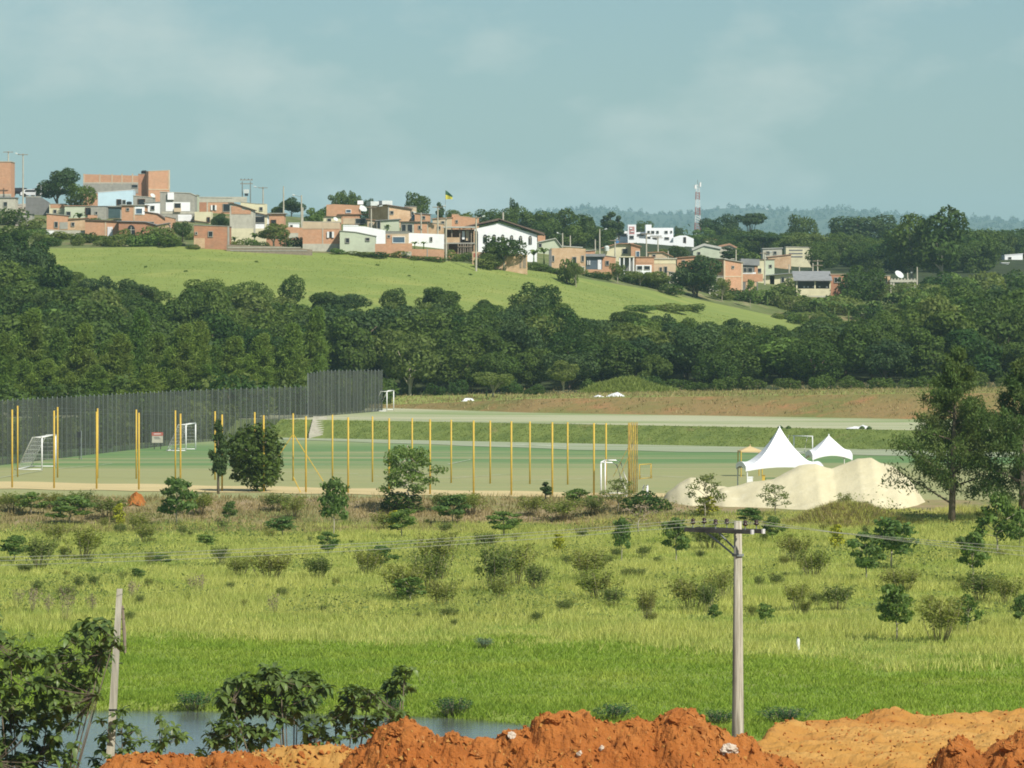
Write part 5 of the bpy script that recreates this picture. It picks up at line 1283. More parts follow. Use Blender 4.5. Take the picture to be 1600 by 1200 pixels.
# ---------------------------------------------------------------- plants
def unit(a): return a/np.maximum(np.linalg.norm(a, axis=-1, keepdims=True), 1e-9)
def leaf_quads(c, n, s, asp, droop=0.0):
    """rhombic leaves at c with normals n, half length s"""
    k = len(c)
    r = rng.normal(0, 1, (k, 3)); r[:, 2] -= droop
    t = unit(r - n*(r*n).sum(-1, keepdims=True)); b = np.cross(n, t)
    s = s[:, None]
    V = np.stack([c+t*s, c+b*s*asp, c-t*s, c-b*s*asp], 1)
    return V.reshape(-1, 3)
def blob_leaves(blobs, n, size, asp=0.55, jit=0.55, cull=0.72, shell=(0.72, 1.05)):
    blobs = [(np.array(c, float), np.array(r, float)) for c, r in blobs]
    area = np.array([(r[0]*r[1]+r[1]*r[2]+r[0]*r[2]) for _, r in blobs]); area /= area.sum()
    Cs = []; Ns = []
    for (c, r), a in zip(blobs, area):
        m = int(n*a)+1
        d = unit(rng.normal(0, 1, (m, 3)))
        p = c + d*r*rng.uniform(*shell, (m, 1))
        nn = unit(d/r)
        ok = np.ones(m, bool)
        for c2, r2 in blobs:
            if c2 is c: continue
            ok &= (((p-c2)/r2)**2).sum(-1) > cull**2
        Cs.append(p[ok]); Ns.append(nn[ok])
    c = np.concatenate(Cs); nn = unit(np.concatenate(Ns)+rng.normal(0, jit, (len(c), 3)))
    return leaf_quads(c, nn, rng.uniform(0.7, 1.3, len(c))*size, asp)

PROTO = {}
def trunk_mesh(name, mat, limbs, n=6):
    mb = MB()
    for pts, r in limbs: mb.tube(pts, r, n, True)
    return mb.data(name, mat, True)

def proto_broad(key, mat, seed, nb=20, rx=0.40, rz=0.34, cz=0.60, n=4200, size=0.032, flat=1.0, bark='bark', br=(0.11, 0.19), low=-0.6):
    g = np.random.default_rng(seed)
    blobs = []
    for i in range(nb):
        d = g.normal(0, 1, 3); d /= np.linalg.norm(d); d[2] = max(d[2], low)
        q = g.uniform(0.35, 0.85)
        r = g.uniform(*br)
        blobs.append(((d[0]*rx*q, d[1]*rx*q, cz+d[2]*rz*q), (r, r, r*flat*g.uniform(.75, 1.0))))
    V = blob_leaves(blobs, n, size)
    limbs = [([(0, 0, -0.05), (0.01, 0, .2), (.02, .01, cz)], [.028, .02, .008])]
    for c, r in blobs[:6]: limbs.append(([(0.01, 0, .15+.2*g.uniform()), tuple(np.array(c)*[.6, .6, .8]), c], [.012, .008, .003]))
    PROTO[key] = [('trunk', trunk_mesh('trunk', M[bark], limbs)), ('crown', poly_np('crown', V, 4, M[mat]))]

for i in range(7):
    proto_broad('wood%d' % i, 'leaf_wood', 100+i, cz=.52, low=-.95, nb=[18, 24, 15, 28, 20, 22, 17][i], rx=[.42, .46, .36, .5, .4, .44, .34][i], rz=[.42, .40, .44, .38, .43, .4, .44][i], size=[.024, .021, .026, .020, .024, .022, .025][i], n=8200)
for i in range(3):
    proto_broad('dark%d' % i, 'leaf_dark', 140+i, nb=22, rx=.44, rz=.34, n=8200, size=.023)
proto_broad('bright0', 'leaf_bright', 150, nb=18, rx=.42, rz=.40, cz=.52, n=4200, size=.032)
proto_broad('umbrella0', 'leaf_dark', 151, nb=18, rx=.52, rz=.16, cz=.78, n=3600, size=.028, flat=.5, br=(.10, .18))
proto_broad('gum0', 'leaf_wood', 152, nb=17, rx=.40, rz=.40, cz=.62, n=3200, size=.026, br=(.09, .15), bark='bark_pale')
proto_broad('gum1', 'leaf_olive', 153, nb=22, rx=.30, rz=.42, cz=.58, n=5600, size=.028, br=(.11, .19), bark='bark_pale')
proto_broad('gum2', 'leaf_wood', 157, nb=24, rx=.30, rz=.42, cz=.58, n=5600, size=.028, br=(.11, .19), bark='bark_pale')
proto_broad('column0', 'leaf_dark', 154, nb=14, rx=.10, rz=.46, cz=.52, n=2200, size=.026, br=(.06, .1))
proto_broad('round0', 'leaf_wood', 155, nb=26, rx=.40, rz=.40, cz=.56, n=5600, size=.026)
proto_broad('grey0', 'leaf_olive', 156, nb=18, rx=.46, rz=.30, cz=.58, n=3200, size=.028, bark='bark_pale', br=(.1, .17))
for i in range(3):      # bushes: crowns down to the ground
    g = np.random.default_rng(170+i)
    blobs = [((g.uniform(-.55, .55), g.uniform(-.4, .4), g.uniform(.15, .6)), (g.uniform(.2, .36),)*3) for _ in range(12)]
    for nm, mt in (('bush', 'leaf_wood'), ('bushb', 'leaf_bright'), ('busho', 'leaf_olive')):
        V = blob_leaves(blobs, 1500, .065)
        st = trunk_mesh('stem', M['bark'], [([(0, 0, -.1), (.1*k, .05*k, .5)], [.03, .01]) for k in (-2, 0, 2)])
        PROTO['%s%d' % (nm, i)] = [('stem', st), ('foliage', poly_np('foliage', V, 4, M[mt]))]

def proto_casuarina(key, mat, seed, n_br, per, ln, wd, spread=.30, lean=.0, gap=.12):
    g = np.random.default_rng(seed); Cc = []; Dd = []; limbs = [([(0, 0, -.03), (lean*.2, 0, .3), (lean*.55, 0, .65), (lean, 0, .97)], [.026, .018, .010, .002])]
    for i in range(n_br):
        h = gap + (0.97-gap)*((i+g.uniform())/n_br)
        Rr = spread*(1-h)**1.0*g.uniform(.45, 1.2)*(1.0 if h > gap+.1 else .8)+.02
        a = g.uniform(0, 2*math.pi)
        x0 = lean*h
        dirv = np.array([math.cos(a), math.sin(a), 0])
        tip = np.array([x0, 0, h])+dirv*Rr+np.array([0, 0, g.uniform(.02, .16)*(1.1-h)*Rr/.2])
        if g.uniform() < .3: limbs.append(([(x0, 0, h-.02), tuple((np.array([x0, 0, h])+tip)/2+np.array([0, 0, -.008])), tuple(tip)], [.006, .004, .001]))
        t = g.uniform(.25, 1.08, per)**.7
        c = np.array([x0, 0, h])+(tip-np.array([x0, 0, h]))*t[:, None]+g.normal(0, (.018+.02*(1-h)) if mat == 'needle' else .013+.012*(1-h), (per, 3))
        d = unit(dirv*g.uniform(.1, .9, (per, 1))+np.array([.12, 0, 0])+g.normal(0, .45, (per, 3))+np.array([0, 0, 1])*g.normal(.35 if mat == 'needle' else -.05, .6, (per, 1)))
        Cc.append(c); Dd.append(d)
    c = np.concatenate(Cc); t = np.concatenate(Dd); k = len(c)
    r = unit(g.normal(0, 1, (k, 3))); b = unit(np.cross(t, r)); s = (ln*g.uniform(.6, 1.3, k))[:, None]; w = (wd*g.uniform(.7, 1.3, k))[:, None]
    V = np.stack([c-t*s, c+b*w, c+t*s, c-b*w], 1).reshape(-1, 3)
    PROTO[key] = [('trunk', trunk_mesh('trunk', M['bark'], limbs)), ('crown', poly_np('crown', V, 4, M[mat]))]
for i in range(4): proto_casuarina('cas%d' % i, 'needle', 200+i, 80, 190, .024, .0050, spread=.27, lean=.12)
proto_casuarina('casn0', 'needle_near', 210, 125, 230, .0135, .0036, spread=.50, lean=.04, gap=.13)
proto_casuarina('casn1', 'needle_near', 211, 125, 230, .0135, .0036, spread=.52, lean=-.02, gap=.10)
proto_casuarina('pine0', 'leaf_dark', 212, 50, 60, .035, .011, spread=.24, lean=.0, gap=.25)

def proto_sapling(key, mat, seed, n=420, size=.05, tiers=7, wide=.42, base=.38, bark='bark_pale', asp=.5, flat=.45):
    g = np.random.default_rng(seed); blobs = []; limbs = [([(0, 0, -.05), (.02, .0, base*.7), (.0, .02, base)], [.022, .017, .013])]
    for i in range(tiers):
        h = base+(1-base)*(i+.6)/tiers
        a = i*2.4+g.uniform(-.4, .4); R = wide*(0.45+.55*math.sin(math.pi*min(1, (h-base)/(1-base)*.8+.2)))*g.uniform(.35, .95)
        c = (R*math.cos(a), R*math.sin(a), h-.03); r = g.uniform(.14, .24)
        blobs.append((c, (r, r, r*flat)))
        limbs.append(([(0, .01, base*.8+.04*i), (c[0]*.6, c[1]*.6, h-.10), c], [.011, .007, .003]))
    blobs.append(((0, 0, .93), (.16, .16, .08)))
    V = blob_leaves(blobs, n, size, asp, .7, .5, (.4, 1.1))
    PROTO[key] = [('trunk', trunk_mesh('trunk', M[bark], limbs, 5)), ('crown', poly_np('crown', V, 4, M[mat]))]
for i in range(4): proto_sapling('sap%d' % i, 'leaf_sapling', 230+i, n=1000, size=.055, tiers=[9, 11, 8, 10][i])
proto_sapling('sapround', 'leaf_wood', 236, n=4600, size=.040, tiers=20, wide=.48, base=.22, flat=.9)
proto_sapling('sapopen', 'leaf_sapling', 237, n=2600, size=.032, tiers=20, wide=.60, base=.34, flat=.4)
proto_sapling('sapyellow', 'leaf_yellow', 238, n=420, size=.07, tiers=7, wide=.22, base=.2, flat=.8)
proto_sapling('sapbright', 'leaf_bright', 239, n=760, size=.055, tiers=10, wide=.46, base=.36, flat=.55)
proto_sapling('sapairy', 'leaf_olive', 240, n=1100, size=.030, tiers=11, wide=.46, base=.34, flat=.5)
proto_sapling('sappink', 'leaf_pink', 241, n=300, size=.035, tiers=8, wide=.46, base=.5, flat=.35)

def proto_weed(key, mat, seed, n=30, per=48, size=.036):
    g = np.random.default_rng(seed); Cc = []; limbs = []
    for i in range(n):
        a = g.uniform(0, 6.283); R = g.uniform(.05, .40)**.9; h = g.uniform(.65, 1.0)
        tip = np.array([math.cos(a)*R, math.sin(a)*R, h]); b = np.array([math.cos(a)*R*.35, math.sin(a)*R*.35, -.03])
        limbs.append(([tuple(b), tuple((b+tip)/2+g.normal(0, .02, 3)), tuple(tip)], [.005, .004, .0015]))
        t = g.uniform(.35, 1.03, per)**.6
        Cc.append(b+(tip-b)*t[:, None]+g.normal(0, .055, (per, 3))*np.array([1, 1, .7]))
    c = np.concatenate(Cc); nn = unit(g.normal(0, 1, (len(c), 3))+np.array([.1, -.5, .6]))
    V = leaf_quads(c, nn, g.uniform(.6, 1.4, len(c))*size, .4)
    PROTO[key] = [('stems', trunk_mesh('stems', M['timber'], limbs, 3)), ('foliage', poly_np('foliage', V, 4, M[mat]))]
for i in range(3): proto_weed('weed%d' % i, 'leaf_brown', 250+i); proto_weed('weedo%d' % i, 'leaf_olive', 260+i)
proto_weed('weedp0', 'leaf_pink', 270, 16, 14)
proto_weed('reed0', 'leaf_reed', 271, 40, 26, .035); proto_weed('agave0', 'leaf_agave', 272, 50, 16, .04)

def plant(key, loc, h, w, label, cat='tree', name='tree', group=None, rz=None, tilt=0.0):
    """h: height in metres, w: width factor against the prototype's own proportions"""
    root = empty(name, loc, random.uniform(0, 6.28) if rz is None else rz)
    if tilt: root.rotation_euler = (0, tilt, root.rotation_euler[2]*0)
    root.scale = (h*w, h*w, h)
    for nm, me in PROTO[key]: obj(nm, me, root)
    return tag(root, label, cat, group)
def plant_uv(key, u, vt, vb, wpx, label, d=None, d0=190, d1=360, unit_w=1.0, sink=0.0, **k):
    d = d or on_ground(u, vb, d0, d1)
    x, y, zt = P(u, vt, d); z = zg(x, y)-sink
    h = max(zt-z, .3)
    return plant(key, (x, y, z), h, (wpx/F*d)/(h*unit_w), label, **k)

# the dense wood below the pasture
SIL = [(-400, 330), (0, 338), (30, 352), (60, 380), (85, 408), (110, 425), (150, 428), (190, 432), (235, 436), (262, 472), (280, 445), (320, 431), (390, 434), (425, 455), (500, 452), (545, 458), (580, 484), (600, 458), (640, 470), (655, 450), (720, 450), (738, 474), (760, 464), (795, 474), (810, 445), (870, 448), (890, 476), (920, 486), (950, 492), (980, 480), (1040, 482), (1100, 488), (1160, 492), (1240, 500), (1280, 492), (1330, 486), (1390, 470), (1440, 440), (1500, 436), (1560, 430), (1600, 424), (2000, 424)]
su = np.array([p[0] for p in SIL]); sv = np.array([p[1] for p in SIL])
WG = 'broadleaf trees of the dense wood'; WL = 'dark green broadleaf tree in the dense wood between pitches and pasture'
pts = []; tries = 0
def far_ok(x, y, r):
    return all((x-a)**2+(y-b)**2 > r*r for a, b in pts)
n_w = 0
for tries in range(9000):
    if n_w >= 262: break
    d = random.uniform(598, 722); u = random.uniform(-70, 1670)
    if d > 700 and 60 < u < 1380: continue
    if d < 612 and random.random() < .0: continue
    if u < 600 and d < 606: continue
    x = (u-800)/F*d
    if not far_ok(x, d, 6.2 if d > 606 else 5.0): continue
    z = zg(x, d); h = random.uniform(7.0, 11.5)
    if d < 608: h = random.uniform(5, 8.5)
    vs = float(np.interp(u, su, sv)) + random.uniform(2, 22)
    hmax = -(vs-HV)/F*d - z
    if hmax < 4.2: continue
    h = min(h, hmax)
    pts.append((x, d)); n_w += 1
    key = random.choice(['wood%d' % i for i in range(7)]*3+['dark0', 'dark1', 'dark2', 'dark0', 'round0', 'gum0', 'gum1', 'gum1', 'bright0', 'bright0', 'grey0', 'gum2'])
    o = plant(key, (x, d, z-.15*h), h*1.12, random.uniform(.8, 1.45)*(8.5/max(h, 7))**.5, WL, 'tree', 'broadleaf_tree', WG)
# the trees whose crowns make the wood's upper outline
for u, vt, w, key, lab in [(455, 424, 42, 'round0', 'slim round tree standing out above the wood before the pasture'), (330, 430, 90, 'wood1', 'broad crown at the top of the wood under the weathered brick cube'), (392, 434, 70, 'wood3', 'broad crown left of the slim round tree'), (200, 432, 80, 'dark1', 'dark crown left of the notch in the wood outline'), (150, 426, 60, 'dark0', 'dark crown second left of the notch'),
                           (615, 446, 46, 'round0', 'round crown above the tall net fence'), (690, 442, 80, 'wood0', 'large rounded crown in the middle of the wood outline'), (838, 436, 78, 'round0', 'large dense crown below the white hall'), (540, 455, 70, 'dark2', 'dark flat crown left of the round crown over the net'), (765, 460, 50, 'wood2', 'small crown left of the large dense crown'),
                           (980, 478, 60, 'wood5', 'low crown under the brick ruin at the wood edge'), (505, 452, 60, 'wood4', 'crown right of the slim round tree'), (60, 375, 70, 'wood6', 'high crown at the left end of the wood'), (20, 345, 70, 'wood0', 'topmost crown at the left edge below the town'), (100, 420, 60, 'wood1', 'crown stepping down below the town at left')]:
    plant_uv(key, u, vt, 560, w, lab, d=692 if u > 120 else 715, unit_w=.82, name='broadleaf_tree', group='crowns along the wood outline')
for k_ in range(34):
    u = 1245+13*k_+random.uniform(-5, 5); d = random.uniform(735, 815); x = (u-800)/F*d; z = zg(x, d)
    vt = np.interp(u, [1240, 1300, 1390, 1440, 1600], [492, 488, 478, 446, 436])+random.uniform(-4, 26)
    h = -(vt-HV)/F*d-z
    if h > 3: plant(random.choice(['wood0', 'wood2', 'wood4', 'wood5', 'dark1', 'round0']), (x, d, z-.1*h), h*1.1, 1.25*max(1, 6/h)**.5, WL, 'tree', 'broadleaf_tree', WG)
PM = [(770, 572, 622, 62, 'grey0', 'pale grey green tree at the foot of the wood'), (702, 590, 624, 16, 'column0', 'little pointed tree at the foot of the wood'), (880, 560, 615, 60, 'gum1', 'olive tree left of the grass mound'), (760, 605, 626, 10, 'column0', 'tiny sapling on the grass before the wood')]
for u, vt, vb, w, key, lab in PM: plant_uv(key, u, vt, vb, w, lab, d0=560, d1=606, unit_w=.8)
# leafy crops at the foot of the wood
for u, vb, w in [(1020, 611, 34), (1050, 611, 36), (1085, 611, 34), (680, 618, 26), (835, 617, 30), (640, 617, 24), (1130, 610, 36), (1180, 609, 40), (1230, 609, 36), (1280, 608, 40), (1330, 608, 36), (1380, 607, 40), (1430, 607, 36), (1480, 607, 40), (1530, 606, 36), (1580, 606, 36), (720, 617, 30), (800, 616, 32), (920, 612, 26)]:
    plant_uv('bush%d' % (int(u) % 3), u, vb-random.uniform(18, 28), vb, w, 'low leafy bush along the foot of the dense wood', d0=560, d1=606, cat='bush', name='bush', unit_w=1.1, group='bushes along the foot of the wood')

# casuarina row behind the long net
CG = 'casuarina trees behind the long net'
for i, (u, vt, w) in enumerate([(-60, 500, 90), (25, 482, 100), (-10, 520, 80), (75, 515, 80), (110, 505, 80), (145, 530, 70), (165, 520, 90), (195, 484, 80), (225, 520, 80), (262, 505, 85), (290, 500, 75), (318, 540, 70), (345, 525, 80), (385, 520, 80), (410, 540, 70), (440, 505, 80), (475, 480, 70), (50, 560, 80), (130, 570, 80), (215, 570, 80), (300, 570, 80), (360, 575, 80)]):
    d = random.uniform(532, 552) if i < 17 else random.uniform(528, 533)
    if u > 400: d += 16
    plant_uv('cas%d' % (i % 4), u, vt, 700, w, 'feathery leaning casuarina tree behind the long dark net', d=d, unit_w=.50, name='casuarina_tree', group=CG, tilt=random.uniform(.0, .06))
for i, (u, d) in enumerate([(-30, 515), (30, 520), (90, 528), (150, 532), (200, 535), (250, 540), (330, 545), (420, 556), (460, 560), (510, 566), (560, 570), (590, 573)]):
    x = (u-800)/F*d; plant('bush%d' % (i % 3), (x, d, zg(x, d)), random.uniform(3, 5), 1.1, 'leafy undergrowth bush seen through the dark nets', 'bush', 'bush', 'undergrowth behind the nets')

fp = [a0, a1, a2, a3]
for i in range(46):
    t = i/45*2.999; k_ = int(t); q = fp[k_].lerp(fp[k_+1], t-k_)
    x = q.x-random.uniform(5.5, 9.0); y = q.y+random.uniform(0, 2)
    plant(random.choice(['bush0', 'bush1', 'busho2', 'bush2', 'busho0']), (x, y, zg(x, y)), random.uniform(2.6, 5.2), random.uniform(.8, 1.2), 'leafy undergrowth bush seen through the dark nets', 'bush', 'bush', 'undergrowth behind the nets')
for i in range(14):
    q = b1.lerp(b2, i/13); x = q.x-random.uniform(2, 4); y = q.y+random.uniform(5.5, 8)
    plant(random.choice(['bush0', 'bush1', 'busho1']), (x, y, zg(x, y)), random.uniform(2.6, 4.4), random.uniform(.8, 1.1), 'leafy undergrowth bush seen through the dark nets', 'bush', 'bush', 'undergrowth behind the nets')

# big casuarinas on the right
plant_uv('casn0', 1487, 540, 808, 190, 'tall feathery casuarina beside the sand heap', unit_w=.72, d0=300, d1=320, name='casuarina_tree', rz=.5)
plant_uv('casn1', 1597, 556, 812, 190, 'dense casuarina cut by the right edge', unit_w=.72, d0=300, d1=320, name='casuarina_tree', rz=2.2)

# trees in and behind the town
TT = [(89, 256, 306, 78, 'dark0', 'big dome shaped dark tree on the skyline at left', 880), (126, 283, 324, 56, 'round0', 'dark leafy tree right below the dome tree', 862), (455, 305, 345, 40, 'dark1', 'dark tree on the skyline behind the pole', 940), (432, 318, 345, 30, 'wood2', 'small dark tree behind the roof slab house', 940),
      (489, 322, 350, 34, 'bright0', 'bright green round tree above the brick wall', 850), (529, 290, 345, 44, 'gum0', 'taller of the two pine like trees on the skyline', 1000), (553, 291, 345, 30, 'gum0', 'slimmer pine like tree next to the taller one', 1000), (573, 305, 345, 26, 'dark2', 'low dark tree right of the pine pair', 1000),
      (652, 292, 350, 44, 'gum0', 'open crowned gum tree on the skyline behind the stone front', 980), (688, 309, 352, 13, 'column0', 'narrow pointed cypress left of the flag', 980), (718, 318, 356, 46, 'grey0', 'brownish domed tree behind the upper brick house', 1000),
      (769, 321, 372, 62, 'wood1', 'broad tree above the hall roof, left of its ridge', 1050), (803, 300, 368, 18, 'gum0', 'thin emergent tree poking above the far wood', 1060), (800, 317, 380, 66, 'wood3', 'broad tree under the thin emergent', 1050), (834, 322, 390, 64, 'wood0', 'broad tree above the right roof slope of the hall', 1050), (880, 315, 395, 76, 'wood5', 'highest rounded crown between hall and white building', 1060), (912, 328, 396, 54, 'wood2', 'crown right of the highest rounded one', 1060), (852, 340, 398, 60, 'wood4', 'middle crown behind the white barn roof', 1000), (900, 350, 402, 70, 'wood6', 'low crown behind the ruin', 980), (935, 348, 404, 50, 'wood1', 'low crown behind the slate blue hut', 1000),
      (951, 323, 385, 26, 'column0', 'pair of cypress like trees, the broader one', 1150), (967, 330, 380, 14, 'column0', 'pair of cypress like trees, the thinner one', 1150), (1002, 340, 376, 44, 'wood1', 'crown peeping over the link wing', 1320), (1062, 350, 380, 20, 'dark0', 'little tree right of the white building', 1300), (1060, 381, 415, 36, 'round0', 'round tree behind the beige slab roof', 930), (1035, 385, 404, 30, 'grey0', 'reddish scrub tree below the white wall', 1000),
      (1127, 330, 392, 66, 'dark1', 'big dark tree right of the comms mast', 1250), (1172, 327, 372, 58, 'umbrella0', 'flat topped tree next to the big dark tree', 1260), (1100, 353, 385, 44, 'bright0', 'bright tree at the foot of the comms mast', 1240), (1150, 350, 402, 60, 'gum0', 'open crown below the flat topped tree', 1150), (1140, 382, 412, 28, 'column0', 'dark narrow tree before the brown roof', 1000), (1192, 362, 408, 66, 'umbrella0', 'layered tree above the cream storeys', 1090), (1172, 385, 415, 40, 'bush1', 'round bush tree before the layered tree', 980),
      (1252, 330, 376, 60, 'round0', 'rounded tree standing above the palms', 1280), (1303, 334, 372, 12, 'column0', 'dark cypress left of the wide grove', 1280), (1350, 329, 402, 112, 'dark2', 'wide dark grove crown left of the giant trees', 1270), (1215, 356, 400, 50, 'wood2', 'crown between layered tree and palms', 1120), (1246, 360, 405, 54, 'gum1', 'pale palm like crown above the block of flats', 1080), (1278, 362, 410, 50, 'gum1', 'second pale palm like crown', 1080), (1310, 358, 412, 56, 'wood4', 'crown right of the pale palm like pair', 1090),
      (1424, 328, 446, 80, 'gum2', 'giant dark gum tree, left of the pair', 920), (1470, 317, 452, 92, 'gum2', 'giant gum tree with a sunlit top, right of the pair', 915), (1347, 408, 500, 84, 'round0', 'dense round tree between porch house and carport', 838), (1084, 392, 472, 84, 'dark0', 'dense dark shade tree at the end of the pasture', 792), (1090, 420, 474, 70, 'dark2', 'shadowed lower tree under the dense shade tree', 794), (788, 362, 424, 78, 'gum0', 'spreading dark tree in front of the white hall', 752), (768, 384, 424, 46, 'wood6', 'left skirt tree of the spreading tree', 751),
      (886, 400, 428, 30, 'bush0', 'clipped dark hedge before the brick ruin', 752), (345, 330, 354, 32, 'dark1', 'dark leafy tree between brick bays', 800), (285, 343, 373, 36, 'round0', 'dense round bush tree beside the weathered brick cube', 765), (428, 346, 388, 46, 'gum1', 'rust tinged tree behind the plank wall', 752), (965, 403, 445, 24, 'grey0', 'thin tree beside the veranda', 775), (1000, 418, 446, 44, 'grey0', 'grey green tree below the low white front', 782), (1025, 422, 455, 56, 'gum1', 'olive tree left of the shade tree', 786), (900, 402, 426, 24, 'grey0', 'scrubby tree against the ruin wall', 750), (1128, 425, 462, 26, 'grey0', 'sparse brown tree left of the tall brick house', 800), (1172, 437, 470, 20, 'sapbright', 'small papaya like tree before the brick terrace', 800)]
for u, vt, vb, w, key, lab, d in TT:
    uw = {'umbrella0': 1.05, 'column0': .26, 'gum1': .68, 'gum2': .68, 'gum0': .85, 'sapbright': 1.0}.get(key, .86)
    if key.startswith('bush'): uw = 1.1
    x, y, zt = P(u, vt, d); z0 = min(zg(x, y), P(u, vb, d)[2])
    h = zt-z0
    plant(key, (x, y, z0), h, (w/F*d)/(h*uw), lab, 'tree', 'tree')
# denser wood behind the town on the right and behind the white building
BG = 'trees of the wood behind the town'; BL = 'hazy green tree in the wood behind the town'
pts = []; nb_ = 0
for t_ in range(4000):
    if nb_ >= 240: break
    u = random.uniform(740, 1690); d = random.uniform(920, 1400)
    x = (u-800)/F*d
    if not far_ok(x, d, 9): continue
    if u < 1225 and d < 1000: continue
    top = np.interp(u, [740, 800, 940, 1000, 1090, 1200, 1300, 1400, 1480, 1520, 1600, 1700], [335, 340, 350, 355, 362, 355, 362, 352, 352, 352, 340, 340])+random.uniform(0, 22)
    if 950 < u < 1095 and d < 1215: top = max(top, 385)
    if 1080 < u < 1280 and d < 1080: top = max(top, 404)
    if u > 1540 and d < 1160: top = max(top, 408)
    if d < 1000: top = max(top, 424 if u > 1280 else 436)
    z = zg(x, d); h = min(random.uniform(8, 15), -(top-HV)/F*d-z)
    if h < (4 if d > 1000 or u > 1225 else 2): continue
    pts.append((x, d)); nb_ += 1
    plant(random.choice(['wood%d' % i for i in range(7)]+['round0']), (x, d, z-.26*h), h*1.26, random.uniform(1.0, 1.5), BL, 'tree', 'tree', BG)
# scrub between the houses and along the pasture's upper edge
SB = 'scrub bushes at the edge of the town'
for i, (u, v, w, h) in enumerate([(10, 352, 50, 22), (45, 358, 40, 14), (5, 375, 40, 20), (60, 372, 40, 12), (95, 374, 44, 10), (140, 380, 34, 14), (185, 385, 40, 16), (205, 380, 30, 14), (225, 385, 40, 18), (250, 384, 44, 26), (268, 386, 34, 20), (190, 366, 16, 16), (150, 350, 20, 8), (530, 397, 24, 8), (560, 399, 40, 6), (590, 402, 40, 7), (620, 402, 40, 8), (655, 406, 30, 6), (680, 408, 30, 6), (700, 407, 30, 14), (722, 408, 30, 12), (758, 420, 30, 14), (845, 424, 40, 12), (870, 428, 30, 8), (905, 428, 30, 10), (925, 434, 30, 8), (940, 436, 30, 10), (975, 440, 30, 14), (1000, 446, 40, 18), (1020, 450, 40, 16), (1045, 460, 40, 14), (1130, 468, 34, 14), (1155, 470, 40, 18), (1180, 474, 40, 18), (1210, 478, 44, 20), (1225, 462, 40, 16), (1240, 486, 40, 20), (1265, 490, 44, 20), (1290, 486, 50, 22), (1320, 492, 50, 24), (1350, 500, 50, 24), (1380, 498, 50, 24), (1410, 490, 50, 26), (1440, 486, 60, 30), (1470, 482, 60, 34), (1500, 480, 60, 36), (1540, 476, 60, 36), (1580, 474, 60, 36), (1620, 474, 60, 36), (1240, 450, 30, 12), (1330, 470, 40, 20), (1370, 470, 40, 22), (1232, 500, 26, 12), (1250, 506, 34, 16), (1275, 508, 36, 18), (1300, 508, 36, 18), (1215, 498, 20, 8), (410, 392, 26, 12), (395, 386, 26, 12), (370, 388, 22, 12), (462, 390, 36, 16), (300, 389, 20, 6), (510, 338, 30, 14), (1000, 486, 40, 8), (1040, 486, 60, 10), (1075, 486, 40, 10), (1420, 470, 40, 24), (1455, 462, 50, 30), (1500, 460, 50, 30), (1540, 458, 50, 28), (1580, 456, 50, 28)] + [(62+13*q+5*math.sin(q*2.1), 379+6*math.sin(q*1.7)+0.02*q, 24+6*math.sin(q), 10+4*math.cos(q*1.3)) for q in range(19)]):
    key = ('bush%d', 'busho%d', 'bushb%d')[(0, 1, 0, 2, 1)[i % 5]] % (i % 3)
    d = on_ground(u, v, 690, 905)
    plant_uv(key, u, v-h*1.35, v, w, 'scrubby bush on the rough ground along the town edge', d=d, cat='bush', name='bush', unit_w=1.1, group=SB)
# small marks on the pasture
for u, v in [(228, 418), (290, 425), (400, 410), (590, 415), (735, 430), (640, 432), (880, 444)]:
    plant_uv('bushb%d' % (u % 3), u, v-2.2, v, 5, 'small weed tuft dotted on the hill pasture', d0=672, d1=800, cat='tuft', name='weed_tuft', unit_w=1.1, group='weed tufts on the pasture')

# banana plants
def banana_leaf(seed):
    g = np.random.default_rng(seed); n = 7; G = np.zeros((n, 3, 3))
    for i in range(n):
        t = i/(n-1); x = .95*t**.9*.8; z = .75*t-.75*t*t*(.8+.5*g.uniform()); w = .13*math.sin(math.pi*min(1, t*.93+.07))**.6
        for j, s in enumerate((-1, 0, 1)): G[i, j] = (x, s*w, z-(abs(s)*.03))
    return grid_np('leaf', G, M['leaf_banana'])
BLF = [banana_leaf(s) for s in range(3)]
BST = MB().tube([(0, 0, -.1), (0, 0, .5), (0, 0, 1)], [.09, .075, .05], 7).data('stem', M['leaf_banana'], True)
def banana(label, u, vt, vb, d=None, n=9):
    d = d or on_ground(u, vb, 720, 900); x, y, zt = P(u, vt, d); z0 = min(zg(x, y), P(u, vb, d)[2]); h = max(zt-z0, 2.0)
    root = empty('banana_plant', (x, y, z0)); s = obj('stem', BST, root); s.scale = (1.5, 1.5, h*.55)
    for k in range(n):
        o = obj('leaf', BLF[k % 3], root); o.location = (0, 0, h*.52); sc_ = h*random.uniform(.42, .6); o.scale = (sc_, sc_*1.15, sc_*random.uniform(.8, 1.5)); o.rotation_euler = (0, -random.uniform(.1, .75), 2.4*k+random.uniform(-.3, .3))
    return tag(root, label, 'banana plant', 'banana plants')
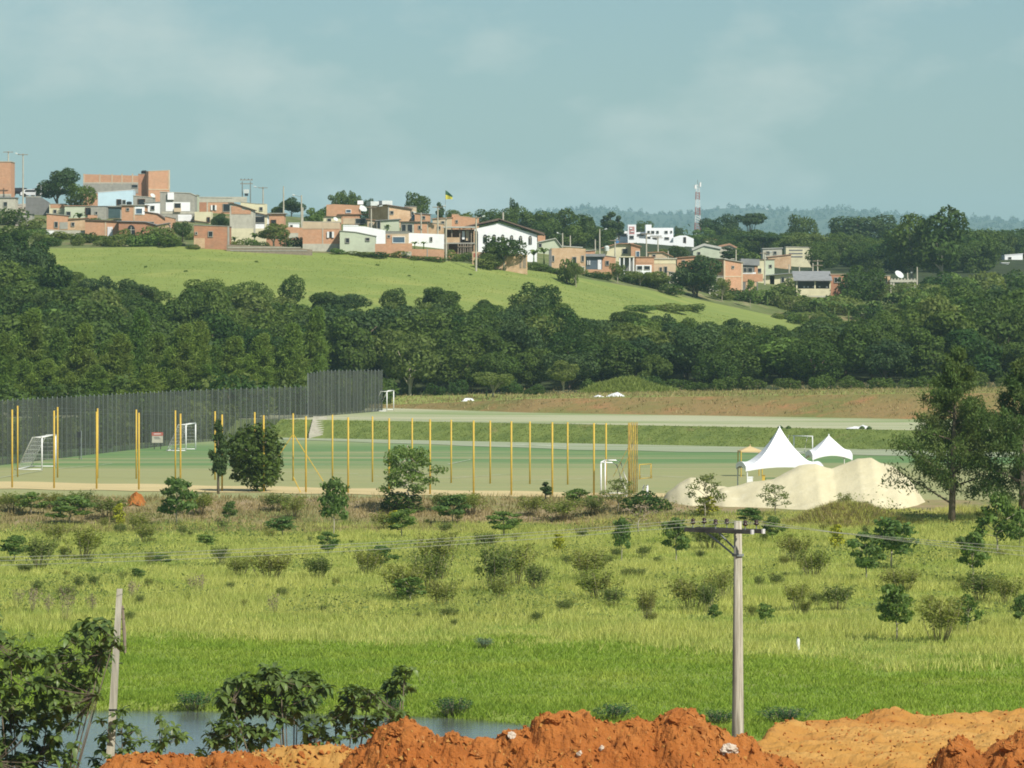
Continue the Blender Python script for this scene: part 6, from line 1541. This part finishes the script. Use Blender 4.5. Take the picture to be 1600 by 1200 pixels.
for lab, u, vt, vb in [('banana plant beside the small brick hut', 124, 326, 356), ('banana plant before the pale yellow wall', 398, 358, 386), ('low banana plant at the left of the yellow wall', 366, 370, 386), ('banana plant in the middle row yard', 605, 349, 364), ('large banana clump right of the white hall', 834, 380, 418), ('second banana plant right of the white hall', 850, 378, 414), ('banana plant at the left end below the brick terrace', 1199, 446, 478), ('tall banana plant below the low white house', 1210, 440, 478), ('banana plant left of the porch house', 1252, 452, 484), ('banana plant below the porch parapet', 1276, 460, 492), ('banana plant under the red brick house', 1304, 462, 496), ('banana plant left under the dense round tree', 1326, 466, 502), ('banana plant right under the dense round tree', 1366, 462, 500), ('banana plant below the beige brick house', 1392, 448, 490), ('palm like banana plant below the carport', 1408, 452, 492), ('banana plant right of the carport', 1436, 456, 494), ('low banana plant in the yard of the brick wall', 648, 377, 392), ('second low banana plant in the brick wall yard', 662, 378, 392)]:
    banana(lab, u, vt, vb)

# saplings and shrubs of the field
SAP = [(402, 674, 768, 95, 'sapround', 'round dense dark green tree standing before the yellow posts'), (341, 656, 772, 34, 'pine0', 'narrow dark conifer like tree left of the round dense tree'), (638, 699, 802, 108, 'sapopen', 'open feathery tree with a pale forked trunk on the bank'), (622, 765, 800, 66, 'bush0', 'dark shrub under the open feathery tree'), (277, 748, 826, 74, 'sap0', 'dark leafy sapling right of the orange soil heap'), (521, 750, 840, 58, 'sap1', 'tall double crowned sapling on the bank'), (628, 797, 842, 62, 'sap2', 'dense sapling below the open feathery tree'), (617, 798, 830, 24, 'sapyellow', 'yellow topped shrub left of the dense sapling'), (708, 774, 822, 66, 'sap3', 'sapling right of the open feathery tree'), (110, 776, 824, 92, 'sap2', 'wide low dark green shrub on the left bank'), (48, 770, 806, 60, 'sap0', 'dark shrub near the left edge of the bank'), (187, 787, 824, 20, 'sapyellow', 'slim yellow green sapling below the orange soil heap'), (358, 784, 820, 32, 'sap3', 'small lollipop sapling on the bank'), (442, 808, 840, 62, 'sap1', 'low spreading sapling left of the double crowned one'), (513, 832, 872, 44, 'sap0', 'small sapling below the double crowned one'), (594, 854, 892, 56, 'sap3', 'flat topped sapling in mid field left of centre'), (872, 833, 870, 22, 'sapyellow', 'bright yellow sapling in the middle of the field'), (971, 811, 878, 36, 'sap1', 'upright sapling with a pale stem right of the yellow one'), (1056, 811, 882, 58, 'sap2', 'dark sapling just left of the power pole arm'), (1102, 741, 808, 62, 'sapairy', 'airy olive shrub in front of the small sand heap'), (1106, 775, 806, 34, 'sapyellow', 'yellow leaved plant at the foot of the airy shrub'), (1212, 757, 806, 60, 'sapairy', 'airy olive shrub in front of the big sand heap'), (1206, 808, 850, 42, 'sap3', 'sapling right of the power pole top'), (1172, 794, 824, 54, 'sap2', 'low sapling right behind the pole top'), (1308, 820, 858, 26, 'sapyellow', 'bright yellow sapling right of the power pole'), (1392, 811, 890, 92, 'sap1', 'large umbrella sapling, the farther of the right hand pair'), (1354, 834, 912, 72, 'sap0', 'large umbrella sapling, the nearer of the right hand pair'), (1558, 774, 870, 84, 'sapbright', 'bright green sapling in front of the casuarinas'), (1520, 834, 912, 64, 'sap2', 'drooping sapling below the bright green one'), (1401, 915, 1002, 78, 'sap3', 'round headed sapling with a pale stem low on the right'), (1512, 930, 992, 54, 'sapbright', 'sparse sapling right of the round headed one'), (998, 788, 838, 60, 'sappink', 'sparse pinkish shrub below the yellow posts'), (905, 764, 792, 60, 'sapbright', 'leafy plant at the bank edge left of the goal'), (965, 748, 800, 64, 'sapairy', 'straggly shrub in front of the white goal'), (853, 748, 785, 16, 'column0', 'thin upright sapling at the bank edge'), (1010, 765, 800, 66, 'bush1', 'dark bush at the foot of the rusty posts'), (642, 902, 942, 62, 'sapbright', 'sparse twiggy sapling in the tall grass'), (252, 866, 884, 38, 'sap0', 'little flat sapling in the grass at left'), (214, 888, 910, 30, 'sap1', 'little flat sapling above the left pole'), (322, 836, 858, 42, 'sap2', 'little flat sapling below the leafy one'), (22, 838, 880, 64, 'sap3', 'spreading sapling at the left edge of the field'), (1594, 800, 862, 40, 'sap0', 'dark sapling at the right edge of the field'), (1196, 944, 978, 32, 'sap1', 'small sapling right of the pole in mid grass'), (788, 800, 840, 70, 'sap0', 'dark spreading sapling crossed by the wires'), (1596, 930, 985, 40, 'sap2', 'leafy sapling at the right edge lower down'), (1115, 945, 975, 26, 'sap3', 'small sapling left of the pole in mid grass')]
for u, vt, vb, w, key, lab in SAP:
    uw = {'sapround': .92, 'sapopen': 1.2, 'sapyellow': .62, 'pine0': .38, 'column0': .26}.get(key, 1.0)
    if key.startswith('bush'): uw = 1.1
    plant_uv(key, u, vt, vb, w, lab, unit_w=uw, name='sapling' if key not in ('bush0', 'bush1') else 'shrub', cat='sapling' if key not in ('bush0', 'bush1') else 'shrub')
WEED = [(346, 852, 884, 32), (375, 868, 905, 40), (420, 862, 908, 70), (500, 868, 908, 48), (575, 858, 900, 52), (628, 880, 938, 70), (668, 862, 930, 60), (686, 830, 905, 66), (690, 905, 955, 50), (770, 850, 930, 66), (805, 848, 920, 66), (785, 900, 945, 40), (836, 880, 928, 44), (918, 858, 912, 64), (935, 890, 940, 66), (955, 918, 950, 40), (1012, 918, 975, 32), (1080, 902, 955, 66), (1108, 910, 960, 40), (1128, 890, 940, 40), (1250, 912, 955, 46), (1308, 912, 955, 54), (1410, 888, 925, 66), (1468, 932, 1005, 70), (1530, 890, 945, 70), (1570, 900, 950, 50), (130, 826, 875, 56), (60, 838, 890, 50), (90, 818, 850, 40), (225, 818, 850, 36), (1110, 820, 860, 60), (1240, 835, 880, 50), (1272, 860, 905, 50), (760, 830, 862, 40), (600, 800, 830, 40), (740, 770, 806, 50), (170, 776, 812, 60), (215, 800, 834, 40), (310, 770, 806, 46), (430, 770, 800, 50), (880, 780, 815, 60), (830, 775, 808, 40), (930, 775, 806, 50), (460, 775, 812, 40), (1320, 770, 803, 22), (690, 770, 800, 50), (20, 770, 800, 50), (80, 770, 796, 40), (130, 766, 800, 40)]
for i, (u, vt, vb, w) in enumerate(WEED):
    plant_uv(('weed%d' if i % 3 else 'weedo%d') % (i % 3), u, vt, vb, w, 'feathery olive brown weed shrub among the tall grass', unit_w=.75, cat='weed shrub', name='weed_shrub', group='feathery weed shrubs of the field')
for i in range(110):
    u = random.uniform(-20, 1620); v = random.uniform(812, 985); hh = random.uniform(8, 24)*(v-480)/430
    plant_uv(random.choice(['weed0', 'weed1', 'weedo1', 'weedo2', 'weedo0']), u, v-hh, v, hh*random.uniform(.7, 1.3), 'feathery olive brown weed shrub among the tall grass', unit_w=.75, cat='weed shrub', name='weed_shrub', group='feathery weed shrubs of the field')
for u, vt, vb, w in [(50, 915, 960, 30), (75, 925, 965, 24), (100, 912, 975, 30), (145, 925, 960, 24), (25, 918, 950, 24), (205, 905, 940, 26), (310, 895, 930, 40), (430, 925, 965, 22)]:
    plant_uv('weedp0', u, vt, vb, w, 'dry pinkish seed head weed in the left part of the tall grass', unit_w=.75, cat='weed', name='seed_weed', group='dry seed head weeds')
for u, vt, vb, w, lab in [(305, 1080, 1112, 60, 'dark reed clump at the waterline right of the left pole'), (710, 1090, 1122, 60, 'dark reed clump at the waterline above the mound gap'), (958, 1100, 1128, 60, 'dark reed clump behind the middle mound hump'), (480, 1085, 1115, 50, 'reed clump at the waterline behind the middle bush'), (610, 1088, 1118, 40, 'reed clump behind the slim rosette bush'), (1120, 1110, 1134, 60, 'reed clump left of the power pole foot'), (1230, 1105, 1132, 80, 'reed clump right of the power pole foot')]:
    plant_uv('reed0', u, vt, vb, w, lab, d0=173, d1=200, unit_w=.75, cat='reeds', name='reed_clump')
plant_uv('agave0', 756, 996, 1014, 34, 'blue green spiky plant in the lawn', unit_w=.9, cat='plant', name='spiky_plant')
d = on_ground(1247, 1016, 190, 300); x, y, z = P(1247, 1016, d); o = empty('marker_stake', (x, y, zg(x, y)))
MB().tube([(0, 0, -.05), (0, 0, .38), (0.01, 0, .5)], [.07, .08, .06], 8).build('body', M['white'], o); MB().tube([(0.01, 0, .503), (-.03, 0, .58)], [.06, .02], 8).build('tip', M['dark_metal'], o)
tag(o, 'small white stake with a dark tip at the lawn edge', 'stake')

# far woods: one mass on the ridges
def far_mass(name, n, u0, u1, d0, d1, h0, h1, per, size, label):
    out = []
    u = rng.uniform(u0, u1, n); d = rng.uniform(d0, d1, n); x = (u-800)/F*d; z = zg_arr(x, d); h = rng.uniform(h0, h1, n)
    for i in range(n):
        c = unit(rng.normal(0, 1, (per, 3))); c[:, 2] = np.abs(c[:, 2])
        p = c*np.array([h[i]*.5, h[i]*.5, h[i]])*rng.uniform(.6, 1, (per, 1))+np.array([x[i], d[i], z[i]-1])
        out.append(leaf_quads(p, unit(c+rng.normal(0, .4, (per, 3))), np.full(per, size*h[i]), .7))
    return tag(obj(name, poly_np(name, np.concatenate(out), 4, M['leaf_wood'])), label, kind='stuff')
far_mass('far_wood', 900, 780, 1720, 8600, 10600, 6, 10, 30, .2, 'bluish wood along the far ridge')
far_mass('far_ridge_trees', 170, 780, 1720, 10400, 10540, 3, 15, 40, .15, 'bluish tree tops on the far ridge line')
far_mass('middle_wood', 420, 700, 1720, 1350, 2300, 8, 13, 190, .038, 'hazy wood filling the valley behind the town')

# ---------------------------------------------------------------- foreground bushes with large leaves
def rosette(seed, n=9):
    g = np.random.default_rng(seed); mb = MB()
    for k in range(n):
        a = 2.4*k+g.uniform(-.35, .35); el = g.uniform(-.5, .75); ln = g.uniform(.15, .27); w = ln*g.uniform(.21, .29); dr = g.uniform(.2, .85)
        pts = []
        for i in range(5):
            t = i/4; r = ln*t; x = r*math.cos(el)*(1-.15*t); z = r*math.sin(el)-dr*ln*t*t*.8
            ww = w*[.12, .75, 1.0, .75, .04][i]
            pts.append([(x, -ww, z+ww*.3), (x, 0, z), (x, ww, z+ww*.3)])
        ca, sa = math.cos(a), math.sin(a)
        vs = [(p[0]*ca-p[1]*sa, p[0]*sa+p[1]*ca, p[2]) for rr in pts for p in rr]
        mb.add(vs, [(i*3+j, i*3+j+1, i*3+j+4, i*3+j+3) for i in range(4) for j in range(2)])
    return mb.data('leaf_cluster', M['leaf_big'], True)
ROS = [rosette(s, 8+s % 4) for s in range(7)]
def inside(pt, poly):
    x, y = pt; r = False; j = len(poly)-1
    for i in range(len(poly)):
        if (poly[i][1] > y) != (poly[j][1] > y) and x < (poly[j][0]-poly[i][0])*(y-poly[i][1])/(poly[j][1]-poly[i][1])+poly[i][0]: r = not r
        j = i
    return r
def leafy_bush(label, poly, n, d, thick, root_uv, limbs=9, size=1.0, mind=9, name='large_leaved_bush'):
    us = [p[0] for p in poly]; vs = [p[1] for p in poly]
    rx, ry, rz_ = P(root_uv[0], root_uv[1], d); rz_ = float(dirt_z(rx, ry))-.05
    root = empty(name, (rx, ry, rz_)); got = []
    for t in range(20000):
        if len(got) >= n: break
        u = random.uniform(min(us), max(us)); v = random.uniform(min(vs), max(vs))
        if not inside((u, v), poly): continue
        dd = d+random.uniform(-thick, thick)
        p = Vector(P(u, v, dd))-Vector((rx, ry, rz_))
        if any((p-q).length < mind*.0156 for q in got): continue
        got.append(p)
    nodes_ = random.sample(got, min(limbs, len(got)))
    mb = MB()
    mids = []
    for q in nodes_:
        m_ = Vector((q.x*.55, q.y*.5, q.z*.55-.1)); mids.append((q, m_))
        mb.tube([(0, 0, 0), m_, q], [.03, .02, .010], 6)
    tw = MB()
    for p in got:
        q, m_ = min(mids, key=lambda k: (k[0]-p).length)
        s = q if (q-p).length < (m_-p).length else m_
        if (s-p).length > .03: tw.tube([s, (s+p)/2+Vector((0, 0, -.04)), p], [.012, .009, .006], 4)
    mb.build('branches', M['bark'], root, True); tag(tw.build('twigs', M['bark'], root), kind='stuff')
    for i, p in enumerate(got):
        o = obj('leaf_cluster', ROS[i % 7], root); o.location = p
        s = size*random.uniform(.75, 1.2); o.scale = (s, s, s); o.rotation_euler = (random.uniform(-.35, .35), random.uniform(-.35, .35), random.uniform(0, 6.28))
    return tag(root, label, 'bush')
leafy_bush('large leaved dark bush filling the lower left corner', [(-120, 945), (-40, 950), (4, 960), (20, 985), (48, 992), (70, 1020), (92, 1006), (112, 985), (135, 968), (162, 962), (180, 970), (188, 1000), (176, 1030), (160, 1050), (158, 1085), (140, 1120), (118, 1150), (108, 1230), (-120, 1240)], 520, 119, 1.4, (40, 1300), 18, 1.3, 5.5)
leafy_bush('low leafy shoots behind the left pole', [(150, 1110), (180, 1105), (200, 1108), (206, 1130), (230, 1120), (262, 1116), (280, 1128), (288, 1150), (270, 1165), (258, 1185), (215, 1200), (150, 1215), (130, 1190), (160, 1160)], 40, 121, .8, (200, 1290), 6, 1.25, 11)
leafy_bush('large leaved bush with a forked stem in front of the water', [(338, 1085), (352, 1060), (390, 1048), (408, 1038), (432, 1042), (450, 1048), (480, 1044), (505, 1058), (512, 1075), (505, 1098), (478, 1104), (450, 1130), (420, 1128), (400, 1118), (370, 1118), (348, 1110)], 135, 119.5, .8, (456, 1240), 8, 1.2, 6)
leafy_bush('low left shoulder of the forked bush', [(322, 1130), (345, 1115), (380, 1112), (410, 1130), (440, 1150), (430, 1170), (400, 1172), (360, 1172), (330, 1170), (318, 1190), (305, 1180), (318, 1155)], 55, 119, .7, (395, 1260), 6, 1.1, 8)
leafy_bush('leafy bush right of the forked stem, by the ochre ridge', [(470, 1125), (500, 1118), (530, 1100), (540, 1075), (565, 1070), (590, 1075), (610, 1100), (628, 1105), (632, 1125), (600, 1130), (580, 1150), (540, 1162), (500, 1170), (472, 1160)], 110, 120, .8, (530, 1260), 8, 1.05, 7)
leafy_bush('slim rosette bush rising highest at the right of the thicket', [(600, 1060), (612, 1045), (626, 1035), (645, 1045), (652, 1062), (640, 1080), (622, 1090), (605, 1080)], 28, 120.5, .4, (612, 1260), 4, 1.0, 6)

# ---------------------------------------------------------------- power poles and wires
d = 127.0
x, y, zt = P(1153, 814, d)
H_ = zt-float(dirt_z(x, y)); root = empty('power_pole', (x, y, zt-H_))
MB().tube([(0, 0, -1.0), (0, 0, 2), (0, 0, 5), (0, 0, H_)], [.185, .165, .135, .10], 14).build('pole', M['pole_wood'], root, True)
ang = math.radians(-40); ca, sa = math.cos(ang), math.sin(ang)
za = H_-.26
def armpt(s, off, z): return (s*ca-off*sa, s*sa+off*ca, z)
def oriented(mb, s0, s1, o0, o1, z0, z1):
    vs = [armpt(s, o, z) for z in (z0, z1) for s, o in ((s0, o0), (s1, o0), (s1, o1), (s0, o1))]
    return mb.add(vs, [(0, 3, 2, 1), (4, 5, 6, 7), (0, 1, 5, 4), (1, 2, 6, 5), (2, 3, 7, 6), (3, 0, 4, 7)])
for off in (-.24, .24):
    s0, s1 = -1.55, .62
    arm = oriented(MB(), s0, s1, off-.05, off+.05, za-.055, za+.055).build('crossarm', M['arm'], root)
    oriented(MB(), s1+.002, s1+.05, off-.055, off+.055, za-.06, za+.06).build('lit_end_cap', M['cap'], arm)
    ss = (-1.3, -.55, .42)
    for s in ss:
        px, py, _ = armpt(s, off, 0)
        ins = MB().tube([(px, py, za+.055), (px, py, za+.16)], .014, 6).build('insulator_pin', M['steel'], root)
        MB().tube([(px, py, za+.15), (px, py, za+.18), (px, py, za+.21), (px, py, za+.225), (px, py, za+.26), (px, py, za+.275), (px, py, za+.30)], [.04, .075, .06, .04, .065, .05, .03], 12).build('insulator', M['porcelain'], ins, True)
    a = armpt(-.85, off, za-.05); b = armpt(-.02, off*.6, za-.62)
    MB().tube([a, b], .028, 5).build('brace', M['steel'], root)
MB().tube([(0, 0, za-.66), (0, 0, za-.60)], .155, 14).build('brace_band', M['steel'], root)
for off in (-.13, .13): oriented(MB(), -.05, .05, off-.14, off+.14, za-.05, za+.05).build('mount_block', M['arm'], root)
tag(root, 'weathered power pole with twin crossarms and brown insulators', 'power pole')
PX, PY, PZ0 = x, y, zt-H_
ends_l = (-34, 104); ends_r = (45, 176)
k = 0
for off in (-.24, .24):
    for s in (-1.3, -.55, .42):
        ax, ay, az = armpt(s, off, za+.27); A = Vector((PX+ax, PY+ay, PZ0+az))
        if off < 0: E = Vector((PX-30+s*.25, PY-13+s*.2, -6.05-.16*s)); sag = .42
        else: E = Vector((PX+26+s*.4, PY+26+s*.3, -8.5-.55*s)); sag = .42
        pts_ = []
        for i in range(25):
            t = i/24; p = A.lerp(E, t); p.z -= sag*4*t*(1-t); pts_.append(p)
        o = MB().tube(pts_, .006, 5).build('power_wire', M['wire'])
        tag(o, ['farthest of the three wires running left from the crossarms', 'middle wire of the three running left from the crossarms', 'inner wire of the three running left, by the pole', 'outermost of the three wires running right from the crossarms', 'middle wire of the three running right from the crossarms', 'inner wire of the three running right, by the pole'][k], 'wire'); k += 1

d = 121.0
x, y, zt = P(187, 920, d); H_ = zt-float(dirt_z(x, y)); root = empty('concrete_post', (x, y, zt-H_))
lx = (172-187)/F*d/((1190-920)/F*d)     # lean per metre
def taper(z): return .135-.065*z/H_
pv = []; pf = []
for i in range(9):
    z = -.8+(H_+.8)*i/8; w = taper(max(z, 0)); cx = lx*(H_-z)
    pv += [(cx-w, -w*.8, z), (cx+w, -w*.8, z), (cx+w, w*.8, z), (cx-w, w*.8, z)]
for i in range(8):
    for j in range(4): pf.append((i*4+j, i*4+(j+1) % 4, (i+1)*4+(j+1) % 4, (i+1)*4+j))
pf += [(3, 2, 1, 0), (32, 33, 34, 35)]
obj('shaft', mesh_data('shaft', pv, pf, M['pole']), root)
for z in (H_-3.02,):
    w = taper(z)+.012; cx = lx*(H_-z); box('strap', M['dark_metal'], root, cx-w, cx+w, -w*.8-.01, w*.8+.01, z, z+.035)
for z in (H_-.5, H_-.75, H_-1.0, H_-1.3, H_-1.55, H_-1.85): 
    cx = lx*(H_-z); MB().tube([(cx-.17, 0, z), (cx+.17, 0, z)], .012, 5).build('bolt', M['dark_metal'], root)
# cable bracket on the right side of the post
MB().tube([(lx*.4+.09, .02, H_-.42), (lx*1+.17, .02, H_-1.1), (lx*1.6+.22, .02, H_-1.6)], [.03, .045, .03], 6).build('cable_riser', M['timber'], root)
tag(root, 'slightly leaning square concrete post in front of the left bush', 'post')

# ---------------------------------------------------------------- labels of the many: each told by what it stands next to
ORD = ['nearest', 'second nearest', 'third nearest', 'fourth nearest', 'fifth nearest', 'sixth nearest', 'seventh nearest', 'eighth nearest', 'ninth nearest', 'tenth nearest']
def seen_at(o):
    p = o.location; return 800+F*p.x/p.y, HV-F*p.z/p.y
def by_neighbour(group, anchors, text, short=''):
    """label: text + rank + 'to the' + the anchor's own label"""
    mem = [o for o in C.objects if o.get('group') == group]
    anc = [(seen_at(o), o['label']) for o in anchors]
    near = {}
    for o in mem:
        q = seen_at(o)
        k = min(range(len(anc)), key=lambda i: math.hypot(anc[i][0][0]-q[0], (anc[i][0][1]-q[1])*1.5))
        near.setdefault(k, []).append((math.hypot(anc[k][0][0]-q[0], (anc[k][0][1]-q[1])*1.5), o.name, o))
    for k, l in near.items():
        for r, (_, _, o) in enumerate(sorted(l, key=lambda e: e[:2])):
            o['label'] = '%s %s the %s' % (text, ORD[min(r, 9)]+' to' if r < 10 else 'farther out from', anc[k][1])
tops = [o for o in C.objects if o.parent is None and o.get('label')]
few = lambda o, n: len(o['label'].split()) <= n
by_neighbour('feathery weed shrubs of the field', [o for o in tops if o.get('category') in ('sapling', 'stake') and few(o, 9)], 'weed shrub')
by_neighbour('scrub bushes at the edge of the town', [o for o in tops if o.get('category') in ('house', 'hall', 'carport') and few(o, 9)], 'scrub bush')
by_neighbour('weed tufts on the pasture', [o for o in tops if o.get('category') in ('house', 'wall') and few(o, 8)], 'pasture weed tuft')
by_neighbour('bushes along the foot of the wood', [o for o in tops if o.get('category') in ('sheet', 'goal', 'mound', 'sand heap', 'tent') and few(o, 8)], 'low wood edge bush')
cs = sorted([o for o in C.objects if o.get('group') == 'casuarina trees behind the long net'], key=lambda o: seen_at(o)[0])
NTH = ['first', 'second', 'third', 'fourth', 'fifth', 'sixth', 'seventh', 'eighth', 'ninth', 'tenth', 'eleventh', 'twelfth', 'thirteenth', 'fourteenth', 'fifteenth', 'sixteenth', 'seventeenth', 'eighteenth', 'nineteenth', 'twentieth', 'twenty first', 'twenty second', 'twenty third']
for i, o in enumerate(cs): o['label'] = '%s feathery casuarina from the left behind the long net' % NTH[i]
for g_, fmt, dm in (('broadleaf trees of the dense wood', 'broadleaf tree, %s of the dense wood, below the %s', (622, 655)), ('trees of the wood behind the town', 'hazy tree in the %s of the wood behind the %s', (1030, 1200))):
    marks = [(0, 'street at far left'), (110, 'round dome tree'), (190, 'pale blue house'), (270, 'grey balcony house'), (350, 'brick cube and plank wall'), (430, 'roof slab house'), (510, 'white window house'), (590, 'green sloping house'), (680, 'timber house on stilts'), (780, 'white gabled hall'), (890, 'roofless ruin'), (960, 'tiled gable house'), (1030, 'white building'), (1090, 'comms mast and shade tree'), (1150, 'tall brick house'), (1220, 'low white house'), (1290, 'porch house'), (1350, 'dense round tree'), (1420, 'carport'), (1480, 'giant gum trees'), (1560, 'far white roof')]
    for o in C.objects:
        if o.get('group') == g_:
            u, v = seen_at(o); y_ = o.location.y
            o['label'] = fmt % ('front row' if y_ < dm[0] else 'middle' if y_ < dm[1] else 'back row', min(marks, key=lambda e: abs(e[0]-u))[1])

# ---------------------------------------------------------------- haze
hz = MB().box(-2600, 2600, -60, 13100, -22, 290).build('haze', None)
m = bpy.data.materials.new('haze air'); m.use_nodes = True; nt = m.node_tree; nt.nodes.clear()
out = nt.nodes.new('ShaderNodeOutputMaterial'); vol = nt.nodes.new('ShaderNodeVolumePrincipled')
vol.inputs['Color'].default_value = (0.56, 0.86, 1.0, 1)
vol.inputs['Density'].default_value = 0.000075
vol.inputs['Anisotropy'].default_value = 0.0
nt.links.new(vol.outputs[0], out.inputs['Volume'])
hz.data.materials.append(m)
hz.display_type = 'WIRE'
tag(hz, 'thin bluish haze in the air over the valley', kind='stuff')
